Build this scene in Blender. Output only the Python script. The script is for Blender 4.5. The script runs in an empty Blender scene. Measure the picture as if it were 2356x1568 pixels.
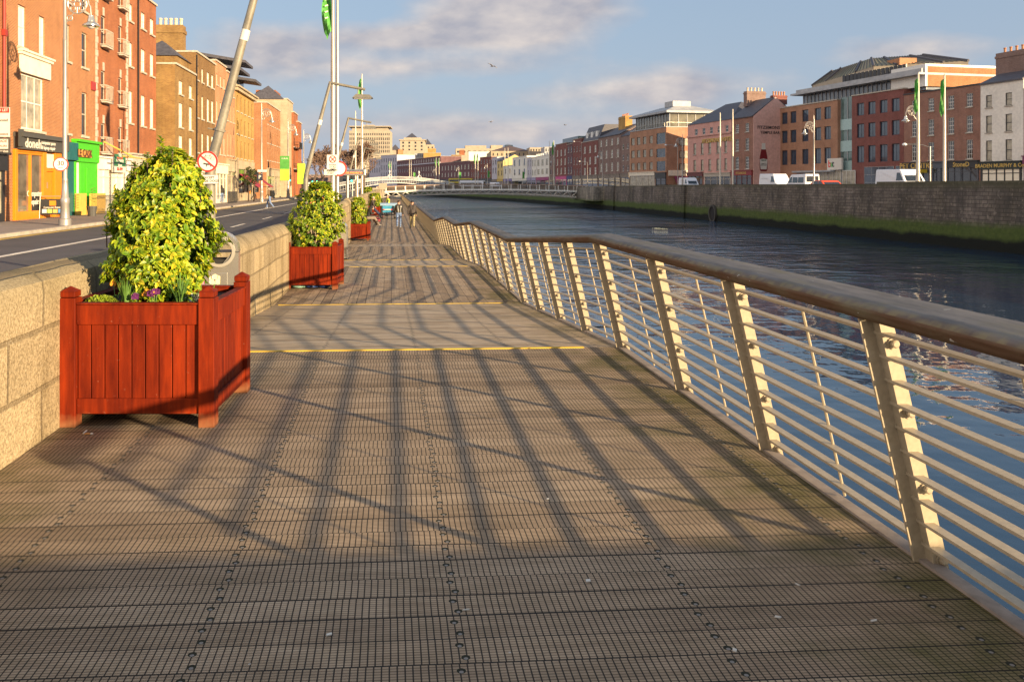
import bpy, math, random
from mathutils import Vector, Matrix
R = math.radians
random.seed(7)
SC = bpy.context.scene
COL = SC.collection

# ---------------------------------------------------------------- camera, sky, sun, exposure
F, PW, PX0, HY, H = 1900.0, 2356.0, 1020.0, 428.0, 1.65     # focal length etc. in units of a 2356 px wide picture
TH = math.atan(120 / 1900)
CT, ST = math.cos(TH), math.sin(TH)
cam = bpy.data.cameras.new('Camera'); camo = bpy.data.objects.new('Camera', cam); COL.objects.link(camo)
cam.sensor_width = 36; cam.lens = 36 * F / PW
cam.shift_x = (PW / 2 - PX0) / PW
cam.shift_y = -(784 - HY) / PW
cam.clip_start = .05; cam.clip_end = 6000
camo.location = (0, 0, H); camo.rotation_euler = (R(90), 0, -TH)
SC.camera = camo
SC.view_settings.view_transform = 'Standard'; SC.view_settings.look = 'None'
SC.view_settings.exposure = 1.28; SC.view_settings.gamma = 1

SUN_EL, SUN_AZ = R(10.8), R(135.6)          # azimuth clockwise from +Y: low winter sun behind the camera, to the right
sl = bpy.data.lights.new('Sun', 'SUN'); sl.energy = 5.0; sl.angle = R(.5); sl.color = (1, .76, .46)
so = bpy.data.objects.new('Sun', sl); COL.objects.link(so)
sdir = Vector((math.sin(SUN_AZ) * math.cos(SUN_EL), math.cos(SUN_AZ) * math.cos(SUN_EL), math.sin(SUN_EL)))
so.rotation_euler = sdir.to_track_quat('Z', 'Y').to_euler()

class G:
    """small wrapper that writes shader nodes"""
    def __init__(s, tree): s.t = tree; s.n = tree.nodes; s.l = tree.links
    def put(s, inp, v):
        if isinstance(v, bpy.types.NodeSocket): s.l.new(v, inp)
        elif v is not None:
            if inp.type == 'RGBA' and len(v) == 3: v = (*v, 1)
            inp.default_value = v
    def node(s, typ, out=0, ins=None, **kw):
        n = s.n.new(typ)
        for k, v in kw.items(): setattr(n, k, v)
        for k, v in (ins or {}).items(): s.put(n.inputs[k], v)
        return n.outputs[out]
    def m(s, op, a, b=0.0, c=0.0):
        return s.node('ShaderNodeMath', 0, {0: a, 1: b, 2: c}, operation=op)
    def mix(s, f, a, b, mode='MIX'):
        n = s.n.new('ShaderNodeMix'); n.data_type = 'RGBA'; n.blend_type = mode
        s.put(n.inputs[0], f); s.put(n.inputs[6], a); s.put(n.inputs[7], b); return n.outputs[2]
    def noise(s, vec, scale, detail=3, rough=.5, out=0):
        return s.node('ShaderNodeTexNoise', out, {'Vector': vec, 'Scale': scale, 'Detail': detail, 'Roughness': rough})
    def rmp(s, v, lo, hi, a=0.0, b=1.0):
        return s.node('ShaderNodeMapRange', 0, {0: v, 1: lo, 2: hi, 3: a, 4: b})
    def sep(s, v):
        n = s.n.new('ShaderNodeSeparateXYZ'); s.put(n.inputs[0], v); return n.outputs
    def comb(s, x, y, z): return s.node('ShaderNodeCombineXYZ', 0, {0: x, 1: y, 2: z})
    def obj(s): return s.node('ShaderNodeTexCoord', 3)
    def scl(s, v, k): return s.node('ShaderNodeVectorMath', 0, {0: v, 1: k}, operation='MULTIPLY')
    def bump(s, h, strength=.4, dist=.01):
        return s.node('ShaderNodeBump', 0, {'Strength': strength, 'Distance': dist, 'Height': h})

# ---- sky: Nishita with procedural clouds placed by direction
wd = bpy.data.worlds.new('World'); SC.world = wd; wd.use_nodes = True
wg = G(wd.node_tree)
bgn = wd.node_tree.nodes['Background']
SKY_STR = .095
def sky():
    n = wg.n.new('ShaderNodeTexSky'); n.sky_type = 'NISHITA'; n.sun_disc = False
    n.sun_elevation = SUN_EL; n.sun_rotation = SUN_AZ; n.air_density = 1.15; n.dust_density = 1.2; n.ozone_density = 2.0
    d = wg.node('ShaderNodeTexCoord', 0)
    x, y, z = wg.sep(d)
    az = wg.m('MULTIPLY', wg.m('ARCTAN2', x, y), 57.3); el = wg.m('MULTIPLY', wg.m('ARCSINE', z), 57.3)
    p = wg.comb(az, wg.m('MULTIPLY', el, 2.0), 0)
    n1 = wg.noise(p, .12, 7, .52); n2 = wg.noise(p, .06, 4, .5)
    msum = None
    # cloud banks: azimuth, elevation, half width, half height (degrees), weight
    for a, e, wa, we, k in ((9.0, 12.2, 6.6, 2.9, 1.35), (1.5, 10.2, 5.5, 1.0, .75), (-7, 9.7, 6, 1.4, .6), (-9, 7.6, 9, 1.8, .6), (3, 8.2, 8, .8, .55),
                            (20, 6.5, 6.5, 1.6, .85), (10.5, 6.2, 4, 1.0, .55), (14, 3.6, 14, 1.2, .6), (33, 8.2, 4, 1.2, .7), (42, 8, 5, 1.0, .5), (-60, 9, 20, 4, .6), (75, 8, 20, 4, .6),
                            (0, 4.2, 12, 1.2, .5), (30, 24, 10, 4, .5), (-15, 26, 14, 5, .5)):
        dx = wg.m('DIVIDE', wg.m('SUBTRACT', az, a), wa); dy = wg.m('DIVIDE', wg.m('SUBTRACT', el, e), we)
        r2 = wg.m('ADD', wg.m('MULTIPLY', dx, dx), wg.m('MULTIPLY', dy, dy))
        g = wg.m('MULTIPLY', wg.m('EXPONENT', wg.m('MULTIPLY', r2, -1.0)), k)
        msum = g if msum is None else wg.m('ADD', msum, g)
    v = wg.m('ADD', wg.m('MULTIPLY', n1, 1.15), wg.m('MULTIPLY', msum, .95))
    dens = wg.rmp(v, .80, 1.36); dens = wg.m('MULTIPLY', dens, wg.rmp(z, -.02, .02))
    # cloud tone: warm lit tops, mauve grey undersides
    n3 = wg.noise(wg.node('ShaderNodeVectorMath', 0, {0: p, 1: (-.9, 1.1, 0)}, operation='ADD'), .12, 7, .52)
    lit = wg.rmp(wg.m('SUBTRACT', n1, n3), -.10, .16)
    cc = wg.mix(lit, (1.95, 1.88, 2.1), (3.6, 3.15, 2.85))
    hz = wg.m('EXPONENT', wg.m('MULTIPLY', wg.m('MAXIMUM', el, 0.0), -.17))
    base = wg.mix(.75, n.outputs[0], (1.5, 1.98, 2.7))
    base = wg.mix(wg.m('MULTIPLY', hz, .85), base, (2.0, 2.05, 2.55))
    # bright warm fill sector added to the unseen left sky to lift shaded facades
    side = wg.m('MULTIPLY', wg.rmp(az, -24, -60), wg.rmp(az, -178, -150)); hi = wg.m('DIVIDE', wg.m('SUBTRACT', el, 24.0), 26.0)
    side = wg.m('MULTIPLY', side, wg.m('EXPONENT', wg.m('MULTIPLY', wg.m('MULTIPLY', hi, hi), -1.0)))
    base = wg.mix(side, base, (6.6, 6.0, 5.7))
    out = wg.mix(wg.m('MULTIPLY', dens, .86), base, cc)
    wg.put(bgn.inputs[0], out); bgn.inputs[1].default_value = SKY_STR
sky()

# ---------------------------------------------------------------- projection helpers (survey the photo, place things at their real distance)
def cw(xc, yc): return Vector((xc * CT + yc * ST, yc * CT - xc * ST))
def at(px, yc): return cw((px - PX0) / F * yc, yc)
def zt(py, yc): return H - (py - HY) * yc / F
def gp(px, py, z):
    yc = F * (H - z) / (py - HY); return at(px, yc)
def onx(px, x):
    k = (px - PX0) / F; yc = x / (k * CT + ST); p = at(px, yc); return p, yc
def c1(x, y=0): return (x / 3.7236, y / 3.7236)
def c2(x, y=0): return (x / 4.868, 230.1 + y / 4.868)
def c3(x, y=0): return ((560 + x / 1.867) / 1.7385, y / 1.867 / 1.7385)
def c5(x, y=0): return ((1100 + x / 2.8) / 1.7385, (400 + y / 2.8) / 1.7385)
def cA(x, y=0): return ((860 + x / 5.89) / 1.7385, (640 + y / 5.89) / 1.7385)
def q0(x, y=0): return ((2300 + x / 2.6178) / 1.7385, (420 + y / 2.6178) / 1.7385)
def q1(x, y=0): return ((3100 + x / 2.3655) / 1.7385, (180 + y / 2.3655) / 1.7385)
def cm(x, y=0): return ((1500 + x / 2.6178) / 1.7385, (480 + y / 2.6178) / 1.7385)
class Fac:
    """a vertical facade plane between two ground points"""
    def __init__(s, p0, p1): s.p0 = Vector(p0); s.p1 = Vector(p1); s.W = (s.p1 - s.p0).length; s.d = (s.p1 - s.p0) / s.W
    def hit(s, px):
        k = (px - PX0) / F; r = cw(k, 1)
        det = r.x * -s.d.y + s.d.x * r.y
        t = (s.p0.x * -s.d.y + s.d.x * s.p0.y) / det
        return t, (r * t - s.p0).dot(s.d)
    def u(s, px): return s.hit(px)[1]
    def z(s, px, py): return zt(py, s.hit(px)[0])
    def sub(s, pa, pb): return Fac(s.p0 + s.d * s.u(pa), s.p0 + s.d * s.u(pb))
    @property
    def rot(s): return math.atan2(s.d.y, s.d.x)

# ---------------------------------------------------------------- mesh helpers
class MB:
    def __init__(s): s.v = []; s.f = []; s.m = []
    def face(s, pts, mi=0):
        i = len(s.v); s.v += [tuple(p) for p in pts]; s.f.append(tuple(range(i, i + len(pts)))); s.m.append(mi)
    def raw(s, vs, fs, mi=0):
        i = len(s.v); s.v += [tuple(p) for p in vs]; s.f += [tuple(a + i for a in f) for f in fs]; s.m += [mi] * len(fs)
    def box(s, x0, x1, y0, y1, z0, z1, mi=0, M=None):
        vs = [(x, y, z) for z in (z0, z1) for y in (y0, y1) for x in (x0, x1)]
        if M is not None: vs = [M @ Vector(p) for p in vs]
        s.raw(vs, [(0, 2, 3, 1), (4, 5, 7, 6), (0, 1, 5, 4), (2, 6, 7, 3), (0, 4, 6, 2), (1, 3, 7, 5)], mi)
    def prism(s, poly, axis, a0, a1, mi=0):
        """poly: 2D outline (counter-clockwise), extruded along axis"""
        n = len(poly)
        def P(p, a): return {'x': (a, p[0], p[1]), 'y': (p[0], a, p[1]), 'z': (p[0], p[1], a)}[axis]
        vs = [P(p, a0) for p in poly] + [P(p, a1) for p in poly]
        fs = [(i, (i + 1) % n, n + (i + 1) % n, n + i) for i in range(n)] + [tuple(range(n))[::-1], tuple(range(n, 2 * n))]
        s.raw(vs, fs, mi)
    def tube(s, pts, r, seg=8, mi=0, caps=True, closed=False):
        pts = [Vector(p) for p in pts]; n = len(pts)
        rs = r if isinstance(r, (list, tuple)) else [r] * n
        base = len(s.v); up = None
        for i, p in enumerate(pts):
            if closed: d = pts[(i + 1) % n] - pts[i - 1]
            else: d = (pts[min(i + 1, n - 1)] - pts[max(i - 1, 0)])
            d.normalize()
            if up is None:
                up = Vector((0, 0, 1)) if abs(d.z) < .9 else Vector((1, 0, 0))
            a = d.cross(up)
            if a.length < 1e-5: a = d.orthogonal()
            a.normalize(); b = a.cross(d); up = b
            for k in range(seg):
                t = 2 * math.pi * k / seg
                s.v.append(tuple(p + a * (rs[i] * math.cos(t)) + b * (rs[i] * math.sin(t))))
        for i in range(n if closed else n - 1):
            j = (i + 1) % n
            for k in range(seg):
                q = (k + 1) % seg
                s.f.append((base + i * seg + k, base + i * seg + q, base + j * seg + q, base + j * seg + k)); s.m.append(mi)
        if caps and not closed:
            s.f.append(tuple(base + k for k in range(seg))[::-1]); s.f.append(tuple(base + (n - 1) * seg + k for k in range(seg))); s.m += [mi, mi]
    def lathe(s, prof, seg=12, c=(0, 0, 0), mi=0):
        base = len(s.v)
        for r, z in prof:
            for k in range(seg):
                t = 2 * math.pi * k / seg; s.v.append((c[0] + r * math.cos(t), c[1] + r * math.sin(t), c[2] + z))
        for i in range(len(prof) - 1):
            for k in range(seg):
                q = (k + 1) % seg
                s.f.append((base + i * seg + k, base + i * seg + q, base + (i + 1) * seg + q, base + (i + 1) * seg + k)); s.m.append(mi)
        s.f.append(tuple(base + k for k in range(seg))[::-1]); s.f.append(tuple(base + (len(prof) - 1) * seg + k for k in range(seg))); s.m += [mi, mi]
    def mesh(s, name, mats):
        me = bpy.data.meshes.new(name); me.from_pydata(s.v, [], s.f)
        for m in (mats if isinstance(mats, (list, tuple)) else [mats]): me.materials.append(m)
        me.polygons.foreach_set('material_index', s.m); me.update(); return me
    def build(s, name, mats, parent=None, loc=(0, 0, 0), rz=0, smooth=0, bevel=0, rot=None):
        return link(name, s.mesh(name, mats), parent, loc, rz, smooth, bevel, rot)
def link(name, me, parent=None, loc=(0, 0, 0), rz=0, smooth=0, bevel=0, rot=None):
    o = bpy.data.objects.new(name, me); COL.objects.link(o); o.parent = parent
    o.location = loc; o.rotation_euler = rot if rot else (0, 0, rz)
    if smooth:
        me.polygons.foreach_set('use_smooth', [True] * len(me.polygons))
        if smooth != 2: me.set_sharp_from_angle(angle=R(40))
    if bevel:
        b = o.modifiers.new('Bevel', 'BEVEL'); b.width = bevel; b.segments = 2; b.limit_method = 'ANGLE'
    return o
def tag(o, label, cat, group=None, kind=None):
    if label: o['label'] = label
    if cat: o['category'] = cat
    if group: o['group'] = group
    if kind: o['kind'] = kind
    return o
def struct(o): o['kind'] = 'structure'; return o
def thing(name, label, cat, loc=(0, 0, 0), rz=0, group=None):
    o = bpy.data.objects.new(name, None); COL.objects.link(o); o.location = loc; o.rotation_euler = (0, 0, rz); o.empty_display_size = .2
    return tag(o, label, cat, group)
def dup(o, loc=None, rz=None, label=None, group=None, parent=None):
    c = o.copy(); COL.objects.link(c)
    if parent is not None: c.parent = parent
    if loc is not None: c.location = loc
    if rz is not None: c.rotation_euler = (0, 0, rz)
    if label: c['label'] = label
    if group: c['group'] = group
    for ch in list(o.children): dup(ch, parent=c)
    return c
def text(parent, s, size, loc, rot, mat, ext=.006, name='lettering', align='CENTER', sx=1.0, bold=.018):
    cu = bpy.data.curves.new('t', 'FONT'); cu.body = s; cu.size = size; cu.extrude = ext; cu.align_x = align; cu.align_y = 'CENTER'; cu.resolution_u = 2; cu.offset = size * bold
    to = bpy.data.objects.new('t', cu); COL.objects.link(to)
    me = bpy.data.meshes.new_from_object(to.evaluated_get(bpy.context.evaluated_depsgraph_get()))
    bpy.data.objects.remove(to); bpy.data.curves.remove(cu)
    me.materials.clear(); me.materials.append(mat)
    o = link(name, me, parent, loc, rot=rot); o.scale = (sx, 1, 1); return o

# ---------------------------------------------------------------- materials
def mat(name, col, rough=.6, metal=0, var=.12, vs=4, bump=0, bs=30, bd=.004, col2=None, spec=.5, emit=None, fine=0):
    m = bpy.data.materials.new(name); m.use_nodes = True; g = G(m.node_tree); b = m.node_tree.nodes['Principled BSDF']
    b.inputs['Roughness'].default_value = rough; b.inputs['Metallic'].default_value = metal; b.inputs['Specular IOR Level'].default_value = spec
    if var or col2:
        o = g.obj(); n = g.rmp(g.noise(o, vs, 5, .6), .3, .7)
        c = g.mix(n, tuple(x * (1 - var) for x in col), col2 if col2 else tuple(min(1, x * (1 + var)) for x in col))
        if fine: c = g.mix(g.rmp(g.noise(o, fine, 2), .35, .65), g.mix(1.0, c, (.86, .86, .86), 'MULTIPLY'), c)
        g.put(b.inputs['Base Color'], c)
        if bump: g.put(b.inputs['Normal'], g.bump(g.noise(o, bs, 4), bump, bd))
    else: g.put(b.inputs['Base Color'], col)
    if emit: g.put(b.inputs['Emission Color'], col); b.inputs['Emission Strength'].default_value = emit
    return m
def brickmat(name, c1_, c2_, mortar, bw=.225, bh=.075, ms=.010, rough=.85, patch=None, patchamt=.5, bump=.3, bd=.006, vs=.5):
    m = bpy.data.materials.new(name); m.use_nodes = True; g = G(m.node_tree); b = m.node_tree.nodes['Principled BSDF']
    o = g.obj(); x, y, z = g.sep(o)
    v = g.comb(g.m('ADD', x, y), z, 0)
    n = g.n.new('ShaderNodeTexBrick'); g.put(n.inputs['Vector'], v); n.inputs['Scale'].default_value = 1
    for k, c in (('Color1', c1_), ('Color2', c2_), ('Mortar', mortar)): g.put(n.inputs[k], c)
    n.inputs['Brick Width'].default_value = bw; n.inputs['Row Height'].default_value = bh; n.inputs['Mortar Size'].default_value = ms; n.inputs['Mortar Smooth'].default_value = .1; n.inputs['Bias'].default_value = -.1
    big = g.noise(o, vs, 5, .65)
    c = g.mix(g.rmp(big, .35, .7), n.outputs[0], g.mix(1.0, n.outputs[0], patch or (.7, .68, .66), 'MULTIPLY'))
    streak = g.noise(g.scl(o, (2.2, 2.2, .22)), 1.0, 5, .6)
    c = g.mix(g.rmp(streak, .52, .75, 0, .45), c, g.mix(1.0, c, (.55, .52, .5), 'MULTIPLY'))
    c = g.mix(g.rmp(g.noise(o, 9, 3), .3, .7, 0, .35), c, g.mix(1.0, c, (1.25, 1.22, 1.15), 'MULTIPLY'))
    g.put(b.inputs['Base Color'], c); b.inputs['Roughness'].default_value = rough; b.inputs['Specular IOR Level'].default_value = .25
    g.put(b.inputs['Normal'], g.bump(g.m('ADD', g.m('MULTIPLY', n.outputs[1], -1.0), g.m('MULTIPLY', g.noise(o, 40, 3), .4)), bump, bd))
    return m
def glassmat(name, col=(.02, .025, .03), rough=.03, var=.5, vs=.7):
    m = mat(name, col, rough, 0, var, vs, spec=.8); return m

M_ = {}
M_['white'] = mat('white_paint', (.66, .63, .57), .45)
M_['cream'] = mat('cream_paint', (.72, .64, .5), .5, vs=2)
M_['glass'] = glassmat('window_glass')
M_['glassb'] = glassmat('blue_window_glass', (.03, .05, .075), .04)
M_['blind'] = mat('window_with_pale_blind', (.78, .70, .54), .25, var=.08, vs=1, spec=.6)
M_['curtain'] = mat('window_with_drawn_curtain', (.32, .28, .2), .15, var=.5, vs=1.5, spec=.7)
M_['shopstone'] = mat('dark_shop_stone', (.20, .165, .135), .8, var=.3, vs=1)
M_['stone'] = mat('grey_stone_trim', (.42, .37, .3), .8, var=.25, vs=6, bump=.2)
M_['slate'] = mat('slate_roof', (.07, .065, .075), .6, var=.3, vs=3, bump=.3, bs=8)
M_['black'] = mat('black_paint', (.02, .02, .022), .4)
M_['dark'] = mat('dark_interior', (.015, .014, .013), .9)
M_['navy'] = mat('dark_blue_frames', (.02, .024, .045), .4)
M_['lead'] = mat('grey_roof_sheet', (.33, .33, .33), .55, var=.2, vs=1)
M_['galv'] = mat('galvanised_steel', (.20, .18, .14), .55, .15, .3, 3.0, fine=30)
M_['steel'] = mat('brushed_steel', (.40, .37, .31), .45, .6, .12, 2)
M_['silver'] = mat('silver_painted_metal', (.52, .5, .45), .22, .75, .1, 3)
M_['pole'] = mat('pale_pole_paint', (.52, .46, .36), .4, .2, .12, 2)
M_['lampp'] = mat('silver_lamp_paint', (.34, .31, .28), .35, .45, .12, 2)
M_['red'] = mat('red_sign', (.72, .03, .02), .4)
M_['signw'] = mat('white_sign', (.62, .58, .5), .45, var=.05)
M_['ink'] = mat('black_ink', (.02, .02, .02), .5)
M_['asphalt'] = mat('asphalt', (.06, .056, .06), .85, 0, .25, .6, bump=.3, bs=200, bd=.004, fine=60)
M_['pave'] = mat('paving_slabs', (.25, .2, .165), .85, 0, .2, .8, fine=8)
M_['kerb'] = mat('granite_kerb', (.36, .31, .25), .8, 0, .25, 3, bump=.2)
M_['line'] = mat('road_paint', (.6, .55, .47), .7, var=.3, vs=2)
M_['yline'] = mat('yellow_road_paint', (.55, .36, .05), .7, var=.3, vs=2)
M_['green'] = mat('green_flag_cloth', (.065, .27, .04), .7, var=.25, vs=2)
M_['green2'] = mat('lime_banner', (.36, .56, .04), .7, var=.25, vs=1)
M_['tyre'] = mat('tyre_rubber', (.02, .02, .02), .8)
M_['lens'] = mat('green_signal_lens', (.05, .9, .5), .4, var=0, emit=2.5)
M_['led'] = mat('red_led_text', (1, .16, .03), .4, var=0, emit=2.5)
M_['lampw'] = mat('white_lamp_glass', (.7, .7, .68), .2)
M_['gold'] = mat('gold_lettering', (.55, .36, .08), .4)
M_['skin'] = mat('skin', (.52, .28, .19), .55, var=.08)
BR = dict(
    orange=brickmat('orange_red_brick', (.34, .125, .045), (.25, .08, .032), (.42, .29, .17), patch=(.82, .78, .72)),
    red=brickmat('red_brick', (.335, .10, .037), (.25, .068, .029), (.33, .18, .1)),
    brown=brickmat('yellow_brown_brick', (.285, .17, .055), (.195, .105, .037), (.3, .205, .1), patch=(.6, .55, .5)),
    brown2=brickmat('dark_brown_brick', (.22, .12, .045), (.15, .075, .03), (.26, .17, .08)),
    buff=brickmat('buff_brick', (.44, .26, .075), (.38, .21, .06), (.44, .29, .12)),
    salmon=brickmat('salmon_brick', (.46, .2, .1), (.4, .17, .085), (.46, .3, .18)),
    dred=brickmat('dark_red_brick', (.24, .076, .063), (.175, .052, .046), (.22, .13, .11)),
    dbrown=brickmat('weathered_brown_brick', (.32, .15, .105), (.23, .105, .08), (.32, .22, .17)),
    tan=brickmat('tan_brick', (.42, .21, .125), (.33, .16, .10), (.38, .25, .17)),
    purple=brickmat('purple_brick', (.17, .078, .085), (.12, .052, .062), (.2, .13, .13)),
    grey=brickmat('grey_brown_brick', (.25, .16, .135), (.18, .115, .10), (.28, .21, .18)),
)
M_['pink'] = mat('pink_render', (.58, .31, .255), .85, var=.14, vs=.5, fine=3)
M_['pink2'] = mat('pink_gable_render', (.68, .39, .31), .85, var=.12, vs=.4, fine=3)
M_['offwhite'] = mat('off_white_render', (.74, .69, .6), .8, var=.1, vs=.4, fine=3)
M_['lilac'] = mat('pale_lilac_render', (.45, .42, .46), .8, var=.1, vs=.4)
M_['yellowr'] = mat('pale_yellow_render', (.56, .42, .16), .8, var=.1, vs=.4)
M_['limest'] = brickmat('cream_stone', (.45, .365, .25), (.40, .325, .22), (.32, .26, .18), .9, .45, .012)
M_['conc'] = mat('pale_concrete', (.36, .30, .22), .85, var=.15, vs=.3)
# ---------------------------------------------------------------- ground, river, road
GZ, RZ, WZ = .75, -.16, -3.2          # far street, near road, water
LEV = [(-3, 0), (8.35, 0), (14.45, -.411), (21.2, -.411), (26.3, -.70), (32.3, -.70), (39.5, -1.12), (192, -1.12)]
def zd(y):
    for (a, za), (b, zb) in zip(LEV, LEV[1:]):
        if y <= b: return za + (zb - za) * max(0, (y - a)) / (b - a)
    return LEV[-1][1]
QW = [(45, -140), (45, 190), (40, 262), (25, 362), (0, 462), (-45, 600), (-140, 780)]        # far quay, water side
LW = [(-2.45, -140), (-2.45, 196), (-8, 240), (-24, 362), (-62, 480), (-115, 600), (-230, 780)]  # near quay
def quaymat():
    m = bpy.data.materials.new('quay_stone'); m.use_nodes = True; g = G(m.node_tree); b = m.node_tree.nodes['Principled BSDF']
    o = g.obj(); x, y, z = g.sep(o)
    v = g.comb(g.m('ADD', x, y), z, 0)
    n = g.n.new('ShaderNodeTexBrick'); g.put(n.inputs['Vector'], v); n.inputs['Scale'].default_value = 1
    for k, c in (('Color1', (.23, .195, .165)), ('Color2', (.135, .115, .10)), ('Mortar', (.055, .047, .04))): g.put(n.inputs[k], c)
    n.inputs['Brick Width'].default_value = .85; n.inputs['Row Height'].default_value = .3; n.inputs['Mortar Size'].default_value = .02; n.inputs['Bias'].default_value = -.2
    st = g.noise(g.scl(o, (.9, .9, .25)), 1.0, 6, .65)
    wall_big = g.noise(o, .22, 5, .6); c = g.mix(g.rmp(wall_big, .35, .65), n.outputs[0], g.mix(1.0, n.outputs[0], (.55, .56, .5), 'MULTIPLY')); c = g.mix(g.rmp(st, .42, .7), c, (.055, .05, .045))
    c = g.mix(g.rmp(g.noise(o, 3.0, 4), .58, .72, 0, .7), c, (.26, .22, .18))
    # tide marks: green weed then black weed near the water
    zz = g.m('ADD', z, g.m('MULTIPLY', g.m('SUBTRACT', g.noise(o, .35, 5, .65), .5), .9))
    c = g.mix(g.rmp(zz, -1.0, -1.6, 0, .92), c, g.mix(g.noise(o, 2.5, 4), (.03, .055, .012), (.10, .14, .03)))
    c = g.mix(g.rmp(zz, -2.15, -2.5), c, (.010, .012, .009))
    top = g.rmp(zz, 1.35, 1.8, 0, .6); c = g.mix(top, c, (.07, .07, .035))
    g.put(b.inputs['Base Color'], c); b.inputs['Roughness'].default_value = .85; b.inputs['Specular IOR Level'].default_value = .2
    g.put(b.inputs['Normal'], g.bump(g.m('ADD', g.m('MULTIPLY', n.outputs[1], -.8), g.noise(o, 5, 5)), .5, .05))
    return m
M_['quay'] = quaymat()
M_['soil'] = mat('ground_surface', (.12, .1, .08), .9, var=.2, vs=.05)
def land(name, line, xfar, top, mats):
    mb = MB(); n = len(line)
    far = [(xfar, line[0][1]), (xfar, 3000), (line[-1][0], 3000)]
    poly = list(line) + [(line[-1][0], 3000), (xfar, 3000), (xfar, line[0][1])]
    mb.face([(x, y, top) for x, y in poly] if xfar < 0 else [(x, y, top) for x, y in poly][::-1], 0)
    for (xa, ya), (xb, yb) in zip(line, line[1:]): mb.face([(xa, ya, -6), (xb, yb, -6), (xb, yb, top), (xa, ya, top)], 1)
    return struct(mb.build(name, mats))
land('ground_near_bank', LW, -2500, RZ - .03, [M_['soil'], M_['quay']])
land('ground_far_bank', [(x + .3, y) for x, y in QW], 2500, GZ - .03, [M_['soil'], M_['quay']])

wm = bpy.data.materials.new('river_water'); wm.use_nodes = True; g = G(wm.node_tree); b = wm.node_tree.nodes['Principled BSDF']
o = g.obj(); n1 = g.noise(g.scl(o, (.8, 1.1, 1)), 1.05, 2, .45); n2 = g.noise(g.scl(o, (.8, 1.1, 1)), .3, 2, .45); n3 = g.noise(g.scl(o, (1, .5, 1)), 5.5, 2)
wx, wy, wz = g.sep(o)
patch = g.m('MULTIPLY', g.rmp(g.noise(o, .05, 3), .35, .62, .35, 1.2), g.rmp(g.m('SUBTRACT', wy, g.m('MULTIPLY', wx, .8)), 14, 75, .24, 1.7))
hgt = g.m('MULTIPLY', g.m('ADD', g.m('ADD', g.m('MULTIPLY', n1, 1.0), g.m('MULTIPLY', n2, 1.7)), g.m('MULTIPLY', n3, g.rmp(wy, 18, 80, .09, .42))), patch)
g.put(b.inputs['Base Color'], (.010, .036, .075)); b.inputs['Roughness'].default_value = .03; b.inputs['IOR'].default_value = 1.34; b.inputs['Specular IOR Level'].default_value = .75
g.put(b.inputs['Normal'], g.bump(hgt, .6, .26))
mb = MB(); mb.face([(-400, -300, WZ), (700, -300, WZ), (700, 1500, WZ), (-400, 1500, WZ)])
struct(mb.build('river_water', wm))

mb = MB(); mb.box(-13.55, -3.3, -60, 620, RZ - .1, RZ); struct(mb.build('road', M_['asphalt']))
mb = MB(); mb.box(-3.296, -2.46, -60, 620, RZ - .1, RZ + .10); struct(mb.build('kerb_strip', M_['kerb']))
mb = MB(); mb.box(-17.2 - 1.3, -13.86, -60, 620, RZ - .1, RZ + .128); struct(mb.build('pavement', M_['pave']))
mb = MB(); mb.box(-13.856, -13.554, -60, 620, RZ - .1, RZ + .13); struct(mb.build('kerb', M_['kerb']))
mb = MB(); mb.box(-10.12, -9.92, -30, 620, RZ + .001, RZ + .005)
for i in range(60):
    y = 10 + i * 9; mb.box(-7.1, -6.98, y, y + 3.2, RZ + .001, RZ + .005)
for y in (30.5, 57, 104): mb.box(-9.8, -7.2, y, y + .3, RZ + .001, RZ + .005)
mb.box(-9.0, -7.4, 58, 58.3, RZ + .001, RZ + .005)
struct(mb.build('road_markings', M_['line']))
mb = MB(); mb.box(-13.40, -13.31, -30, 400, RZ + .001, RZ + .005); mb.box(-13.2, -13.11, -30, 400, RZ + .001, RZ + .005); struct(mb.build('road_edge_lines', M_['yline']))
mb = MB(); mb.prism([(45.62, -100), (45.62, 190), (58, 190), (80, -100)][::-1], 'z', GZ - .02, GZ); struct(mb.build('far_street', M_['asphalt']))

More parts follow.
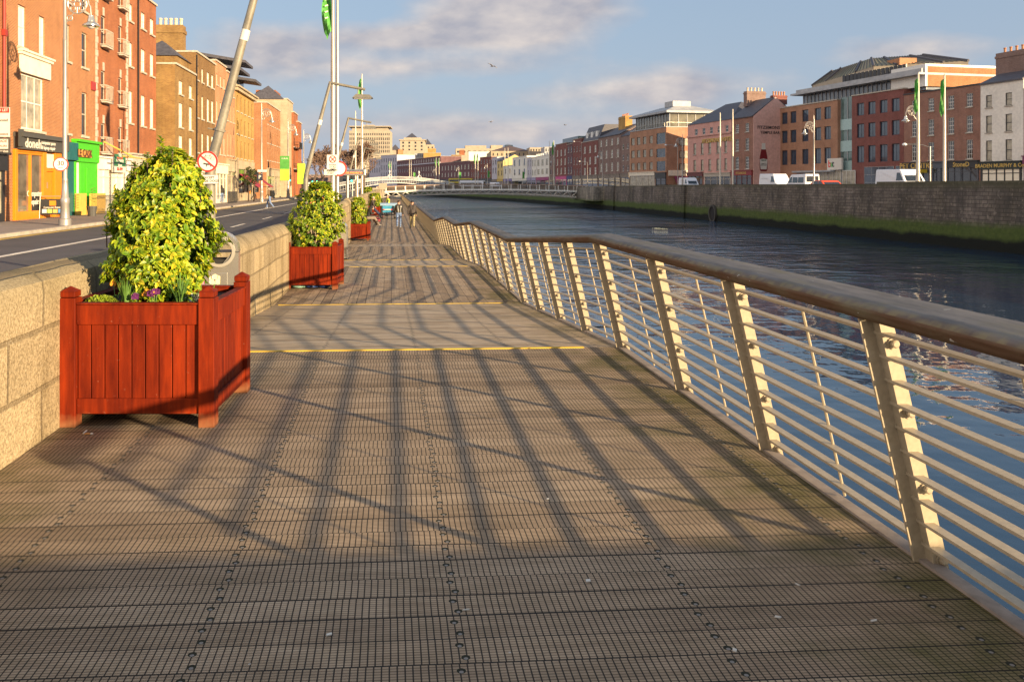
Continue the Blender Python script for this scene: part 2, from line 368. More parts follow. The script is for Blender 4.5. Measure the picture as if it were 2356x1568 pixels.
# ---------------------------------------------------------------- boardwalk
def deckmat(name, kind):
    m = bpy.data.materials.new(name); m.use_nodes = True; g = G(m.node_tree); b = m.node_tree.nodes['Principled BSDF']
    o = g.obj(); x, y, z = g.sep(o)
    fr = lambda v: g.m('FRACT', v)
    if kind == 'near': pa, pb, pitch = y, x, .158       # boards run across
    elif kind == 'far': pa, pb, pitch = x, y, .155      # boards run along
    else: pa, pb, pitch = y, x, .158
    q = g.m('DIVIDE', pa, pitch); bid = g.m('FLOOR', q); fy = fr(q)
    wn = g.node('ShaderNodeTexWhiteNoise', 0, {1: bid}, noise_dimensions='1D')
    # staggered board ends
    q2 = g.m('ADD', g.m('DIVIDE', pb, 1.88 if kind != 'far' else 2.4), g.m('MULTIPLY', wn, 3.0)); bid2 = g.m('FLOOR', q2)
    wn2 = g.node('ShaderNodeTexWhiteNoise', 0, {0: g.comb(bid, bid2, 0)}, noise_dimensions='2D')
    grain = g.noise(g.scl(o, (1.2, 14, 1) if kind != 'far' else (14, 1.2, 1)), 2.2, 6, .65)
    big = g.noise(o, .7, 5, .6)
    c = g.mix(wn2, (.43, .315, .205), (.55, .415, .28))
    if kind == 'ramp': c = g.mix(wn2, (.56, .43, .29), (.62, .49, .345))
    c = g.mix(g.rmp(grain, .32, .72), g.mix(1.0, c, (.68, .66, .66), 'MULTIPLY'), c)
    mid = g.noise(g.scl(o, (1.0, 2.2, 1) if kind != 'far' else (2.2, 1.0, 1)), 3.2, 5, .65); c = g.mix(g.rmp(mid, .42, .68, 0, .55), c, g.mix(1.0, c, (.58, .57, .52), 'MULTIPLY')); c = g.mix(g.m('MULTIPLY', g.m('GREATER_THAN', wn, .72), .45), c, g.mix(1.0, c, (.6, .57, .55), 'MULTIPLY'))
    c = g.mix(g.rmp(big, .45, .75, 0, .6), c, g.mix(1.0, c, (.66, .64, .58), 'MULTIPLY'))
    # green growth towards the rail, near the wall and in patches
    moss = g.m('MULTIPLY', g.noise(o, 1.7, 5, .65), g.m('ADD', .72, g.m('MULTIPLY', g.rmp(g.m('ABSOLUTE', g.m('SUBTRACT', x, -.1)), 1.2, 2.3), .62)))
    c = g.mix(g.rmp(moss, .5, .8, 0, .8 if kind != 'ramp' else .55), c, (.10, .092, .022))
    rib = fr(g.m('MULTIPLY', q, 10 if kind == 'near' else 7)); ribd = g.m('LESS_THAN', rib, .34)
    gap = g.m('LESS_THAN', fy, g.m('ADD', .03, g.m('MULTIPLY', g.node('ShaderNodeTexWhiteNoise', 0, {1: g.m('ADD', bid, .71)}, noise_dimensions='1D'), .06)))
    if kind == 'near':
        fx = fr(g.m('ADD', g.m('DIVIDE', x, .0268), g.m('MULTIPLY', g.node('ShaderNodeTexWhiteNoise', 0, {1: g.m('ADD', bid, .37)}, noise_dimensions='1D'), .5)))
        cut = g.m('LESS_THAN', fx, .2)
        c = g.mix(g.m('MULTIPLY', ribd, .66), c, g.mix(1.0, c, (.22, .21, .2), 'MULTIPLY'))
        c = g.mix(g.m('MULTIPLY', cut, .92), c, g.mix(g.rmp(moss, .42, .7), (.014, .012, .010), (.022, .024, .008)))
        low = g.m('MAXIMUM', g.m('MULTIPLY', ribd, .6), cut)
    elif kind == 'far':
        end = g.m('LESS_THAN', fr(q2), .006)
        c = g.mix(g.m('MULTIPLY', ribd, .6), c, g.mix(1.0, c, (.3, .28, .27), 'MULTIPLY'))
        x2 = g.m('LESS_THAN', fr(g.m('DIVIDE', y, .42)), .06)
        gap = g.m('MAXIMUM', g.m('MAXIMUM', gap, end), g.m('MULTIPLY', x2, .5)); low = ribd
    else:
        rib = fr(g.m('MULTIPLY', q, 12)); ribd = g.m('LESS_THAN', rib, .3); c = g.mix(g.m('MULTIPLY', ribd, .35), c, g.mix(1.0, c, (.4, .38, .36), 'MULTIPLY')); low = g.m('MULTIPLY', ribd, .4); gap = g.m('MULTIPLY', g.m('LESS_THAN', fy, .03), .5)
    c = g.mix(g.m('MULTIPLY', gap, .92), c, (.012, .010, .008))
    # fixing bolts in counterbored holes along the joists
    bx = g.m('SUBTRACT', g.m('MULTIPLY', fr(g.m('DIVIDE', g.m('ADD', x, 1.16), .94)), .94), .47)
    by = g.m('MULTIPLY', g.m('SUBTRACT', fr(g.m('DIVIDE', y, .079)), .5), .079)
    par = g.m('SUBTRACT', g.m('MULTIPLY', g.m('FLOOR', g.m('MULTIPLY', fr(g.m('DIVIDE', y, .158)), 2.0)), .016), .008); jit = g.m('ADD', par, g.m('MULTIPLY', g.m('SUBTRACT', wn2, .5), .014)); bx = g.m('ADD', bx, jit)
    d = g.m('SQRT', g.m('ADD', g.m('MULTIPLY', bx, bx), g.m('MULTIPLY', by, by)))
    d2 = g.m('SQRT', g.m('ADD', g.m('MULTIPLY', bx, bx), g.m('MULTIPLY', g.m('ADD', by, .006), g.m('ADD', by, .006))))
    c = g.mix(g.m('LESS_THAN', d, .0160), c, (.022, .022, .012)); c = g.mix(g.m('LESS_THAN', d2, .0078), c, (.22, .20, .18))
    # pale specks of grit and droppings
    vor = g.n.new('ShaderNodeTexVoronoi'); g.put(vor.inputs['Vector'], o); vor.inputs['Scale'].default_value = 3.2
    sp = g.m('LESS_THAN', vor.outputs[0], .017); c = g.mix(g.m('MULTIPLY', sp, .7), c, (.5, .46, .4))
    g.put(b.inputs['Base Color'], c); b.inputs['Roughness'].default_value = .82; b.inputs['Specular IOR Level'].default_value = .25
    hh = g.m('ADD', g.m('MULTIPLY', g.m('MAXIMUM', low, gap), -1.0), g.m('MULTIPLY', grain, .5))
    g.put(b.inputs['Normal'], g.bump(hh, .35 if kind == 'near' else .2, .004))
    return m
DM = [deckmat('grooved_deck_boards', 'near'), deckmat('ribbed_long_boards', 'far'), deckmat('pale_ramp_boards', 'ramp'), mat('deck_edge_beam', (.27, .22, .18), .8, var=.25, vs=8, bump=.3), mat('yellow_nosing', (.62, .40, .03), .6, var=.25, vs=3)]
XL, XR = -2.42, 2.315
mb = MB()
seq = [(-6, 0)] + LEV[1:]
kinds = [0, 2, 1, 2, 1, 2, 1]
for i, ((ya, za), (yb, zb)) in enumerate(zip(seq, seq[1:])):
    if i == 0: za = 0
    xl = XL if i < 2 else -2.2
    mb.raw([(xl, ya, za), (XR, ya, za), (XR, yb, zb), (xl, yb, zb), (xl, ya, za - .12), (XR, ya, za - .12), (XR, yb, zb - .12), (xl, yb, zb - .12)], [(0, 1, 2, 3), (4, 7, 6, 5), (1, 5, 6, 2), (0, 3, 7, 4)], kinds[i])
    # edge beam
    mb.raw([(XR + .001, ya, za + .012), (XR + .07, ya, za + .012), (XR + .07, yb, zb + .012), (XR + .001, yb, zb + .012), (XR + .001, ya, za - .3), (XR + .07, ya, za - .3), (XR + .07, yb, zb - .3), (XR + .001, yb, zb - .3)],
           [(0, 1, 2, 3), (4, 7, 6, 5), (1, 5, 6, 2), (0, 3, 7, 4)], 3)
mb.box(XL + .1, XR - .35, 8.32, 8.37, -.05, .007, 4); mb.box(-1.95, XR - .35, 14.42, 14.48, -.5, -.404, 4)
mb.box(-1.95, XR - .35, 21.18, 21.22, -.5, -.406, 4); mb.box(-1.95, XR - .35, 26.28, 26.32, -.8, -.695, 4)
for y in range(-4, 190, 6):
    mb.box(-2.44, 2.2, y, y + .25, zd(y) - .75, zd(y) - .32, 3)
struct(mb.build('boardwalk', DM))

# ---------------------------------------------------------------- railing
M_['rail'] = mat('cream_railing_paint', (.47, .385, .26), .45, var=.1, vs=3, col2=(.40, .325, .215), fine=40)
def handmat():
    m = bpy.data.materials.new('weathered_bronze_handrail'); m.use_nodes = True; g = G(m.node_tree); b = m.node_tree.nodes['Principled BSDF']
    o = g.obj(); n = g.noise(g.scl(o, (6, .8, 6)), 3, 5, .65); n2 = g.noise(o, 14, 4)
    c = g.mix(g.rmp(n, .35, .65), (.085, .042, .02), (.14, .085, .05))
    nz = g.sep(g.node('ShaderNodeNewGeometry', 1))[2]
    c = g.mix(g.rmp(nz, .72, .93), c, g.mix(g.rmp(n, .35, .65), (.115, .108, .105), (.185, .17, .16)))
    edge = g.m('MULTIPLY', g.m('MULTIPLY', g.rmp(nz, .55, .75), g.rmp(nz, .98, .86)), g.rmp(n2, .4, .6)); c = g.mix(g.m('MULTIPLY', edge, .45), c, (.27, .22, .10))   # flat top worn grey by hands and weather
    lich = g.rmp(g.noise(g.scl(o, (1, .35, 1)), 7, 6, .7), .5, .7, 0, .7); c = g.mix(lich, c, (.155, .14, .085)); c = g.mix(g.rmp(g.noise(g.scl(o, (1, .25, 1)), 5, 5, .7), .55, .7, 0, .6), c, (.05, .042, .038)); sp = g.m('GREATER_THAN', g.noise(o, 26, 2), .74); c = g.mix(sp, c, (.42, .4, .36))
    g.put(b.inputs['Base Color'], c); b.inputs['Roughness'].default_value = .85; b.inputs['Specular IOR Level'].default_value = .2
    g.put(b.inputs['Normal'], g.bump(n2, .35, .006)); return m
M_['hand'] = handmat()
RAILPTS = [(1.6, 0)] + [p for p in LEV if p[0] > 3][0:] 
RAILPTS = [(0.95, 0), (8.25, 0), (14.45, -.411), (21.2, -.411), (26.3, -.70), (32.3, -.70), (39.5, -1.12), (192, -1.12)]
LEAN = .235
def rx(h): return 2.36 - LEAN * h          # x of the leaning plane at height h
rail = thing('railing', 'cream steel railing with brown handrail leaning in along the river edge of the boardwalk', 'railing', (2.36, 1.0, 0))
def rl(p): return (p[0] - 2.36, p[1] - 1.0, p[2])
hp = [(-.142, -.012), (-.128, -.045), (-.098, -.066), (-.045, -.068), (.08, -.04), (.115, .0), (.105, .03), (-.075, .022), (-.115, .012)]
mb = MB(); base = None
rings = []
for (y, z) in RAILPTS: rings.append([(2.13 + a - 2.36, y - 1, z + 1.14 + c) for a, c in hp])
k = len(hp)
for r_ in rings: mb.v += r_
for i in range(len(rings) - 1):
    for j in range(k):
        q = (j + 1) % k; mb.f.append((i * k + j, i * k + q, (i + 1) * k + q, (i + 1) * k + j)); mb.m.append(0)
mb.f.append(tuple(range(k))); mb.f.append(tuple((len(rings) - 1) * k + j for j in range(k))[::-1]); mb.m += [0, 0]
mb.build('handrail', M_['hand'], rail, smooth=1, bevel=.008)
for i in range(10):
    h = .08 + i * .1035
    mb = MB(); a = rx(h) - 2.36 + .012; w, t = .024, .0065
    for (ya, za), (yb, zb) in zip(RAILPTS, RAILPTS[1:]):
        mb.raw([(a - w, ya - 1, za + h - t), (a + w, ya - 1, za + h - t), (a + w, ya - 1, za + h + t), (a - w, ya - 1, za + h + t),
                (a - w, yb - 1, zb + h - t), (a + w, yb - 1, zb + h - t), (a + w, yb - 1, zb + h + t), (a - w, yb - 1, zb + h + t)],
               [(0, 1, 5, 4), (1, 2, 6, 5), (2, 3, 7, 6), (3, 0, 4, 7), (0, 3, 2, 1), (4, 5, 6, 7)])
    mb.build('rail', M_['rail'], rail)
def leanM(): return Matrix(((1, 0, -LEAN, 0), (0, 1, 0, 0), (0, 0, 1, 0), (0, 0, 0, 1)))
LMt = leanM()
pm = MB()
pm.box(.006, .058, -.006, .008, -.32, 1.07, 0, LMt); pm.box(-.006, .006, -.006, .056, -.32, 1.07, 0, LMt); pm.box(-.064, -.006, .044, .056, -.25, 1.07, 0, LMt)
postme = pm.mesh('post', M_['rail'])
bm_ = MB(); bm_.lathe([(.026, 0), (.026, .007), (.018, .007), (.018, .024), (.012, .028)], 8); boltme = bm_.mesh('bolt', M_['rail'])
pk = MB(); pk.tube([LMt @ Vector((.03, 0, .02)), LMt @ Vector((.03, 0, 1.0))], .0075, 6); pickme = pk.mesh('picket', M_['rail'])
ys = [1.04] + [1.93 + 1.52 * i for i in range(5)]
for (a, za), (b_, zb) in zip(RAILPTS[1:], RAILPTS[2:]):
    n = max(1, round((b_ - a) / 1.53)); ys += [a + (b_ - a) * i / n for i in range(n)]
ys = sorted(set(round(y, 3) for y in ys if abs(y - 8.01) > .05))
lump = MB(); lump2 = MB()
for i, y in enumerate(ys):
    z = zd(y); ym = (y + (ys[i + 1] if i + 1 < len(ys) else y + 1.5)) / 2; zm = zd(ym)
    if i < 90:
        p = link('post', postme, rail, (0, y - 1, z))
        if i < 14:
            for h in (.03, .34, .67, .97):
                link('bolt', boltme, p, (.034 - LEAN * h, -.006, h), rot=(R(90), 0, 0))
        if i < 60: link('picket', pickme, rail, (0, ym - 1, zm))
    else:
        lump.raw([Vector(v) + Vector((0, y - 1, z)) for v in pm.v], pm.f)
o = lump.build('post', M_['rail'], rail); o['kind'] = 'stuff'
# dark river-worn deck fascia is part of the boardwalk

# ---------------------------------------------------------------- granite parapet walls on the road side
def granite():
    m = bpy.data.materials.new('granite_blocks'); m.use_nodes = True; g = G(m.node_tree); b = m.node_tree.nodes['Principled BSDF']
    o = g.obj(); x, y, z = g.sep(o)
    n = g.n.new('ShaderNodeTexBrick'); wob = g.noise(o, 1.1, 2)
    g.put(n.inputs['Vector'], g.comb(g.m('ADD', g.m('ADD', x, y), g.m('MULTIPLY', wob, .12)), g.m('ADD', z, g.m('MULTIPLY', wob, .05)), 0)); n.inputs['Scale'].default_value = 1
    for k_, c in (('Color1', (.47, .37, .225)), ('Color2', (.29, .225, .135)), ('Mortar', (.24, .185, .11))): g.put(n.inputs[k_], c)
    n.inputs['Brick Width'].default_value = .95; n.inputs['Row Height'].default_value = .37; n.inputs['Mortar Size'].default_value = .018; n.inputs['Mortar Smooth'].default_value = .4; n.inputs['Bias'].default_value = 0
    sp = g.noise(o, 55, 3, .7); sp2 = g.noise(o, 130, 2)
    c = g.mix(g.rmp(sp, .38, .6), g.mix(1.0, n.outputs[0], (.52, .5, .47), 'MULTIPLY'), n.outputs[0])
    c = g.mix(g.rmp(sp2, .62, .7, 0, .6), c, (.62, .55, .43))
    st = g.noise(g.scl(o, (1.6, 1.6, .5)), 1.3, 6, .65)
    c = g.mix(g.rmp(st, .44, .66, 0, .85), c, g.mix(1.0, c, (.5, .46, .37), 'MULTIPLY'))
    c = g.mix(g.rmp(g.m('ADD', z, g.m('MULTIPLY', st, .5)), .95, 1.25, 0, .35), c, (.2, .17, .1))
    c = g.mix(g.m('MULTIPLY', n.outputs[1], g.rmp(g.noise(o, 2.0, 3), .45, .6, .1, .75)), c, (.17, .13, .08))
    g.put(b.inputs['Base Color'], c); b.inputs['Roughness'].default_value = .88; b.inputs['Specular IOR Level'].default_value = .2
    g.put(b.inputs['Normal'], g.bump(g.m('ADD', g.m('MULTIPLY', n.outputs[1], -1.2), g.m('ADD', g.m('MULTIPLY', sp, .5), g.m('MULTIPLY', st, 1.2))), .55, .02))
    return m
M_['granite'] = granite()
def parapet(label, p0, p1, zf0, zf1, cr, zb0, zb1, th=.42, n=10, mats=None):
    """wall running along y with a rounded granite coping"""
    mb = MB(); x0, y0 = p0; x1, y1 = p1; rnd = random.Random(int(y0 * 10))
    st = [i / n for i in range(n + 1)]; rings = []
    for t in st:
        x = x0 + (x1 - x0) * t; y = y0 + (y1 - y0) * t; zf = zf0 + (zf1 - zf0) * t; zb = zb0 + (zb1 - zb0) * t; c = zf + cr
        j = lambda s: rnd.uniform(-s, s)
        rings.append([(x, y, zb), (x + j(.006), y, zf * .6), (x + j(.006), y, zf - .02), (x - .02 + j(.01), y, zf + .04 + j(.01)), (x - th * .28, y, c - .02 + j(.01)), (x - th * .5, y, c + j(.008)), (x - th * .8, y, c - .03 + j(.01)),
                      (x - th, y, zf), (x - th, y, zb)])
    k = len(rings[0])
    for r_ in rings: mb.v += r_
    for i in range(n):
        for a in range(k - 1): mb.f.append((i * k + a, i * k + a + 1, (i + 1) * k + a + 1, (i + 1) * k + a)); mb.m.append(0)
    mb.f.append(tuple(range(k))[::-1]); mb.f.append(tuple(n * k + a for a in range(k))); mb.m += [0, 0]
    mb.f = [f[::-1] for f in mb.f]
    o = mb.build('parapet_wall', M_['granite'], smooth=1)
    return tag(o, label, 'wall', 'granite parapet walls between the road and the boardwalk')
parapet('nearest granite parapet wall, from the lower left of the photo to the first silver bin', (-2.36, -1.5), (-2.2, 10.1), 1.02, .98, .11, -.3, -.3)
parapet('granite parapet wall between the first silver bin and the second red planter', (-2.03, 10.13), (-2.03, 18.6), .80, .72, .15, -.6, -.8)
parapet('granite parapet wall between the second and third red planters', (-2.03, 19.3), (-2.03, 41.5), .74, .80, .17, -1, -1.3, n=16)
parapet('granite parapet wall behind the people sitting on the boardwalk', (-2.05, 42.2), (-2.1, 72), .85, .85, .17, -1.4, -1.4, n=16)
parapet('farthest granite parapet wall, leading to the footbridge', (-2.1, 73), (-2.3, 186), .85, .85, .17, -1.4, -1.4, n=20)
# balustrade of the road bridge behind the photographer (its shade falls over the near boards)
mb = MB(); mb.box(-2.3, 14, -1.35, -.95, -.4, 1.08); mb.box(-2.3, 14, -1.42, -.9, 1.08, 1.25)
tag(mb.build('bridge_parapet', M_['granite'], bevel=.02), 'solid stone bridge parapet behind the photographer at the start of the boardwalk', 'wall')

# ---------------------------------------------------------------- far quay wall
def quay(label, ya, yb, top, th=.6, mats='quay', buttress=()):
    mb = MB(); pts = []
    for (xa, y0), (xb, y1) in zip(QW, QW[1:]):
        if y1 <= ya or y0 >= yb: continue
        f = lambda y: xa + (xb - xa) * (y - y0) / (y1 - y0)
        a, b_ = max(ya, y0), min(yb, y1)
        if not pts: pts.append((f(a), a))
        pts.append((f(b_), b_))
    for i, (x, y) in enumerate(pts): mb.v += [(x - .35, y, -6), (x, y, top), (x + th, y, top), (x + th, y, -6)]
    for i in range(len(pts) - 1):
        for a in range(4): q = (a + 1) % 4; mb.f.append((i * 4 + a, i * 4 + q, i * 4 + 4 + q, i * 4 + 4 + a)); mb.m.append(0)
    mb.f.append((3, 2, 1, 0)); e = len(pts) * 4 - 4; mb.f.append((e, e + 1, e + 2, e + 3)); mb.m += [0, 0]
    mb.f = [f_[::-1] for f_ in mb.f]
    for y in buttress: mb.box(44.55, 45.0, y - .5, y + .5, -6, top - .05)
    return tag(mb.build('quay_wall', M_[mats]), label, 'quay wall', 'stone walls of the far quay')
quay('tallest stretch of the dark stone quay wall, at the right edge of the photo', -140, 74, 2.05)
qm = quay('dark stone quay wall with a drain arch, one step below the tallest stretch', 74, 137, 1.86, buttress=(124,))
quay('low dark quay wall stretch left of the drain arch', 137, 172, 1.70, buttress=(164,))
M_['quayp'] = M_['quay'].copy(); M_['quayp'].name = 'pale_quay_stone'
for nd in M_['quayp'].node_tree.nodes:
    if nd.type == 'TEX_BRICK': nd.inputs['Color1'].default_value = (.42, .37, .3, 1); nd.inputs['Color2'].default_value = (.33, .29, .24, 1)
quay('pale stone quay wall block that carries the right end of the footbridge', 172, 193, 1.62, mats='quayp')
quay('far stretch of quay wall seen under the footbridge', 193, 640, 1.55)
mb = MB(); mb.box(42.6, 45, 172.5, 191, -1.6, 1.4); tag(mb.build('bridge_abutment', M_['quayp'], bevel=.05), 'pale stone abutment under the right end of the footbridge', 'abutment')
dy = onx(1645, 45)[0].y
mb = MB(); mb.lathe([(1.25, 0), (1.25, .25), (1.0, .25), (1.0, 0)], 20)
dr = mb.build('drain_outlet', mat('dark_wet_stone', (.05, .045, .035), .7), qm, (44.78, dy, -2.2), rot=(0, R(-90), 0))
mb = MB(); mb.lathe([(.98, 0), (.98, .03)], 20); mb.build('drain_mouth', M_['dark'], dr, (0, 0, .1))

# ---------------------------------------------------------------- planters, shrubs, flowers
from mathutils import noise as mnoise
def woodmat():
    m = bpy.data.materials.new('red_stained_wood'); m.use_nodes = True; g = G(m.node_tree); b = m.node_tree.nodes['Principled BSDF']
    o = g.obj(); x, y, z = g.sep(o)
    bid = g.m('FLOOR', g.m('DIVIDE', g.m('ADD', x, y), .0905))
    wn = g.node('ShaderNodeTexWhiteNoise', 0, {1: bid}, noise_dimensions='1D')
    n = g.noise(g.scl(o, (9, 9, 1.0)), 2.4, 6, .62)
    c = g.mix(g.rmp(n, .3, .7), (.105, .010, .003), (.265, .028, .004))
    c = g.mix(g.m('MULTIPLY', wn, .85), c, g.mix(1.0, c, (.55, .48, .6), 'MULTIPLY'))
    w = g.m('MULTIPLY', g.rmp(g.m('ADD', z, g.m('MULTIPLY', g.noise(o, 14, 4), .12)), .16, .06), .8)     # stain worn off at the feet
    c = g.mix(w, c, (.27, .12, .055))
    chip = g.rmp(g.noise(o, 34, 4, .75), .66, .72, 0, .55); c = g.mix(chip, c, (.36, .17, .11)); c = g.mix(g.rmp(g.noise(g.scl(o, (4, 4, .9)), 1.6, 5, .6), .5, .75, 0, .6), c, g.mix(1.0, c, (.5, .42, .45), 'MULTIPLY'))
    g.put(b.inputs['Base Color'], c); b.inputs['Roughness'].default_value = .6; b.inputs['Specular IOR Level'].default_value = .12
    g.put(b.inputs['Normal'], g.bump(n, .12, .004)); return m
M_['redwood'] = woodmat()
M_['earth'] = mat('potting_soil', (.035, .024, .016), .95, var=.4, vs=12, bump=.6, bs=40, bd=.02)
def planter(label, loc, rz):
    t = thing('planter_box', label, 'planter', loc, rz, 'red wooden planter boxes along the boardwalk')
    S = .53                                    # half size to post outer face
    def post(sx, sy):
        mb = MB(); w = .055
        cx, cy = sx * (S - w), sy * (S - w)
        mb.box(cx - w, cx + w, cy - w, cy + w, 0, .885); mb.box(cx - w + .004, cx + w - .004, cy - w + .004, cy + w - .004, .889, .925)
        a = w + .002
        mb.raw([(cx - a, cy - a, .925), (cx + a, cy - a, .925), (cx + a, cy + a, .925), (cx - a, cy + a, .925), (cx, cy, .965)], [(0, 1, 4), (1, 2, 4), (2, 3, 4), (3, 0, 4), (3, 2, 1, 0)])
        mb.build('corner_post', M_['redwood'], t, bevel=.005)
    for sx in (-1, 1):
        for sy in (-1, 1): post(sx, sy)
    for k in range(4):
        rot = k * math.pi / 2; Lh = S - .112
        mb = MB(); mb.box(-Lh, Lh, -S + .018, -S + .062, .70, .835); mb.box(-Lh, Lh, -S + .008, -S + .075, .837, .85)
        mb.build('top_rail', M_['redwood'], t, rz=rot, bevel=.005)
        mb = MB(); mb.box(-Lh, Lh, -S + .018, -S + .062, .09, .195); mb.build('bottom_rail', M_['redwood'], t, rz=rot, bevel=.005)
        mb = MB(); nb = 9; bw = 2 * Lh / nb
        for i in range(nb): mb.box(-Lh + i * bw + .0035, -Lh + (i + 1) * bw - .0035, -S + .034, -S + .055, .18, .715)
        mb.box(-Lh, Lh, -S + .056, -S + .062, .18, .71)
        mb.build('board_panel', M_['redwood'], t, rz=rot, bevel=.003)
    mb = MB(); mb.box(-S + .07, S - .07, -S + .07, S - .07, .68, .80); mb.build('soil', M_['earth'], t)
    return t
def leafmat():
    m = bpy.data.materials.new('variegated_leaves'); m.use_nodes = True; g = G(m.node_tree); b = m.node_tree.nodes['Principled BSDF']
    c = g.node('ShaderNodeVertexColor', 0, layer_name='Col'); g.put(b.inputs['Base Color'], c)
    b.inputs['Roughness'].default_value = .42; b.inputs['Specular IOR Level'].default_value = .3
    tr = g.node('ShaderNodeBsdfTranslucent', 0, {0: g.mix(1.0, c, (.8, 1, .5), 'MULTIPLY')})
    out = m.node_tree.nodes['Material Output']; ms = g.n.new('ShaderNodeMixShader'); ms.inputs[0].default_value = .22
    g.l.new(b.outputs[0], ms.inputs[1]); g.l.new(tr, ms.inputs[2]); g.l.new(ms.outputs[0], out.inputs[0]); return m
M_['leaf'] = leafmat(); M_['bark'] = mat('bark', (.10, .07, .05), .9, var=.3, vs=8, bump=.4)
class Leaves:
    def __init__(s): s.v = []; s.f = []; s.c = []
    def leaf(s, p, d, n, L, w, cm_, ce, fold=.25, curl=.15):
        sd = d.cross(n); sd.normalize(); n = sd.cross(d)
        i = len(s.v)
        P = lambda t, a, h: tuple(p + d * (L * t) + sd * (w * a) + n * (L * h))
        s.v += [tuple(p), P(.32, -.5, fold * .5), P(.32, .5, fold * .5), P(.7, -.46, fold * .5 - curl * .4), P(.7, .46, fold * .5 - curl * .4), P(.5, 0, 0), P(1, 0, -curl)]
        s.c += [cm_, ce, ce, ce, ce, cm_, ce]
        s.f += [(i, i + 5, i + 1), (i + 1, i + 5, i + 3), (i + 3, i + 5, i + 6), (i, i + 2, i + 5), (i + 2, i + 4, i + 5), (i + 4, i + 6, i + 5)]
    def build(s, name, m, parent):
        me = bpy.data.meshes.new(name); me.from_pydata(s.v, [], s.f); me.materials.append(m)
        a = me.color_attributes.new('Col', 'FLOAT_COLOR', 'POINT')
        flat = []
        for c in s.c: flat += [c[0], c[1], c[2], 1]
        a.data.foreach_set('color', flat); return link(name, me, parent)
def shrub(label, loc, rz, prof, h, nshoot, leafL=.05, seed=1, depth=.9, sprigs=()):
    """prof(t) -> (centre x, half width) at relative height t"""
    rnd = random.Random(seed); t_ = thing('evergreen_shrub', label, 'shrub', loc, rz, 'variegated evergreen shrubs in the planters')
    lv = Leaves(); stems = MB()
    def shoot(p, ax, n, sz, inner):
        for j in range(n):
            ang = j * 2.4 + rnd.uniform(-.4, .4); el = rnd.uniform(.15, .85)
            side = ax.orthogonal().normalized(); side = Matrix.Rotation(ang, 3, ax) @ side
            d = (side * math.cos(el) + ax * math.sin(el)).normalized()
            q = p + ax * (sz * .9 * (j / n - .5))
            L = sz * rnd.uniform(.62, 1.3)
            r = rnd.random()
            if inner: g0 = (.04, .09, .008); ed = (.10, .16, .012)  # inner leaves coloured darker to give the crown shaded depth
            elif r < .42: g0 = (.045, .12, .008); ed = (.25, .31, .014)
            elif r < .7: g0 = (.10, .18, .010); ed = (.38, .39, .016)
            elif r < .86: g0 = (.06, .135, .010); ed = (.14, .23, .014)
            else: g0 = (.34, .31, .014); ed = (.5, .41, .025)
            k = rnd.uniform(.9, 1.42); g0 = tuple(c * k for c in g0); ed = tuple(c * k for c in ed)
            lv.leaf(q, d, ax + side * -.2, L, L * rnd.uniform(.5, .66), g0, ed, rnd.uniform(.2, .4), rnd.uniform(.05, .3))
    for i in range(nshoot):
        t = rnd.random() ** .9; cx, hw = prof(t); th = rnd.uniform(0, 2 * math.pi)
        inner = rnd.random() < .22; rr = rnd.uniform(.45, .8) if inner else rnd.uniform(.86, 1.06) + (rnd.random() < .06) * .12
        lump = 1 + .11 * math.sin(th * 3 + t * 9 + seed) + .09 * math.sin(th * 5 - t * 17) + .06 * math.sin(th * 9 + t * 31)
        cosx, siny = math.cos(th), math.sin(th)
        p = Vector((cx + hw * rr * lump * cosx, hw * depth * rr * lump * siny, h * t + rnd.uniform(-.03, .03)))
        if not inner and mnoise.noise(p * 5.5 + Vector((seed, 0, 0))) < -.28: continue      # hollows between the branches
        up = .55 + (1.3 if t > .9 else 0)
        ax = Vector((cosx, siny, up)).normalized()
        shoot(p, ax, rnd.randint(6, 9), leafL, inner)
    for i in range(nshoot // 9):                    # crown top
        cx, hw = prof(.97); a = rnd.uniform(0, 6.28); r_ = hw * math.sqrt(rnd.random()) * .9
        shoot(Vector((cx + r_ * math.cos(a), r_ * math.sin(a), h * rnd.uniform(.93, 1.01))), Vector((.3 * math.cos(a), .3 * math.sin(a), 1)).normalized(), 7, leafL, False)
    for (sx, sy, sz_, ln) in sprigs:                # young shoots standing proud
        for j in range(4): shoot(Vector((sx, sy, sz_ + j * ln / 4)), Vector((.1, 0, 1)).normalized(), 5, leafL * (1.1 - j * .08), False)
        stems.tube([(sx, sy, sz_ - .1), (sx, sy, sz_ + ln)], .005, 5)
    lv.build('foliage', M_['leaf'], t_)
    for i in range(6):
        t = .75 + .1 * rnd.random(); cx, hw = prof(t); a = i * 1.05
        stems.tube([(.04 * math.cos(a), .04 * math.sin(a), -.08), (cx * .5 + .5 * hw * math.cos(a), .4 * hw * math.sin(a), h * .45), (cx + .7 * hw * math.cos(a), .6 * hw * math.sin(a), h * t)], [.016, .011, .004], 6)
    stems.build('stem', M_['bark'], t_)
    return t_
def camrot(): return -TH
P1 = cw(-2.095, 6.17)
planter('nearest red wooden planter box, with a tall shrub and pansies, beside the granite wall', (P1.x, P1.y, 0), -TH)
def pr1(t):
    w = [(-.0, .24), (.12, .31), (.3, .345), (.5, .34), (.65, .305), (.78, .25), (.9, .16), (1, .05)]
    for (a, wa), (b_, wb) in zip(w, w[1:]):
        if t <= b_: return (-.03 + .10 * t * t, wa + (wb - wa) * (t - a) / (b_ - a))
    return (.07, .05)
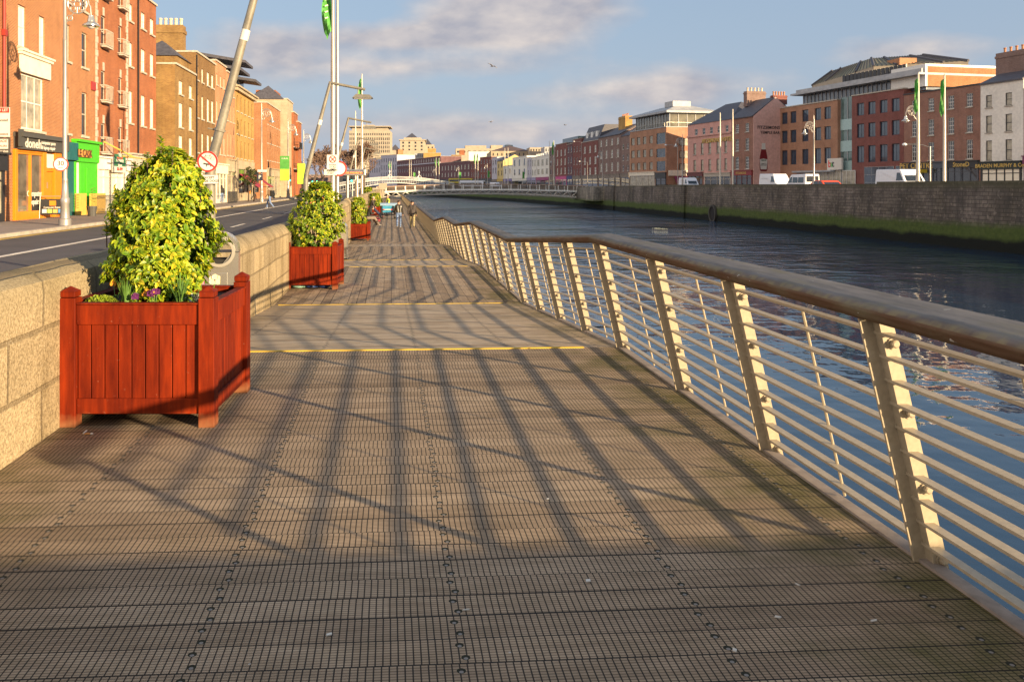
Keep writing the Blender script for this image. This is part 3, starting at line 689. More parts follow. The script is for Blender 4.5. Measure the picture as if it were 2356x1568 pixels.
shrub('tall rounded yellow-green shrub in the nearest planter, in front of the shops', (P1.x, P1.y, .80), -TH, pr1, 1.09, 2300, .047, 3, .95, sprigs=((.02, -.1, 1.06, .16), (.2, -.05, .96, .13), (.31, -.1, .82, .1), (-.17, -.1, .93, .10), (-.30, -.12, .72, .08), (.12, -.15, 1.02, .11), (-.08, -.1, 1.02, .08), (-.38, -.1, .5, .07)))
P2 = at(725, 16.98)
planter('second red planter box, with the wide two-humped shrub, at the foot of the first ramp', (P2.x, P2.y, -.411), -TH)
def pr2(t):
    if t < .45: return (.0, .34 + .16 * min(1, t / .25))
    return (.07 + .02 * t, .50 - .22 * (t - .45) / .55 - (.1 if t > .88 else 0))
shrub('wide two-humped yellow-green shrub in the second planter, left of the silver bin', (P2.x, P2.y, .39), -TH, pr2, 1.30, 1400, .05, 5, .9, sprigs=((-.45, -.05, .62, .14),))
P3 = at(827, 42.5)
planter('third red planter box, narrow shrub inside, just past the lowest ramp', (P3.x, P3.y, -1.12), -TH)
shrub('narrow upright yellow-green shrub in the third planter beside a seated man', (P3.x - .06, P3.y, -.32), -TH, lambda t: (0, .36 - .1 * max(0, t - .7) / .3), 1.35, 420, .085, 8)
P4 = at(862, 76)
planter('fourth red planter box, between the seated people and the man in a yellow vest', (P4.x, P4.y, -1.12), -TH)
shrub('small loose shrub spilling over the right side of the fourth planter', (P4.x, P4.y, -.32), -TH, lambda t: (.12 - .1 * t, .62 - .22 * t), 1.25, 320, .12, 9)
P5 = at(846, 112)
planter('tiny distant red planter box hidden behind the seated people', (P5.x, P5.y, -1.12), -TH)
shrub('distant yellow shrub beside the slatted pale wall at the end of the boardwalk', (P5.x, P5.y, -.32), -TH, lambda t: (0, .75 - .25 * t), 1.7, 260, .16, 10)

# flowers in the nearest planter
M_['petalp'] = mat('purple_petals', (.10, .012, .09), .6, var=.4, vs=30); M_['petalo'] = mat('orange_petals', (.65, .28, .02), .6, var=.2, vs=30)
M_['petalw'] = mat('pale_yellow_petals', (.7, .66, .42), .6, var=.1, vs=30); M_['petalk'] = mat('pink_petals', (.55, .2, .32), .6, var=.2, vs=30)
M_['grass'] = mat('daffodil_leaf', (.10, .2, .035), .45, var=.3, vs=12); M_['sedum'] = mat('lime_groundcover', (.30, .4, .03), .6, var=.3, vs=30)
PM = Matrix.Translation((P1.x, P1.y, 0)) @ Matrix.Rotation(-TH, 4, 'Z')
def pl(x, y, z=.80): v = PM @ Vector((x, y, z)); return tuple(v)
def pansy(label, loc, pm_, cm_, sz=.03, faces=1):
    t = thing('pansy', label, 'flower', loc, 0, 'pansies in the nearest planter'); rnd = random.Random(int(loc[0] * 1000) + 5)
    st = MB(); pe = MB(); lf = MB()
    for k in range(faces):
        hx, hy, hz = rnd.uniform(-.04, .04), rnd.uniform(-.03, .03), rnd.uniform(.07, .12)
        st.tube([(hx * .3, hy * .3, 0), (hx, hy + .01, hz)], .003, 5)
        for a in (90, 30, 150, 215, 325):
            ca, sa = math.cos(R(a)), math.sin(R(a)); pts = []
            cx, cz = hx + sz * .55 * ca, hz + sz * .55 * sa; yy = hy - .002 * (a % 7)
            for q in range(8): pts.append((cx + sz * .58 * math.cos(q * .785), yy - .006 * math.cos(q * .785 * 2), cz + sz * .58 * math.sin(q * .785)))
            pe.face(pts, 0)
        pe.face([(hx + .006 * math.cos(q), hy - .014, hz + .006 * math.sin(q)) for q in (0, 1.05, 2.1, 3.14, 4.2, 5.2)], 1)
    for k in range(6):
        a = k * 1.05; lf.face([(0, 0, .01), (.03 * math.cos(a - .3), .03 * math.sin(a - .3), .03), (.055 * math.cos(a), .055 * math.sin(a), .025), (.03 * math.cos(a + .3), .03 * math.sin(a + .3), .03)])
    st.build('stem', M_['grass'], t); pe.build('petals', [pm_, cm_], t); lf.build('leaves', M_['grass'], t); return t
pansy('dark purple pansies at the front middle of the nearest planter', pl(.06, -.36), M_['petalp'], M_['petalo'], .024, 4)
pansy('dark purple pansy left of the middle pansies in the nearest planter', pl(-.04, -.40), M_['petalp'], M_['petalp'], .026, 1)
pansy('orange pansy above the purple ones in the nearest planter', pl(.02, -.30), M_['petalo'], M_['petalp'], .02, 2)
pansy('large pale cream pansy at the back right corner of the nearest planter', pl(.33, .12, .84), M_['petalw'], M_['petalp'], .042, 1)
pansy('pink pansies by the right edge of the nearest planter', pl(.26, .02, .83), M_['petalk'], M_['petalo'], .024, 3)
pansy('yellow flower at the left back of the nearest planter', pl(-.28, -.18, .83), M_['petalo'], M_['petalo'], .022, 2)
def clump(label, loc, n, h, spread, name='daffodil_clump'):
    rnd = random.Random(n + int(loc[0] * 77)); mb = MB()
    for i in range(n):
        a = rnd.uniform(0, 6.28); r0 = rnd.uniform(0, .04); L = h * rnd.uniform(.7, 1.1); s = rnd.uniform(.1, 1) * spread; w = .005
        d = Vector((math.cos(a), math.sin(a), 0)); sd = Vector((-d.y, d.x, 0)); pts = [d * (r0 + s * t * t) + Vector((0, 0, L * t)) for t in (0, .4, .75, 1)]
        for p, q, wa, wb in zip(pts, pts[1:], (w, w, w * .8), (w, w * .8, .001)):
            mb.face([p - sd * wa, p + sd * wa, q + sd * wb, q - sd * wb])
    return tag(mb.build(name, M_['grass'], loc=loc), label, 'plant', 'leaf clumps in the planters')
clump('spiky green daffodil leaves left of the shrub in the nearest planter', pl(-.15, -.32), 34, .2, .12)
clump('spiky green daffodil leaves right of the pansies in the nearest planter', pl(.24, -.34), 28, .22, .12)
rnd = random.Random(4); lv = Leaves()
for i in range(420):
    a = rnd.uniform(0, 6.28); r_ = math.sqrt(rnd.random()); p = Vector((.13 * r_ * math.cos(a), .1 * r_ * math.sin(a), .065 * (1 - r_ * r_) + .01))
    d = Vector((rnd.uniform(-1, 1), rnd.uniform(-1, 1), .6)).normalized(); k = rnd.uniform(.7, 1.1); lv.leaf(p, d, Vector((0, 0, 1)), .028, .022, (.2 * k, .3 * k, .03), (.36 * k, .42 * k, .04))
t = thing('groundcover_plant', 'low lime green mound of small leaves at the left front of the nearest planter', 'plant', pl(-.33, -.33, .79)); lv.build('foliage', M_['leaf'], t)
lv = Leaves()
for i in range(260):
    a = rnd.uniform(0, 6.28); r_ = math.sqrt(rnd.random()); p = Vector((.16 * r_ * math.cos(a), .12 * r_ * math.sin(a), .05 * (1 - r_ * r_) + .01))
    d = Vector((rnd.uniform(-1, 1), rnd.uniform(-1, 1), .8)).normalized(); w = rnd.random() < .45; c = (.6, .58, .5) if w else (.08, .14, .03); lv.leaf(p, d, Vector((0, 0, 1)), .02, .014, c, c)
t = thing('alyssum_plant', 'white and green trailing flowers beside the pink pansies in the nearest planter', 'plant', pl(.31, -.2, .80)); lv.build('foliage', M_['leaf'], t)
clump('grassy leaves at the left front of the second planter', (P2.x - .3, P2.y - .3, .39), 30, .2, .12)
clump('grassy leaves at the right front of the second planter', (P2.x + .25, P2.y - .34, .39), 30, .2, .12)
clump('grassy leaves around the foot of the shrub in the third planter', (P3.x + .2, P3.y - .3, -.32), 26, .22, .14)
# rubbish stuffed under the second planter
mb = MB()
for i in range(5): mb.lathe([(.02, 0), (.12, .02), (.14, .05), (.05, .085)], 9, (-.3 + .13 * i, -.25 + .05 * (i % 2), 0), 0 if i < 2 else 1)
tag(mb.build('plastic_bag', [mat('pale_green_plastic', (.35, .6, .5), .4), mat('dark_blue_plastic', (.03, .06, .2), .4)], loc=(P2.x, P2.y, -.411), rz=-TH, smooth=2), 'crumpled blue and pale green plastic bags under the second planter', 'bag')
# ---------------------------------------------------------------- litter
def litter(px, py, label, L, w, m, a, name='paper_scrap', cat='litter'):
    p = gp(px, py, .002); mb = MB(); mb.prism([(-L, -w), (L * .8, -w * .8), (L, w), (-L * .7, w * .7)], 'z', 0, .004)
    tag(mb.build(name, m, loc=(p.x, p.y, .003), rz=a), label, cat, 'scraps of litter on the boards')
p = gp(200, 998, .005); mb = MB(); mb.tube([(-.012, 0, .004), (.018, 0, .004)], .0045, 8, 0); mb.tube([(.018, 0, .004), (.03, 0.001, .004)], .0044, 8, 1); mb.tube([(-.02, .004, .004), (-.012, .03, .012)], .0042, 8, 1)
o = mb.build('cigarette_butt', [mat('orange_filter', (.6, .3, .1), .8), mat('white_paper', (.7, .68, .62), .8)], loc=(p.x, p.y, .002)); o.scale = (1.3,) * 3
tag(o, 'broken cigarette butt with orange filter on the boards in front of the nearest planter', 'cigarette')
wp = M_['signw']
for px, py, lb, L, w, a in ((757, 1460, 'crumpled white scrap at the bottom of the photo, left of the middle bolt line', .012, .007, .3), (1072, 1403, 'thin white stick beside the middle bolt line', .014, .002, .1), (1353, 1336, 'pale flattened chewing gum blob right of the middle of the boards', .011, .011, 0),
                     (1260, 1148, 'small pale scrap where the light meets the shade', .009, .006, .8), (1835, 1345, 'white paper shred close to the near railing post', .01, .003, 2), (1690, 1496, 'small white crumb near the bottom edge right of centre', .01, .008, 1),
                     (2010, 1428, 'tan wood chip on the boards at lower right', .016, .004, .2), (1790, 1420, 'pale torn paper on the boards at lower right', .012, .006, 2.6)):
    litter(px, py, lb, L, w, wp, a)
# ---------------------------------------------------------------- building kit
def rectframe(mb, x0, x1, z0, z1, t, y0, y1):
    mb.box(x0, x0 + t, y0, y1, z0, z1); mb.box(x1 - t, x1, y0, y1, z0, z1)
    mb.box(x0 + t, x1 - t, y0, y1, z0, z0 + t); mb.box(x0 + t, x1 - t, y0, y1, z1 - t, z1)
STY = dict(
    sash=dict(f='white', p='glass', nx=1, ny=2, s='stone'), sash6=dict(f='white', p='glass', nx=3, ny=4, s='stone', ft=.06), blind=dict(f='white', p='blind', nx=1, ny=2, s='stone'),
    dark=dict(f='black', p='glass', nx=1, ny=2, s='stone'), darkc=dict(f='black', p='curtain', nx=1, ny=2, s='stone'), brownsash=dict(f='stone', p='glass', nx=1, ny=2, s='stone'),
    navy=dict(f='navy', p='glassb', nx=2, ny=1, s=None, ft=.10), steel=dict(f='white', p='glass', nx=2, ny=1, s=None), shop=dict(f='black', p='glass', nx=3, ny=1, s=None, ft=.08),
    lit=dict(f='white', p='curtain', nx=3, ny=1, s=None, ft=.08), strip=dict(f='white', p='glassb', nx=6, ny=1, s=None), tri=dict(f='black', p='curtain', nx=3, ny=1, s=None), big=dict(f='white', p='curtain', nx=3, ny=2, s='stone', ft=.09),
    warm=dict(f='white', p='curtain', nx=1, ny=2, s='stone'), bay=dict(f='steel', p='glassb', nx=3, ny=1, s=None, ft=.05), gw=dict(f='lead', p='glassb', nx=4, ny=3, s=None, ft=.05))
_wc = {}
def window(root, u0, u1, z0, z1, rd, sty):
    w, h = u1 - u0, z1 - z0; st = STY[sty]; key = (round(w, 2), round(h, 2), sty)
    if key not in _wc:
        ft = st.get('ft', .07); f = MB(); rectframe(f, 0, w, 0, h, ft, -.07, -.005)
        for i in range(1, st['nx']): x = w * i / st['nx']; f.box(x - .022, x + .022, -.055, -.02, ft, h - ft)
        for j in range(1, st['ny']):
            z = h * j / st['ny']; t = .035 if st['ny'] == 2 or j * 2 == st['ny'] else .02
            f.box(ft, w - ft, -.066, -.012, z - t, z + t)
        p = MB(); p.box(ft * .5, w - ft * .5, -.034, -.026, ft * .5, h - ft * .5)
        s = None
        if st['s']: sm = MB(); sm.box(-.1, w + .1, -rd - .11, -rd + .05, -.13, -.004); s = sm.mesh('sill', M_[st['s']])
        _wc[key] = (f.mesh('window', M_[st['f']]), p.mesh('pane', M_[st['p']]), s)
    fm, pm_, sm = _wc[key]
    o = link('window', fm, root, (u0, rd, z0)); link('pane', pm_, o)
    if sm: link('sill', sm, o)
    return o
def chimney(root, x, y, z, w, d, h, npots, m, potm=None, along='x'):
    mb = MB(); mb.box(x - w / 2, x + w / 2, y - d / 2, y + d / 2, z, z + h * .82); mb.box(x - w / 2 - .08, x + w / 2 + .08, y - d / 2 - .08, y + d / 2 + .08, z + h * .82, z + h * .9); mb.box(x - w / 2, x + w / 2, y - d / 2, y + d / 2, z + h * .9, z + h)
    c = mb.build('chimney', m, root)
    for i in range(npots):
        t = (i + .5) / npots - .5; p = MB(); px, py = (x + t * w * .95, y) if along == 'x' else (x, y + t * d * .95)
        r = min(.17, .36 * max(w, d) / npots); p.lathe([(r, 0), (r * .8, .1), (r * .75, .5), (r * .95, .53), (r * .95, .66)], 9, (px, py, z + h)); p.build('chimney_pot', potm or M_['salmonp'], c, smooth=1)
    return c
M_['salmonp'] = mat('terracotta_pot', (.42, .18, .08), .7)
M_['palep'] = mat('pale_clay_pot', (.55, .44, .3), .7)
def building(name, label, cat, fac, ztop, wall, wins, z0=None, depth=10, rd=.16, roof='flat', rh=2.5, roofm=None, cap='stone', group=None, sidewins=(), quoins=None, capt=.3):
    """wins: (u0, u1, z0, z1, style) in facade metres and world heights"""
    z0 = GZ if z0 is None else z0
    t = thing(name, label, cat, (fac.p0.x, fac.p0.y, z0), fac.rot, group)
    W, Ht = fac.W, ztop - z0; wl = BR[wall] if wall in BR else M_[wall]
    ws = [(max(.05, a), min(W - .05, b_), max(.1, c - z0), min(Ht - .1, d - z0), s) for a, b_, c, d, s in wins]
    ws = [w for w in ws if w[1] - w[0] > .2 and w[3] - w[2] > .2]
    mb = MB()
    us = sorted({0, W} | {w[0] for w in ws} | {w[1] for w in ws}); zs = sorted({0, Ht} | {w[2] for w in ws} | {w[3] for w in ws})
    for a, b_ in zip(us, us[1:]):
        if b_ - a < 1e-4: continue
        run = None
        for c, d in zip(zs, zs[1:]):
            if d - c < 1e-4: continue
            uc, zc = (a + b_) / 2, (c + d) / 2
            if any(w[0] < uc < w[1] and w[2] < zc < w[3] for w in ws):
                if run: mb.face([(a, 0, run[0]), (b_, 0, run[0]), (b_, 0, run[1]), (a, 0, run[1])]); run = None
            else: run = (run[0] if run else c, d)
        if run: mb.face([(a, 0, run[0]), (b_, 0, run[0]), (b_, 0, run[1]), (a, 0, run[1])])
    for a, b_, c, d, s in ws:
        mb.face([(a, 0, c), (b_, 0, c), (b_, rd, c), (a, rd, c)]); mb.face([(a, 0, d), (a, rd, d), (b_, rd, d), (b_, 0, d)])
        mb.face([(a, 0, c), (a, rd, c), (a, rd, d), (a, 0, d)]); mb.face([(b_, 0, c), (b_, 0, d), (b_, rd, d), (b_, rd, c)])
    D = depth
    mb.face([(0, 0, 0), (0, 0, Ht), (0, D, Ht), (0, D, 0)]); mb.face([(W, 0, 0), (W, D, 0), (W, D, Ht), (W, 0, Ht)]); mb.face([(0, D, 0), (0, D, Ht), (W, D, Ht), (W, D, 0)])
    if roof == 'gable': mb.face([(0, 0, Ht), (0, D / 2, Ht + rh), (0, D, Ht)]); mb.face([(W, 0, Ht), (W, D, Ht), (W, D / 2, Ht + rh)])
    mb.build('wall', wl, t)
    rm = roofm or M_['slate']; r = MB()
    if roof == 'flat': r.box(.3, W - .3, .3, D - .02, Ht - .6, Ht - .35)
    elif roof == 'gable':
        e = .12
        r.raw([(-.05, -.2, Ht - .06), (W + .05, -.2, Ht - .06), (W + .05, D / 2, Ht + rh + .05), (-.05, D / 2, Ht + rh + .05), (-.05, -.2, Ht + e), (W + .05, -.2, Ht + e), (W + .05, D / 2, Ht + rh + e + .08), (-.05, D / 2, Ht + rh + e + .08)], [(0, 1, 2, 3), (4, 7, 6, 5), (0, 4, 5, 1), (0, 3, 7, 4), (1, 5, 6, 2)])
        r.raw([(-.05, D / 2, Ht + rh + .05), (W + .05, D / 2, Ht + rh + .05), (W + .05, D + .2, Ht - .06), (-.05, D + .2, Ht - .06), (-.05, D / 2, Ht + rh + e + .08), (W + .05, D / 2, Ht + rh + e + .08), (W + .05, D + .2, Ht + e), (-.05, D + .2, Ht + e)], [(0, 1, 2, 3), (4, 7, 6, 5), (3, 2, 6, 7), (0, 3, 7, 4), (1, 5, 6, 2)])
    elif roof == 'hip':
        i = min(W, D) / 2 * .98; o_ = .15
        if W >= D: rp = [(i, D / 2), (W - i, D / 2)]
        else: rp = [(W / 2, i), (W / 2, D - i)]
        r.raw([(-o_, -o_, Ht), (W + o_, -o_, Ht), (W + o_, D + o_, Ht), (-o_, D + o_, Ht), (rp[0][0], rp[0][1], Ht + rh), (rp[1][0], rp[1][1], Ht + rh)],
              [(0, 1, 5, 4), (1, 2, 5), (2, 3, 4, 5), (3, 0, 4), (3, 2, 1, 0)] if W >= D else [(0, 1, 4), (1, 2, 5, 4), (2, 3, 5), (3, 0, 4, 5), (3, 2, 1, 0)])
    elif roof == 'mansard':
        i = rh * .45
        r.raw([(0, 0, Ht), (W, 0, Ht), (W, D, Ht), (0, D, Ht), (.1, i, Ht + rh), (W - .1, i, Ht + rh), (W - .1, D, Ht + rh), (.1, D, Ht + rh)], [(0, 1, 5, 4), (1, 2, 6, 5), (2, 3, 7, 6), (3, 0, 4, 7), (4, 5, 6, 7)])
    r.build('roof', rm, t)
    if cap and roof in ('flat', 'mansard'):
        c = MB(); c.box(-.02, W + .02, -.12, capt, Ht + .002, Ht + .16); c.box(-.06, .28, capt, D, Ht + .002, Ht + .14); c.box(W - .28, W + .06, capt, D, Ht + .002, Ht + .14)
        c.build('coping', M_[cap], t)
    for a, b_, c, d, s in ws: window(t, a, b_, c, d, rd, s)
    return t
def grid(fac, cols, rows, sty, half=None):
    """cols: list of (left px, right px); rows: list of (world z0, z1)"""
    out = []
    for j, (a, b_) in enumerate(cols):
        for i, (z0, z1) in enumerate(rows):
            s = sty(i, j) if callable(sty) else sty
            if s: out.append((fac.u(a), fac.u(b_), z0, z1, s))
    return out
def zr(fac, px, *pairs): return [(fac.z(px, b_), fac.z(px, a)) for a, b_ in pairs]
def autocols(fac, n, wfrac=.42, a=0.0, b_=1.0):
    W = fac.W * (b_ - a); o = fac.W * a; st = W / n
    return [(o + st * (i + .5) - st * wfrac / 2, o + st * (i + .5) + st * wfrac / 2) for i in range(n)]
def ugrid(cols, rows, sty): return [(a, b_, z0, z1, sty(i, j) if callable(sty) else sty) for j, (a, b_) in enumerate(cols) for i, (z0, z1) in enumerate(rows)]
def shopfront(t, W, u0, u1, z0, zf0, zf1, col, fcol=None, glass='glass', nx=3, txt=None, tmat=None, tsize=None, name='shopfront', door=None, out=.12):
    """frame and fascia of a shop built on the front of thing t; heights relative to the thing"""
    f = MB(); f.box(u0, u0 + .25, -out, -.002, z0, zf0); f.box(u1 - .25, u1, -out, -.002, z0, zf0); f.box(u0 + .25, u1 - .25, -out, -.002, z0, z0 + .4)
    for i in range(1, nx):
        x = u0 + (u1 - u0) * i / nx; f.box(x - .06, x + .06, -out, -.02, z0 + .4, zf0)
    f.box(u0 + .25, u1 - .25, -out, -.02, zf0 - .5, zf0 - .42)
    sf = f.build(name, col, t)
    p = MB(); p.box(u0 + .25, u1 - .25, -.06, -.012, z0 + .4, zf0); p.build('shop_window', M_[glass] if isinstance(glass, str) else glass, sf)
    s = MB(); s.box(u0 - .05, u1 + .05, -out - .12, -.003, zf0 + .002, zf1); s.box(u0 - .1, u1 + .1, -out - .26, -.003, zf1 + .002, zf1 + .12)
    sg = s.build('fascia', fcol or col, sf)
    if txt: text(sg, txt, tsize or (zf1 - zf0) * .62, ((u0 + u1) / 2, -out - .135, (zf0 + zf1) / 2), (R(90), 0, 0), tmat or M_['gold'])
    return sf

# ---------------------------------------------------------------- left quay: terraces along the road
PZ = RZ + .128
XLF = -18.4
pA, pB = onx(-110, XLF)[0], onx(359, XLF)[0]
FL = Fac(pA, pB)
def fl(a, b_): return FL.sub(a, b_)
# 0 sliver at the far left of the frame
f0 = fl(-110, 8.2)
b0 = building('brick_house', 'red brick house cut off by the left edge of the photo, with a black shopfront', 'house', f0, 17, 'red', grid(f0, [(-60, -40)], [(5.2, 7.6), (9.2, 11.4), (12.6, 14.4)], 'sash'), PZ, group='brick terraces on the near quay')
h = lambda z: z - PZ
zs_ = FL.z(c2(60)[0], c2(0, 620)[1])
shopfront(b0, f0.W, .1, f0.W - .12, 0, h(zs_) - .75, h(zs_), M_['black'], glass='curtain', nx=3)
mb = MB(); mb.tube([(f0.W - .12, -.09, h(zs_) + .3), (f0.W - .12, -.09, 16.4)], .07, 8); mb.box(f0.W - .25, f0.W + .01, -.2, -.01, h(FL.z(8, c1(0, 285)[1])) - .15, h(FL.z(8, c1(0, 285)[1])) + .15)
mb.build('drainpipe', mat('red_drainpipe', (.28, .03, .02), .5), b0)
# A: orange shop
fa = fl(8.4, 141)
W1 = [(*[fa.u(c1(x)[0]) for x in (155, 222)], fa.z(c1(190)[0], c1(0, 405)[1]), fa.z(c1(190)[0], c1(0, 50)[1]), 'blind'),
      (*[fa.u(c1(x)[0]) for x in (335, 385)], fa.z(c1(360)[0], c1(0, 480)[1]), fa.z(c1(360)[0], c1(0, 145)[1]), 'blind'),
      (*[fa.u(c1(x)[0]) for x in (180, 375)], fa.z(c1(275)[0], c1(0, 1115)[1]), fa.z(c1(275)[0], c1(0, 650)[1]), 'big')]
ba = building('brick_house', 'orange red brick house over the orange shopfront, with one wide white studio window', 'house', fa, 17, 'orange', W1, PZ, group='brick terraces on the near quay')
U = lambda x: fa.u(c2(x)[0])
Zc = lambda x, y: h(fa.z(c2(x)[0], c2(0, y)[1]))
mb = MB(); a0, a1 = fa.u(c1(165)[0]), fa.u(c1(418)[0]); zl0, zl1 = h(W1[2][3]) + .02, h(W1[2][3]) + 1.15
mb.box(a0, a1, -.12, -.004, zl0, zl1 - .25); mb.box(a0 - .12, a1 + .12, -.22, -.004, zl1 - .25, zl1 - .1); mb.box(a0 - .18, a1 + .18, -.3, -.004, zl1 - .1, zl1); mb.build('lintel', M_['cream'], ba)
M_['orangep'] = mat('orange_shop_paint', (.68, .20, .008), .45, var=.08); M_['greyf'] = mat('charcoal_fascia', (.065, .062, .055), .5)
zt_, zb_ = Zc(330, 640), 0.02
f = MB(); uL, uR = U(138), U(655)
ug0, ug1, ug2 = U(165), U(300), U(450)
tp = Zc(330, 565)
f.box(uL, ug0, -.16, -.004, 0, tp); f.box(ug2, U(490), -.16, -.004, 0, tp); f.box(U(580), uR, -.18, -.004, 0, tp)
f.box(ug0, ug2, -.14, -.004, 0, .42); f.box(ug0, ug2, -.14, -.004, zt_ + .12, zt_ + .24); f.box(ug0, ug2, -.14, -.004, tp - .14, tp)
for k in range(1, 9):
    if k != 5: x = ug0 + (ug2 - ug0) * k / 9; f.box(x - .035, x + .035, -.13, -.02, zt_ + .24, tp - .14)
f.box((ug0 + ug2) / 2 - .08, (ug0 + ug2) / 2 + .08, -.15, -.01, .42, zt_ + .12)
f.box(U(490), U(580), -.12, -.004, Zc(535, 800), Zc(535, 770))
sf = f.build('shopfront', M_['orangep'], ba, bevel=.01)
f = MB(); f.box(ug0, ug2, -.05, -.012, .42, tp - .1); f.build('shop_window', mat('shop_glass', (.12, .10, .075), .06, var=.5, vs=1.2, spec=.8), sf)
f = MB(); f.box(U(492), U(565), -.07, -.012, .02, Zc(535, 805)); dr_ = f.build('door', M_['orangep'], sf); f = MB(); f.box(U(505), U(505) + .05, -.12, -.07, Zc(505, 990), Zc(505, 920)); f.build('handle', M_['steel'], dr_)
f = MB()
for k in range(4): x = U(495) + (U(578) - U(495)) * (k + .5) / 4; f.box(x - .09, x + .07, -.13, -.02, Zc(535, 760), tp - .1)
f.build('louvre', M_['cream'], sf)
f = MB(); zf0, zf1 = tp + .01, Zc(400, 440)
f.box(U(150), U(655), -.34, -.004, zf0, zf1); f.box(U(145), U(665), -.5, -.004, zf1 + .002, zf1 + .22); f.box(U(120), U(170), -.42, -.35, zf0 + .1, zf1 + .35); f.box(U(640), U(690), -.42, -.35, zf0 + .1, zf1 + .35)
fs = f.build('fascia', M_['greyf'], sf)
text(fs, 'doneh', .66, (U(296), -.35, (zf0 + zf1) / 2), (R(90), 0, 0), M_['signw'], sx=1.15)
text(fs, 'computer parts\n& laptop repair', .26, (U(468), -.35, (zf0 + zf1) / 2), (R(90), 0, 0), M_['signw'], sx=1.1)
text(sf, 'Computer\nRepairs', .42, (U(372), -.07, Zc(372, 1095)), (R(90), 0, 0), M_['signw'])
f = MB(); f.box(U(326), U(428), -.062, -.052, Zc(372, 1260), Zc(372, 1040)); f.build('window_poster', M_['ink'], sf)
# B
fb = fl(141.2, 219)
colsB = [(c1(556)[0], c1(600)[0]), (c1(700)[0], c1(748)[0])]
r_ = zr(fb, c1(725)[0], (c1(0, 285)[1], c1(0, 580)[1]), (c1(0, 795)[1], c1(0, 1165)[1])); r_.append((r_[0][1] + 1.3, r_[0][1] + 3.0))
bb = building('brick_house', 'red brick house with dark sash windows over the teal and green shopfront', 'house', fb, 17.4, 'orange', grid(fb, colsB, r_, 'brownsash'), PZ, group='brick terraces on the near quay')
U = lambda x: fb.u(c2(x)[0])
Zc = lambda x, y: h(fb.z(c2(x)[0], c2(0, y)[1]))
M_['teal'] = mat('teal_shop_paint', (.012, .10, .10), .45); M_['lime'] = mat('bright_green_paint', (.06, .42, .012), .45, var=.06); M_['woodsign'] = mat('carved_wood_sign', (.5, .22, .05), .6, var=.4, vs=5); M_['ochre'] = mat('ochre_hoarding', (.58, .36, .07), .6, var=.1)
uL, uM, uR = max(.05, U(672)), U(800), min(fb.W - .05, U(1080)); top = Zc(950, 485)
f = MB(); f.box(uL, uM, -.15, -.004, 0, top - .1); f.box(uL, uM, -.4, -.15, top - 1.1, top - .1); sf = f.build('shopfront', M_['teal'], bb, bevel=.01)
f = MB(); f.box(uM, uR, -.28, -.004, top - 1.15, top); f.box(uM - .05, uR + .05, -.45, -.004, top + .002, top + .15); f.box(uM, U(818), -.2, -.004, 0, top - 1.15); f.box(U(865), uR, -.16, -.004, 0, top - 1.15)
f.box(U(930), U(968), -.22, -.165, top - 3.0, top - 1.5); f.box(U(972), U(1000), -.2, -.165, Zc(985, 950), Zc(985, 905)); f.build('green_front', M_['lime'], sf, bevel=.01)
f = MB(); f.box(U(820), U(863), -.1, -.004, .9, top - 1.2); f.build('door', M_['white'], sf)
f = MB(); f.box(U(792), U(946), -.42, -.285, Zc(870, 640), Zc(870, 560)); bd = f.build('sign_board', M_['woodsign'], sf); text(bd, 'LE CASK', .62, ((U(792) + U(946)) / 2, -.43, (Zc(870, 640) + Zc(870, 560)) / 2), (R(90), 0, 0), mat('dark_brown_letters', (.06, .02, .008), .6))
f = MB(); n = 9; a0, a1 = U(865), U(1045)
for k in range(n): x = a0 + (a1 - a0) * k / n; f.box(x + .01, x + (a1 - a0) / n - .01, -.75, -.7, .3, Zc(960, 1045))
f.box(U(800), U(862), -.55, -.17, 0, Zc(830, 1045)); f.box(a0, a1, -.72, -.55, .0, .28); f.build('hoarding', M_['ochre'], sf)
f = MB(); f.box(c_ := fb.u(c1(777)[0]), fb.u(c1(812)[0]), -.08, -.004, h(fb.z(c1(795)[0], c1(0, 775)[1])), h(fb.z(c1(795)[0], c1(0, 702)[1]))); f.build('alarm_box', mat('dark_red_box', (.3, .03, .03), .5), bb)
# C
fc = fl(219.2, 293.5)
colsC = [(c1(866)[0], c1(905)[0]), (c1(1014)[0], c1(1048)[0])]
r_ = zr(fc, c1(885)[0], (c1(0, 140)[1], c1(0, 400)[1]), (c1(0, 610)[1], c1(0, 870)[1]), (c1(0, 1060)[1], c1(0, 1310)[1])); r_.append((r_[0][1] + 1.2, r_[0][1] + 2.8))
bc = building('brick_house', 'red brick house with pale quoins and small grey balconies at its windows', 'house', fc, 17.8, 'red', grid(fc, colsC, r_, 'brownsash'), PZ, group='brick terraces on the near quay')
f = MB(); zq = h(fc.z(222, c1(0, 1230)[1]))
for u0_ in (.0, fc.W):
    for k in range(28):
        w = .42 if k % 2 else .27; z = zq + k * .42
        if z < 17: f.box(max(0.003, u0_ - w), min(fc.W - .003, u0_ + w), -.045, -.003, z + .012, z + .408)
f.build('quoins', M_['stone'], bc)
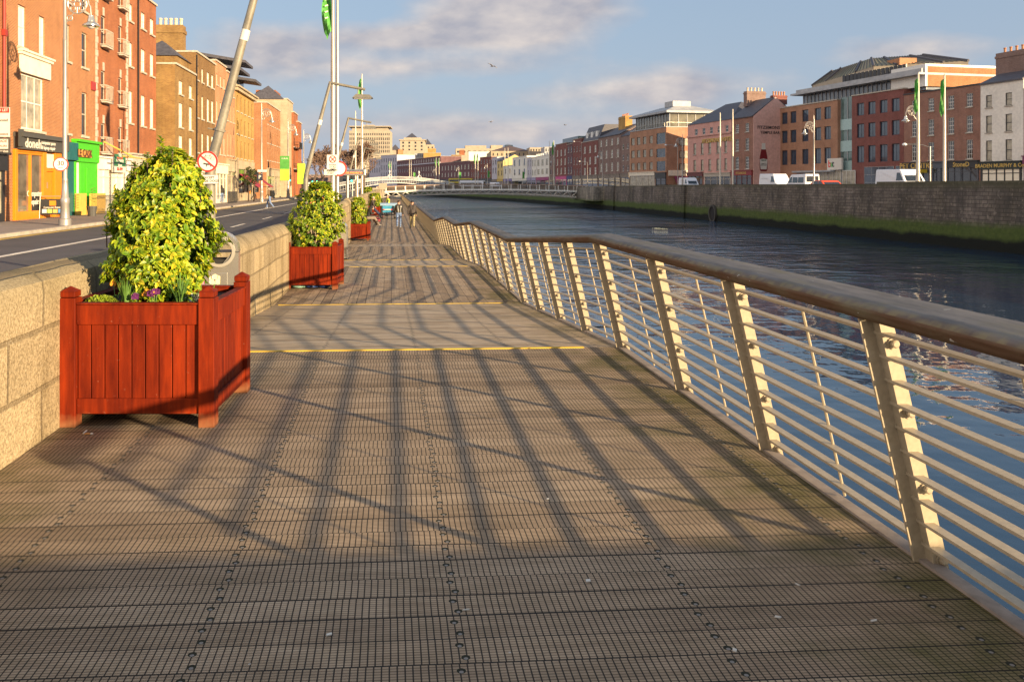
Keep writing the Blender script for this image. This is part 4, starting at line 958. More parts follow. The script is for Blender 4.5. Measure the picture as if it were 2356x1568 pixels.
for a, b_ in colsC:
    for z0_, z1_ in r_:
        u0_, u1_ = fc.u(a) - .25, fc.u(b_) + .25; zb0 = h(z0_); f = MB()
        f.box(u0_, u1_, -.42, -.12, zb0 - .12, zb0 - .02)
        for zz in (zb0 + .02, zb0 + .95): f.box(u0_, u1_, -.42, -.37, zz, zz + .05); f.box(u0_, u0_ + .04, -.37, -.01, zz, zz + .05); f.box(u1_ - .04, u1_, -.37, -.01, zz, zz + .05)
        for k in range(8): x = u0_ + (u1_ - u0_) * k / 7; f.box(x - .014, x + .014, -.41, -.385, zb0 + .07, zb0 + .95)
        f.build('balcony', M_['stone'], bc)
        f = MB(); f.box((u0_ + u1_) / 2 - .15, (u0_ + u1_) / 2 + .15, -.03, -.003, h(z1_) + .02, h(z1_) + .55); f.build('keystone', M_['stone'], bc)
U = lambda x: fc.u(c2(x)[0])
Zc = lambda x, y: h(fc.z(c2(x)[0], c2(0, y)[1]))
zf0, zf1 = Zc(1270, 785), Zc(1270, 665)
shopfront(bc, fc.W, .1, fc.W - .1, 0, zf0, zf1, M_['cream'], M_['offwhite'], glass='blind', nx=5)
f = MB(); f.box(U(1198), U(1342), -.4, -.3, zf0 - .15, zf1 + .15); sg = f.build('letting_board', M_['signw'], bc)
f = MB(); f.box(U(1208), U(1338), -.415, -.402, zf0 + .25, zf0 + 1.05); f.build('green_panel', mat('dark_green_sign', (.03, .14, .06), .5), sg)
zc_ = zf0 + .65
text(sg, 'TO LET', .36, ((U(1198) + U(1342)) / 2, -.41, zf1 + .0), (R(90), 0, 0), M_['red']); text(sg, 'The\nProperty\nShop', .34, ((U(1198) + U(1342)) / 2, -.422, zc_), (R(90), 0, 0), M_['signw'], sx=1.2); text(sg, '826 6999', .3, ((U(1198) + U(1342)) / 2, -.41, zf0 + .06), (R(90), 0, 0), M_['red'])
f = MB(); f.tube([(0, -.5, zf1 + 1.0), (2.2, -1.7, zf1 + .1)], .05, 6); f.tube([(0, -1.7, zf1 + .1), (fc.W, -1.7, zf1 + .05)], .05, 6); f.build('awning_bar', M_['ochre'], bc)
# D1
fd = fl(293.8, 359)
colsD = [(c1(1104)[0], c1(1136)[0]), (c1(1208)[0], c1(1245)[0]), (c1(1285)[0], c1(1318)[0])]
r_ = zr(fd, c1(1226)[0], (c1(0, 110)[1], c1(0, 250)[1]), (c1(0, 425)[1], c1(0, 618)[1]), (c1(0, 820)[1], c1(0, 1080)[1]))
bd_ = building('brick_house', 'tall red brick end house with white blinds and a black drainpipe beside the brown house', 'house', fd, fd.z(358, c1(0, 55)[1]), 'red', grid(fd, colsD, r_, 'blind'), PZ, group='brick terraces on the near quay')
u_ = fd.u(c1(1176)[0]); f = MB(); f.tube([(u_, -.08, 3.5), (u_, -.08, h(fd.z(358, 12)) - .1)], .06, 6); f.build('drainpipe', M_['black'], bd_)
shopfront(bd_, fd.W, .1, fd.W - .1, 0, 3.0, 3.9, M_['stone'], glass='curtain', nx=4)
# brown terrace, standing forward
XB = -17.1
FB = Fac(onx(395, XB)[0], onx(700, XB)[0])
FB = Fac(Vector((XB, onx(402, XB)[0].y)), Vector((XB, 300)))
def fbz(px, py): return FB.z(px, py)
f1 = FB.sub(402.5, 450)
r_ = zr(f1, c3(305)[0], (c3(0, 605)[1], c3(0, 705)[1]), (c3(0, 770)[1], c3(0, 950)[1]), (c3(0, 1015)[1], c3(0, 1150)[1]))
b1 = building('brick_house', 'low yellow brown brick house with a blank end wall and tall white sash windows', 'house', f1, fbz(402.5, 148), 'brown', grid(f1, [(c3(290)[0], c3(319)[0]), (c3(366)[0], c3(391)[0])], r_, 'blind'), PZ, depth=9, group='brown brick terraces on the near quay')
f = MB(); f.tube([(-.03, 2.0 + .28 * math.cos(a), h(9.2) + .28 * math.sin(a) + .28) for a in [i * .5 for i in range(13)]], .05, 5); f.tube([(-.03, 2.0 + .28 * math.cos(a), h(9.2) + .28 * math.sin(a) - .28) for a in [i * .5 for i in range(13)]], .05, 5); f.build('wall_tie', M_['black'], b1)
shopfront(b1, f1.W, .1, f1.W - .1, 0, 2.9, 3.6, M_['cream'], glass='curtain', nx=3)
# taller rear block with hipped slate roof and chimney stack behind the low house
pr_ = Vector((-20.75, onx(449, XB)[0].y - 4.6)); fr_ = Fac(pr_, pr_ + Vector((3.25, 0)))
rb = building('brick_house', 'yellow brick rear block with hipped slate roof and a large five pot chimney stack', 'house', fr_, zt(c3(0, 430)[1], 68.5), 'brown', [], PZ, depth=4.5, roof='hip', rh=1.5, cap=None, group='brown brick terraces on the near quay')
chimney(rb, 1.3, 5.6, zt(c3(0, 430)[1], 68.5) - PZ - .5, 2.35, 1.1, 4.0, 5, BR['brown'], M_['palep'])
f2 = FB.sub(450.3, 495)
r_ = zr(f2, c3(508)[0], (c3(0, 540)[1], c3(0, 640)[1]), (c3(0, 740)[1], c3(0, 905)[1]), (c3(0, 1010)[1], c3(0, 1150)[1]))
b2 = building('brick_house', 'tall dark brown brick house with three narrow windows on each floor', 'house', f2, fbz(450, 120), 'brown2', grid(f2, [(c3(424)[0], c3(438)[0]), (c3(461)[0], c3(474)[0]), (c3(500)[0], c3(518)[0]), (c3(534)[0], c3(550)[0])], r_, 'blind'), PZ, depth=9, group='brown brick terraces on the near quay')
f = MB(); f.tube([(.1, -.08, 3), (.1, -.08, 13.2)], .06, 6); f.build('drainpipe', M_['black'], b2)
shopfront(b2, f2.W, .1, f2.W - .1, 0, 2.9, 3.6, M_['cream'], glass='curtain', nx=4)
f3 = FB.sub(495.3, 520); r_ = zr(f3, c3(587)[0], (c3(0, 560)[1], c3(0, 640)[1]), (c3(0, 760)[1], c3(0, 900)[1]), (c3(0, 1020)[1], c3(0, 1150)[1]))
b3 = building('brick_house', 'pinkish brick house partly hidden by the leaning lamp post', 'house', f3, fbz(497, 141), 'salmon', ugrid(autocols(f3, 3, .35), r_, 'sash'), PZ, depth=9, group='brown brick terraces on the near quay')
shopfront(b3, f3.W, .1, f3.W - .1, 0, 2.9, 3.8, M_['cream'], glass='curtain', nx=3)
f4 = FB.sub(520.3, 541); r_ = zr(f4, c3(692)[0], (c3(0, 632)[1], c3(0, 725)[1]), (c3(0, 795)[1], c3(0, 915)[1]), (c3(0, 1005)[1], c3(0, 1165)[1]))
b4 = building('brick_house', 'narrow salmon brick house with white windows above a stone ground floor', 'house', f4, fbz(541, 179), 'salmon', ugrid(autocols(f4, 3, .3), r_, 'blind'), PZ, depth=9, group='brown brick terraces on the near quay')
shopfront(b4, f4.W, .1, f4.W - .1, 0, 3.2, 4.4, M_['limest'], glass='curtain', nx=2)
f5 = FB.sub(541.3, 584); zt5 = fbz(541.3, 196)
r_ = zr(f5, c3(732)[0], (c3(0, 715)[1], c3(0, 830)[1]), (c3(0, 885)[1], c3(0, 1000)[1]), (c3(0, 1050)[1], c3(0, 1180)[1]))
b5 = building('brick_apartments', 'buff brick block with a set back glass floor under dark flying roof canopies', 'apartments', f5, zt5, 'buff', ugrid(autocols(f5, 5, .3), r_, 'darkc'), PZ, depth=12, cap='limest')
f = MB(); f.box(.3, f5.W - .3, 1.2, 9, h(zt5), h(zt5) + 2.2); f.build('glass_storey', M_['glassb'], b5)
f = MB(); f.box(-.4, f5.W + .4, -.35, 0, h(zt5) - .55, h(zt5) - .2); f.box(-.6, f5.W + .6, -.55, 0, h(zt5) - .2, h(zt5) - .02); f.build('cornice', M_['limest'], b5)
f = MB()
for (u0_, u1_, z_, o_) in ((.3, 6.2, 2.2, .55), (4.2, 9.6, 3.6, .35), (8.2, f5.W + .3, 1.9, .9)):
    f.raw([(u0_, -o_, h(zt5) + z_ - .5), (u1_, -o_, h(zt5) + z_ - .5), (u1_, 7, h(zt5) + z_ + .6), (u0_, 7, h(zt5) + z_ + .6), (u0_, -o_, h(zt5) + z_ - .2), (u1_, -o_, h(zt5) + z_ - .2), (u1_, 7, h(zt5) + z_ + 1.0), (u0_, 7, h(zt5) + z_ + 1.0)], [(0, 3, 2, 1), (4, 5, 6, 7), (0, 1, 5, 4), (1, 2, 6, 5), (2, 3, 7, 6), (3, 0, 4, 7)])
f.build('roof_canopy', M_['slate'], b5)
f = MB(); f.box(-.02, .38, -.25, -.003, 3.2, 12.2) if False else f.box(0, f5.W, -.1, -.003, 0, 4.6); f.build('stone_base', M_['limest'], b5)
for k in range(3): window(b5, 1.5 + k * 5.2, 4.6 + k * 5.2, .9, 3.6, -.1, 'shop')
# orange brick block with its end wall towards us
f6 = Fac(Vector((-16.7, onx(613, -16.7)[0].y)), Vector((-16.7, onx(645, -16.7)[0].y))); zt6 = zt(241, 113.5)
r_ = zr(f6, c3(1020)[0], (c3(0, 890)[1], c3(0, 960)[1]), (c3(0, 1010)[1], c3(0, 1090)[1]), (c3(0, 1125)[1], c3(0, 1210)[1]))
b6 = building('brick_apartments', 'bright orange brick block with small white windows in its end wall', 'apartments', f6, zt6, 'orange', ugrid(autocols(f6, 6, .3), r_, 'darkc'), PZ, depth=9)
for i, (ya, yb) in enumerate(((845, 910), (975, 1050), (1105, 1185))):
    z1_, z0_ = h(zt(c3(0, ya)[1], 113)), h(zt(c3(0, yb)[1], 113))
    f = MB(); rectframe(f, 0, 2.0, 0, z1_ - z0_, .12, -.05, -.004); f.box(.95, 1.05, -.05, -.004, .12, z1_ - z0_ - .12)
    for q in (1, 2): f.box(.12, 1.88, -.045, -.004, (z1_ - z0_) * q / 3 - .04, (z1_ - z0_) * q / 3 + .04)
    w = f.build('window', M_['white'], b6, (-.0, 8.8, z0_), rot=(0, 0, R(-90))); f = MB(); f.box(.06, 1.94, -.03, -.01, .06, z1_ - z0_ - .06); f.build('pane', M_['glass'], w)
shopfront(b6, f6.W, .1, f6.W - .1, 0, 3.0, 4.0, M_['limest'], glass='curtain', nx=4)
# pale tower and the red houses beyond
f7 = FB.sub(646, 657); b7 = building('brick_house', 'narrow brown house between the orange block and the pale tower', 'house', f7, fbz(646, c3(0, 905)[1]), 'brown', ugrid(autocols(f7, 3, .35), [(4.5, 6.2), (7.5, 9.2)], 'sash'), PZ, depth=9, group='brown brick terraces on the near quay')
f8 = Fac(Vector((-15.9, onx(660, -15.9)[0].y)), Vector((-15.9, onx(674, -15.9)[0].y))); z8 = zt(c3(0, 825)[1], 145)
b8 = building('stone_tower_block', 'tall pale stone block with few windows, rising beyond the orange block', 'apartments', f8, z8, 'limest', ugrid(autocols(f8, 4, .3), [(4.5, 6.0), (7.5, 9), (10.5, 12)], 'steel'), PZ, depth=9)
for zz in (8.2, 11.5):
    f = MB(); rectframe(f, 0, 1.8, 0, 1.6, .1, -.05, -.004); w = f.build('window', M_['stone'], b8, (0, 6.2, zz), rot=(0, 0, R(-90))); f = MB(); f.box(.05, 1.75, -.03, -.008, .05, 1.55); f.build('pane', M_['glass'], w)
f = MB(); f.box(2, 8, 2, 5, z8 - PZ, z8 - PZ + 1.6); f.build('roof_hut', BR['red'], b8); f = MB(); f.raw([(-.2, .4, h(z8)), (3, .4, h(z8)), (3, 6, h(z8)), (-.2, 6, h(z8)), (1.4, 3, h(z8) + 2.2)], [(0, 1, 4), (1, 2, 4), (2, 3, 4), (3, 0, 4)]); f.build('pyramid_roof', M_['slate'], b8)
f9 = Fac(Vector((-15.6, onx(675, -15.6)[0].y)), Vector((-15.6, onx(685, -15.6)[0].y))); b9 = building('brick_house', 'red brick house with iron balconies just beyond the pale tower', 'house', f9, zt(c3(0, 935)[1], 160), 'red', ugrid(autocols(f9, 4, .35), [(4.5, 6.5), (8, 10)], 'sash'), PZ, depth=9)
for zz in (4.2, 7.7):
    f = MB(); f.box(0, f9.W * .7, -1.0, -.01, zz, zz + .12); f.box(0, f9.W * .7, -1.0, -.94, zz + .95, zz + 1.02); f.box(0, .05, -1, -.01, zz + .95, zz + 1.02)
    for k in range(12): f.box(k * f9.W * .06, k * f9.W * .06 + .04, -.99, -.95, zz + .1, zz + .95)
    f.build('balcony', M_['black'], b9)
f10 = Fac(Vector((-15.3, onx(685.5, -15.3)[0].y)), Vector((-15.3, onx(693.5, -15.3)[0].y))); b10 = building('brick_house', 'farthest red brick house at the end of the near terrace', 'house', f10, zt(c3(0, 1018)[1], 175), 'red', ugrid(autocols(f10, 4, .35), [(4.5, 6.5), (8, 10)], 'sash'), PZ, depth=9)
# ---------------------------------------------------------------- far quay buildings
def cpt(xc, yc): return cw(xc, yc)
DV = Vector((-.221, 1)); 
def lineA(xc0, yc0, px):                       # camera-plan line through (xc0, yc0) along DV, met by the ray of column px
    k = (px - PX0) / F; t = (xc0 - k * yc0) / (k + .221); return cpt(xc0 - .221 * t, yc0 + t)
def fA(pa, pb): return Fac(lineA(51.0, 135.8, pa), lineA(51.0, 135.8, pb))        # quay front, left part
def fB_(pa, pb): return Fac(lineA(64.3, 98.7, pa), lineA(64.3, 98.7, pb))         # set back, right part
Q0 = lambda x: q0(x)[0]; Q0y = lambda y: q0(0, y)[1]; Q1 = lambda x: q1(x)[0]; Q1y = lambda y: q1(0, y)[1]; CMx = lambda x: cm(x)[0]; CMy = lambda y: cm(0, y)[1]
GRP = 'buildings along the far quay'
g_ = lambda z: z - GZ
# white corner building at the right edge
f = fB_(Q1(1945), Q1(2352)); r_ = zr(f, Q1(2022), (Q1y(475), Q1y(592)), (Q1y(670), Q1y(830)), (Q1y(905), Q1y(1095)))
w9 = building('rendered_house', 'off-white four storey house with dark windows at the right edge of the photo', 'house', f, f.z(Q1(1950), Q1y(378)), 'offwhite', grid(f, [(Q1(1995), Q1(2052)), (Q1(2180), Q1(2242))], r_, 'darkc'), depth=10, roof='gable', rh=2.2, group=GRP)
shopfront(w9, f.W, .1, f.W - .2, 0, g_(f.z(Q1(2022), Q1y(1178))), g_(f.z(Q1(2022), Q1y(1112))), M_['black'], mat('dark_green_fascia', (.008, .02, .018), .4), glass='blind', nx=5, txt='BRADEN MURPHY & Co.', tsize=.62)
chimney(w9, f.W * .35, 3.5, g_(f.z(Q1(1950), Q1y(378))) + .3, 5.0, 1.6, 3.6, 6, BR['grey'])
# plum shop beyond it (outside most of the frame)
fx = fB_(Q1(2353), Q1(2353) + 150); xx = building('brick_house', 'plum coloured house front just entering the right edge of the photo', 'house', fx, 12.5, 'dred', ugrid(autocols(fx, 3, .3), [(4.8, 7), (8.4, 10.4)], 'sash'), group=GRP)
shopfront(xx, fx.W, .1, fx.W - .2, 0, 3.2, 4.2, mat('plum_paint', (.16, .02, .08), .4), glass='curtain', nx=4)
# brown georgian pair with pet shop
f = fB_(Q1(1220), Q1(1944)); r_ = zr(f, Q1(1320), (Q1y(525), Q1y(642)), (Q1y(720), Q1y(866)), (Q1y(930), Q1y(1096)))
w8 = building('brick_house', 'dark brown brick house with four columns of white sash windows over the pet shop', 'house', f, f.z(Q1(1235), Q1y(474)), 'dbrown', grid(f, [(Q1(a), Q1(b_)) for a, b_ in ((1294, 1347), (1450, 1504), (1637, 1694), (1810, 1870))], r_, 'sash6'), depth=10, cap='black', group=GRP)
zf0, zf1 = g_(f.z(Q1(1340), Q1y(1172))), g_(f.z(Q1(1340), Q1y(1118)))
shopfront(w8, f.W, .15, f.u(Q1(1470)), 0, zf0, zf1, M_['black'], glass='curtain', nx=4, txt="PET CENTRE", tsize=1.0)
sf = shopfront(w8, f.W, f.u(Q1(1490)), f.u(Q1(1615)), 0, zf0, zf1, mat('slate_blue_paint', (.06, .07, .09), .5), glass='glass', nx=3)
shopfront(w8, f.W, f.u(Q1(1628)), f.W - .2, 0, zf0, zf1, mat('grey_shop_paint', (.07, .07, .08), .5), M_['black'], glass='glass', nx=4, txt='StoneD', tsize=.8)
o = MB(); o.box(.3, f.u(Q1(1460)), -1.3, -.3, zf0 - .55, zf0 - .1); o.build('awning', mat('yellow_awning', (.6, .42, .03), .6), w8)
# modern hotel block: brown part, glass slot, red part, one glass storey over all of it
f5_ = fB_(Q1(28), Q1(592)); z5 = f5_.z(Q1(60), Q1y(600))
r_ = zr(f5_, Q1(92), (Q1y(640), Q1y(748)), (Q1y(812), Q1y(928)), (Q1y(998), Q1y(1135)))
w5 = building('brick_office', 'tan brick office with deep dark blue window frames beside the glass slot', 'office', f5_, z5, 'tan', grid(f5_, [(Q1(a), Q1(b_)) for a, b_ in ((64, 118), (146, 201), (257, 316), (376, 435), (466, 528))], r_, 'navy'), depth=14, rd=.22, group=GRP)
zf = g_(f5_.z(Q1(500), Q1y(1185))); o = MB(); o.box(f5_.u(Q1(210)), f5_.W - .3, -1.0, -.01, zf - .25, zf); o.build('canopy', M_['lead'], w5)
o = MB(); o.box(f5_.u(Q1(520)), f5_.W + 1.5, -.5, -.2, zf + .02, zf + 1.75); sg = o.build('sign_board', M_['signw'], w5)
text(sg, 'b', 1.5, (f5_.u(Q1(545)), -.51, zf + .9), (R(90), 0, 0), M_['red']); text(sg, 'a', 1.3, (f5_.u(Q1(562)), -.51, zf + .9), (R(90), 0, 0), mat('green_letters', (.1, .4, .1), .5)); text(sg, 't', 1.4, (f5_.u(Q1(577)), -.51, zf + .9), (R(90), 0, 0), M_['navy'])
for k in range(3): window(w5, f5_.u(Q1(390)) + k * 3.0, f5_.u(Q1(390)) + k * 3.0 + 2.8, .4, 3.2, -.08, 'lit')
f6_ = fB_(Q1(594), Q1(725)); z6_ = f6_.z(Q1(660), Q1y(490))
w6 = thing('glass_stair_tower', 'pale green glass slot between the tan office and the red brick office', 'glass tower', (f6_.p0.x, f6_.p0.y, GZ), f6_.rot, GRP)
hh_ = g_(z6_); o = MB(); o.box(.02, f6_.W - .02, .55, 8, 0, hh_); o.build('glass_wall', mat('green_tinted_glass', (.10, .16, .15), .08, var=.5, vs=.4, spec=.8), w6)
o = MB()
for k in range(3): x = f6_.W * k / 2; o.box(max(.03, x - .06), min(f6_.W - .03, x + .06), .47, .548, 0, hh_)
o.build('mullion', M_['lead'], w6)
for yy in (745, 950, 1140):
    zz = g_(f6_.z(Q1(660), Q1y(yy))); o = MB(); o.box(.03, f6_.W - .03, .42, .54, zz - .9, zz + .7); o.build('floor_band', mat('pale_green_panel', (.32, .45, .43), .2), w6)
f7_ = fB_(Q1(727), Q1(1218)); z7 = f7_.z(Q1(740), Q1y(486))
r_ = zr(f7_, Q1(808), (Q1y(550), Q1y(668)), (Q1y(745), Q1y(878)), (Q1y(955), Q1y(1112)))
w7 = building('brick_office', 'dark red brick office with deep dark blue window frames right of the glass slot', 'office', f7_, z7, 'dred', grid(f7_, [(Q1(a), Q1(b_)) for a, b_ in ((774, 842), (880, 950), (991, 1064), (1103, 1178))], r_, 'navy'), depth=14, rd=.22, group=GRP)
for k in range(2): window(w7, f7_.u(Q1(850)) + k * 6, f7_.u(Q1(850)) + k * 6 + 5.6, .3, 3.6, -.05, 'gw')
# glass roof storey carried by these blocks
fr = fB_(Q1(210), Q1(1362)); zr0 = min(z5, z7) - .2; zr1 = fr.z(Q1(1300), Q1y(292))
rs = thing('glass_roof_storey', 'long set back glass roof storey with a white eave above the tan and red offices', 'roof storey', (fr.p0.x, fr.p0.y, zr0), fr.rot, GRP)
hh_ = zr1 - zr0; o = MB(); o.box(0, fr.W, 1.2, 12, 0, hh_); o.build('glass_wall', mat('blue_grey_glazing', (.10, .12, .15), .12, var=.5, vs=.5, spec=.7), rs)
o = MB()
for k in range(29): x = fr.W * k / 28; o.box(x - .05, x + .05, 1.08, 1.198, 0, hh_)
o.build('mullion', M_['lead'], rs)
o = MB(); o.box(-1.2, fr.W + .4, -.4, 12.5, hh_ + .002, hh_ + .28); o.box(-.6, fr.W + .2, .2, 12, hh_ + .284, hh_ + .85); o.build('eave', M_['lead'], rs)
o = MB()
for k in range(16): x = fr.W * (.38 + .5 * k / 16); o.box(x, x + fr.W * .026, .8, 1.0, hh_ + .86, hh_ + 1.9)
o.build('louvre', M_['black'], rs)
pe = fr.p0 + fr.d * (fr.W + .42); nrm = Vector((-fr.d.y, fr.d.x))
fe = Fac(pe + nrm * .6, pe + nrm * 13.0)
we = thing('brick_plant_room', 'orange brick end wall with a white frame beside the glass roof storey', 'plant room', (fe.p0.x, fe.p0.y, zr0 + .4), fe.rot, GRP)
hh2 = hh_ + 1.0
o = MB(); o.box(.3, fe.W, .03, 6, 0, hh2 - .3); o.build('wall', BR['orange'], we); o = MB(); o.box(0, .299, 0, 6, 0, hh2); o.box(.3, fe.W, -.02, 6, hh2 - .299, hh2); o.build('white_frame', M_['white'], we)
# great green roof behind
pc = at(2010, 178); fg = Fac(pc, pc + Vector((31, -4)))
zc0, zc1 = zt(Q1y(205), 178), zt(Q1y(70), 178)
pl_ = at(1868, 212)
gb = thing('copper_roofed_building', 'large pale building with a ribbed green copper hipped roof behind the offices', 'building', (pc.x, pc.y, GZ), 0)
pts = [Vector((0, 0)), at(2228, 170) - pc, at(2228, 170) - pc + Vector((10, 40)), pl_ - pc + Vector((4, 6)), pl_ - pc]
o = MB(); base_z = g_(zc0); n = len(pts)
o.prism([(p.x, p.y) for p in pts], 'z', 0, base_z); o.build('wall', M_['conc'], gb)
o = MB(); cen = sum(pts, Vector((0, 0))) / n; ins = [p + (cen - p) * (.42 if i in (0, 1) else .38) for i, p in enumerate(pts)]
for i in range(n):
    a, b_ = pts[i], pts[(i + 1) % n]; c_, d_ = ins[(i + 1) % n], ins[i]
    o.face([(a.x, a.y, base_z + .02), (b_.x, b_.y, base_z + .02), (c_.x, c_.y, g_(zc1)), (d_.x, d_.y, g_(zc1))])
o.face([(p.x, p.y, g_(zc1)) for p in ins]); cop = mat('green_copper_sheet', (.20, .21, .10), .6, var=.25, vs=.3, col2=(.27, .2, .12)); rf = o.build('roof', cop, gb)
o = MB()
for i in range(n):
    a, b_ = pts[i], pts[(i + 1) % n]; c_, d_ = ins[(i + 1) % n], ins[i]
    for k in range(0, 21):
        t = k / 20; lo = a + (b_ - a) * t; hi = d_ + (c_ - d_) * t; big = k in (0, 5, 15)
        o.tube([(lo.x, lo.y, base_z + .06), (hi.x, hi.y, g_(zc1) + .05)], .32 if big else .07, 5)
o.build('roof_rib', M_['slate'], rf)
o = MB(); a = pts[0]; b_ = pts[1]
mid = a + (b_ - a) * .38
o.box(mid.x - 1.6, mid.x + 2.2, mid.y + .6, mid.y + 5, base_z, base_z + 1.5); o.build('dormer', BR['salmon'], gb)
# cream modern block behind the white house
p_ = at(2230, 150); fm = Fac(p_, p_ + Vector((26, -2))); cb = building('concrete_office', 'cream modern block peeping over the brown house beside the chimney', 'office', fm, zt(Q1y(250), 150), 'conc', ugrid([(5, 7.2), (12, 14)], [(zt(Q1y(370), 150), zt(Q1y(290), 150))], 'steel'), depth=10, cap='white')
# pink gable with sauce bottle mural = side wall of the brown two bay house
f = fA(Q0(1640), Q0(1865)); r_ = zr(f, Q0(1697), (Q0y(203), Q0y(292)), (Q0y(358), Q0y(482)), (Q0y(545), Q0y(672)))
z3 = f.z(Q0(1640), Q0y(150)); 
D3 = 8.2
w3 = building('brick_house', 'brown brick two bay house, its pink gable end painted with a sauce bottle', 'house', f, z3, 'dbrown', grid(f, [(Q0(1678), Q0(1716)), (Q0(1783), Q0(1822))], r_, 'sash6'), depth=D3, roof='gable', rh=3.1, cap=None, group=GRP)
sf = shopfront(w3, f.W, .15, f.W - .15, 0, g_(f.z(Q0(1700), Q0y(738))), g_(f.z(Q0(1700), Q0y(692))), mat('dark_red_shop', (.13, .018, .016), .45), mat('red_fascia', (.22, .012, .014), .4), glass='glass', nx=4, txt='FITZSIMONS', tsize=.55, tmat=M_['gold'])
W, Hh = f.W, g_(z3)
o = MB(); o.raw([(W + .004, 0, 0), (W + .004, D3, 0), (W + .004, D3, Hh), (W + .004, D3 / 2, Hh + 3.1), (W + .004, 0, Hh), (W + .09, 0, 0), (W + .09, D3, 0), (W + .09, D3, Hh), (W + .09, D3 / 2, Hh + 3.2), (W + .09, 0, Hh)], [(0, 1, 2, 3, 4), (5, 9, 8, 7, 6), (0, 4, 9, 5), (4, 3, 8, 9), (3, 2, 7, 8)])
gw = o.build('gable_wall', M_['pink2'], w3)
GX = W + .11
yc_ = 150.0 - 14
def gz(py): return zt(Q0y(py), 136.5) - GZ
GY = lambda x: (x - 1865) / (2140 - 1865) * 4.95
def gtext(s, x, y, sz, m, sx=1): return text(gw, s, sz, (GX + .01, GY(x), gz(y)), (R(90), 0, R(90)), m, sx=sx)
gtext('FITZSIMONS', 2020, 238, .72, M_['ink'], 1.05); gtext('TEMPLE BAR', 2035, 290, .62, M_['ink'], 1.05)
bot = MB(); yb0 = GY(1968); zb, ztp = gz(695), gz(398); hb = ztp - zb
def outl(pts_, m_, th): bot.prism([(yb0 + a * 1.42 / 2, zb + b_ * hb) for a, b_ in pts_], 'x', GX - .01, GX + th, m_)
def sym(half): return [(a, b_) for a, b_ in half] + [(-a, b_) for a, b_ in half[::-1]]
outl(sym([(.72, 0), (.95, .04), (1.0, .12), (1.02, .36), (.98, .5), (.62, .76), (.5, .80)]), 0, .012)
outl(sym([(.52, .77), (.5, .82), (.42, .92)]), 1, .016); outl(sym([(.46, .92), (.46, .99)]), 1, .02)
outl(sym([(.78, .07), (.97, .36), (.97, .42), (.0, .45)]), 1, .018); outl(sym([(.66, .09), (.8, .31)]), 2, .019) if False else None
bt = bot.build('bottle_mural', [mat('dark_red_mural', (.17, .008, .012), .5), M_['signw'], M_['navy']], gw)
text(bt, 'HEINZ', .36, (GX + .024, yb0, zb + hb * .385), (R(90), 0, R(90)), mat('mural_green', (.04, .1, .04), .6)); text(bt, 'TOMATO\nKETCHUP', .24, (GX + .024, yb0, zb + hb * .24), (R(90), 0, R(90)), M_['ink'])
chimney(w3, .5, D3 / 2, Hh + 2.2, 1.0, 3.6, 2.6, 5, BR['grey'], M_['palep'], 'y'); chimney(w3, W - .8, D3 / 2 + 1.2, Hh + 2.1, .8, 2.6, 1.5, 5, BR['dred'], None, 'y')
# pink hotel
f = fA(Q0(1180), Q0(1638)); zh = f.z(Q0(1190), Q0y(212))
ra = zr(f, Q0(1268), (Q0y(253), Q0y(318))); rb_ = zr(f, Q0(1254), (Q0y(404), Q0y(520)), (Q0y(578), Q0y(690)))
wh = grid(f, [(Q0(a - 16), Q0(a + 16)) for a in (1268, 1348, 1427, 1507, 1590)], ra, 'sash') + grid(f, [(Q0(a - 14), Q0(a + 14)) for a in (1254, 1331, 1410, 1495, 1578)], rb_, 'darkc')
w2 = building('rendered_hotel', 'dusty pink hotel with five columns of windows and gold lettering under the cornice', 'hotel', f, zh, 'pink', wh, depth=10, roof='hip', rh=3.6, cap=None, group=GRP)
zz = g_(f.z(Q0(1400), Q0y(312))); o = MB(); o.box(0, f.W, -.22, -.004, zz - .15, zz + .12); o.build('cornice', M_['pink'], w2)
text(w2, 'FITZSIMONS HOTEL', 1.02, (f.u(Q0(1488)), -.08, g_(f.z(Q0(1488), Q0y(368)))), (R(90), 0, 0), M_['gold'], .05, sx=1.1)
shopfront(w2, f.W, .1, f.u(Q0(1345)), 0, g_(f.z(Q0(1250), Q0y(745))), g_(f.z(Q0(1250), Q0y(712))), mat('brown_pub_wood', (.16, .07, .03), .5), mat('maroon_fascia', (.12, .015, .012), .4), glass='glass', nx=4)
shopfront(w2, f.W, f.u(Q0(1360)), f.W - .1, 0, g_(f.z(Q0(1480), Q0y(750))), g_(f.z(Q0(1480), Q0y(715))), M_['stone'], glass='glass', nx=4)
o = MB(); o.raw([(-.15, 1, g_(zh) + .1), (f.W * .33, 1, g_(zh) + .1), (f.W * .33, 9, g_(zh) + .1), (-.15, 9, g_(zh) + .1)], [(0, 1, 2, 3)]); 
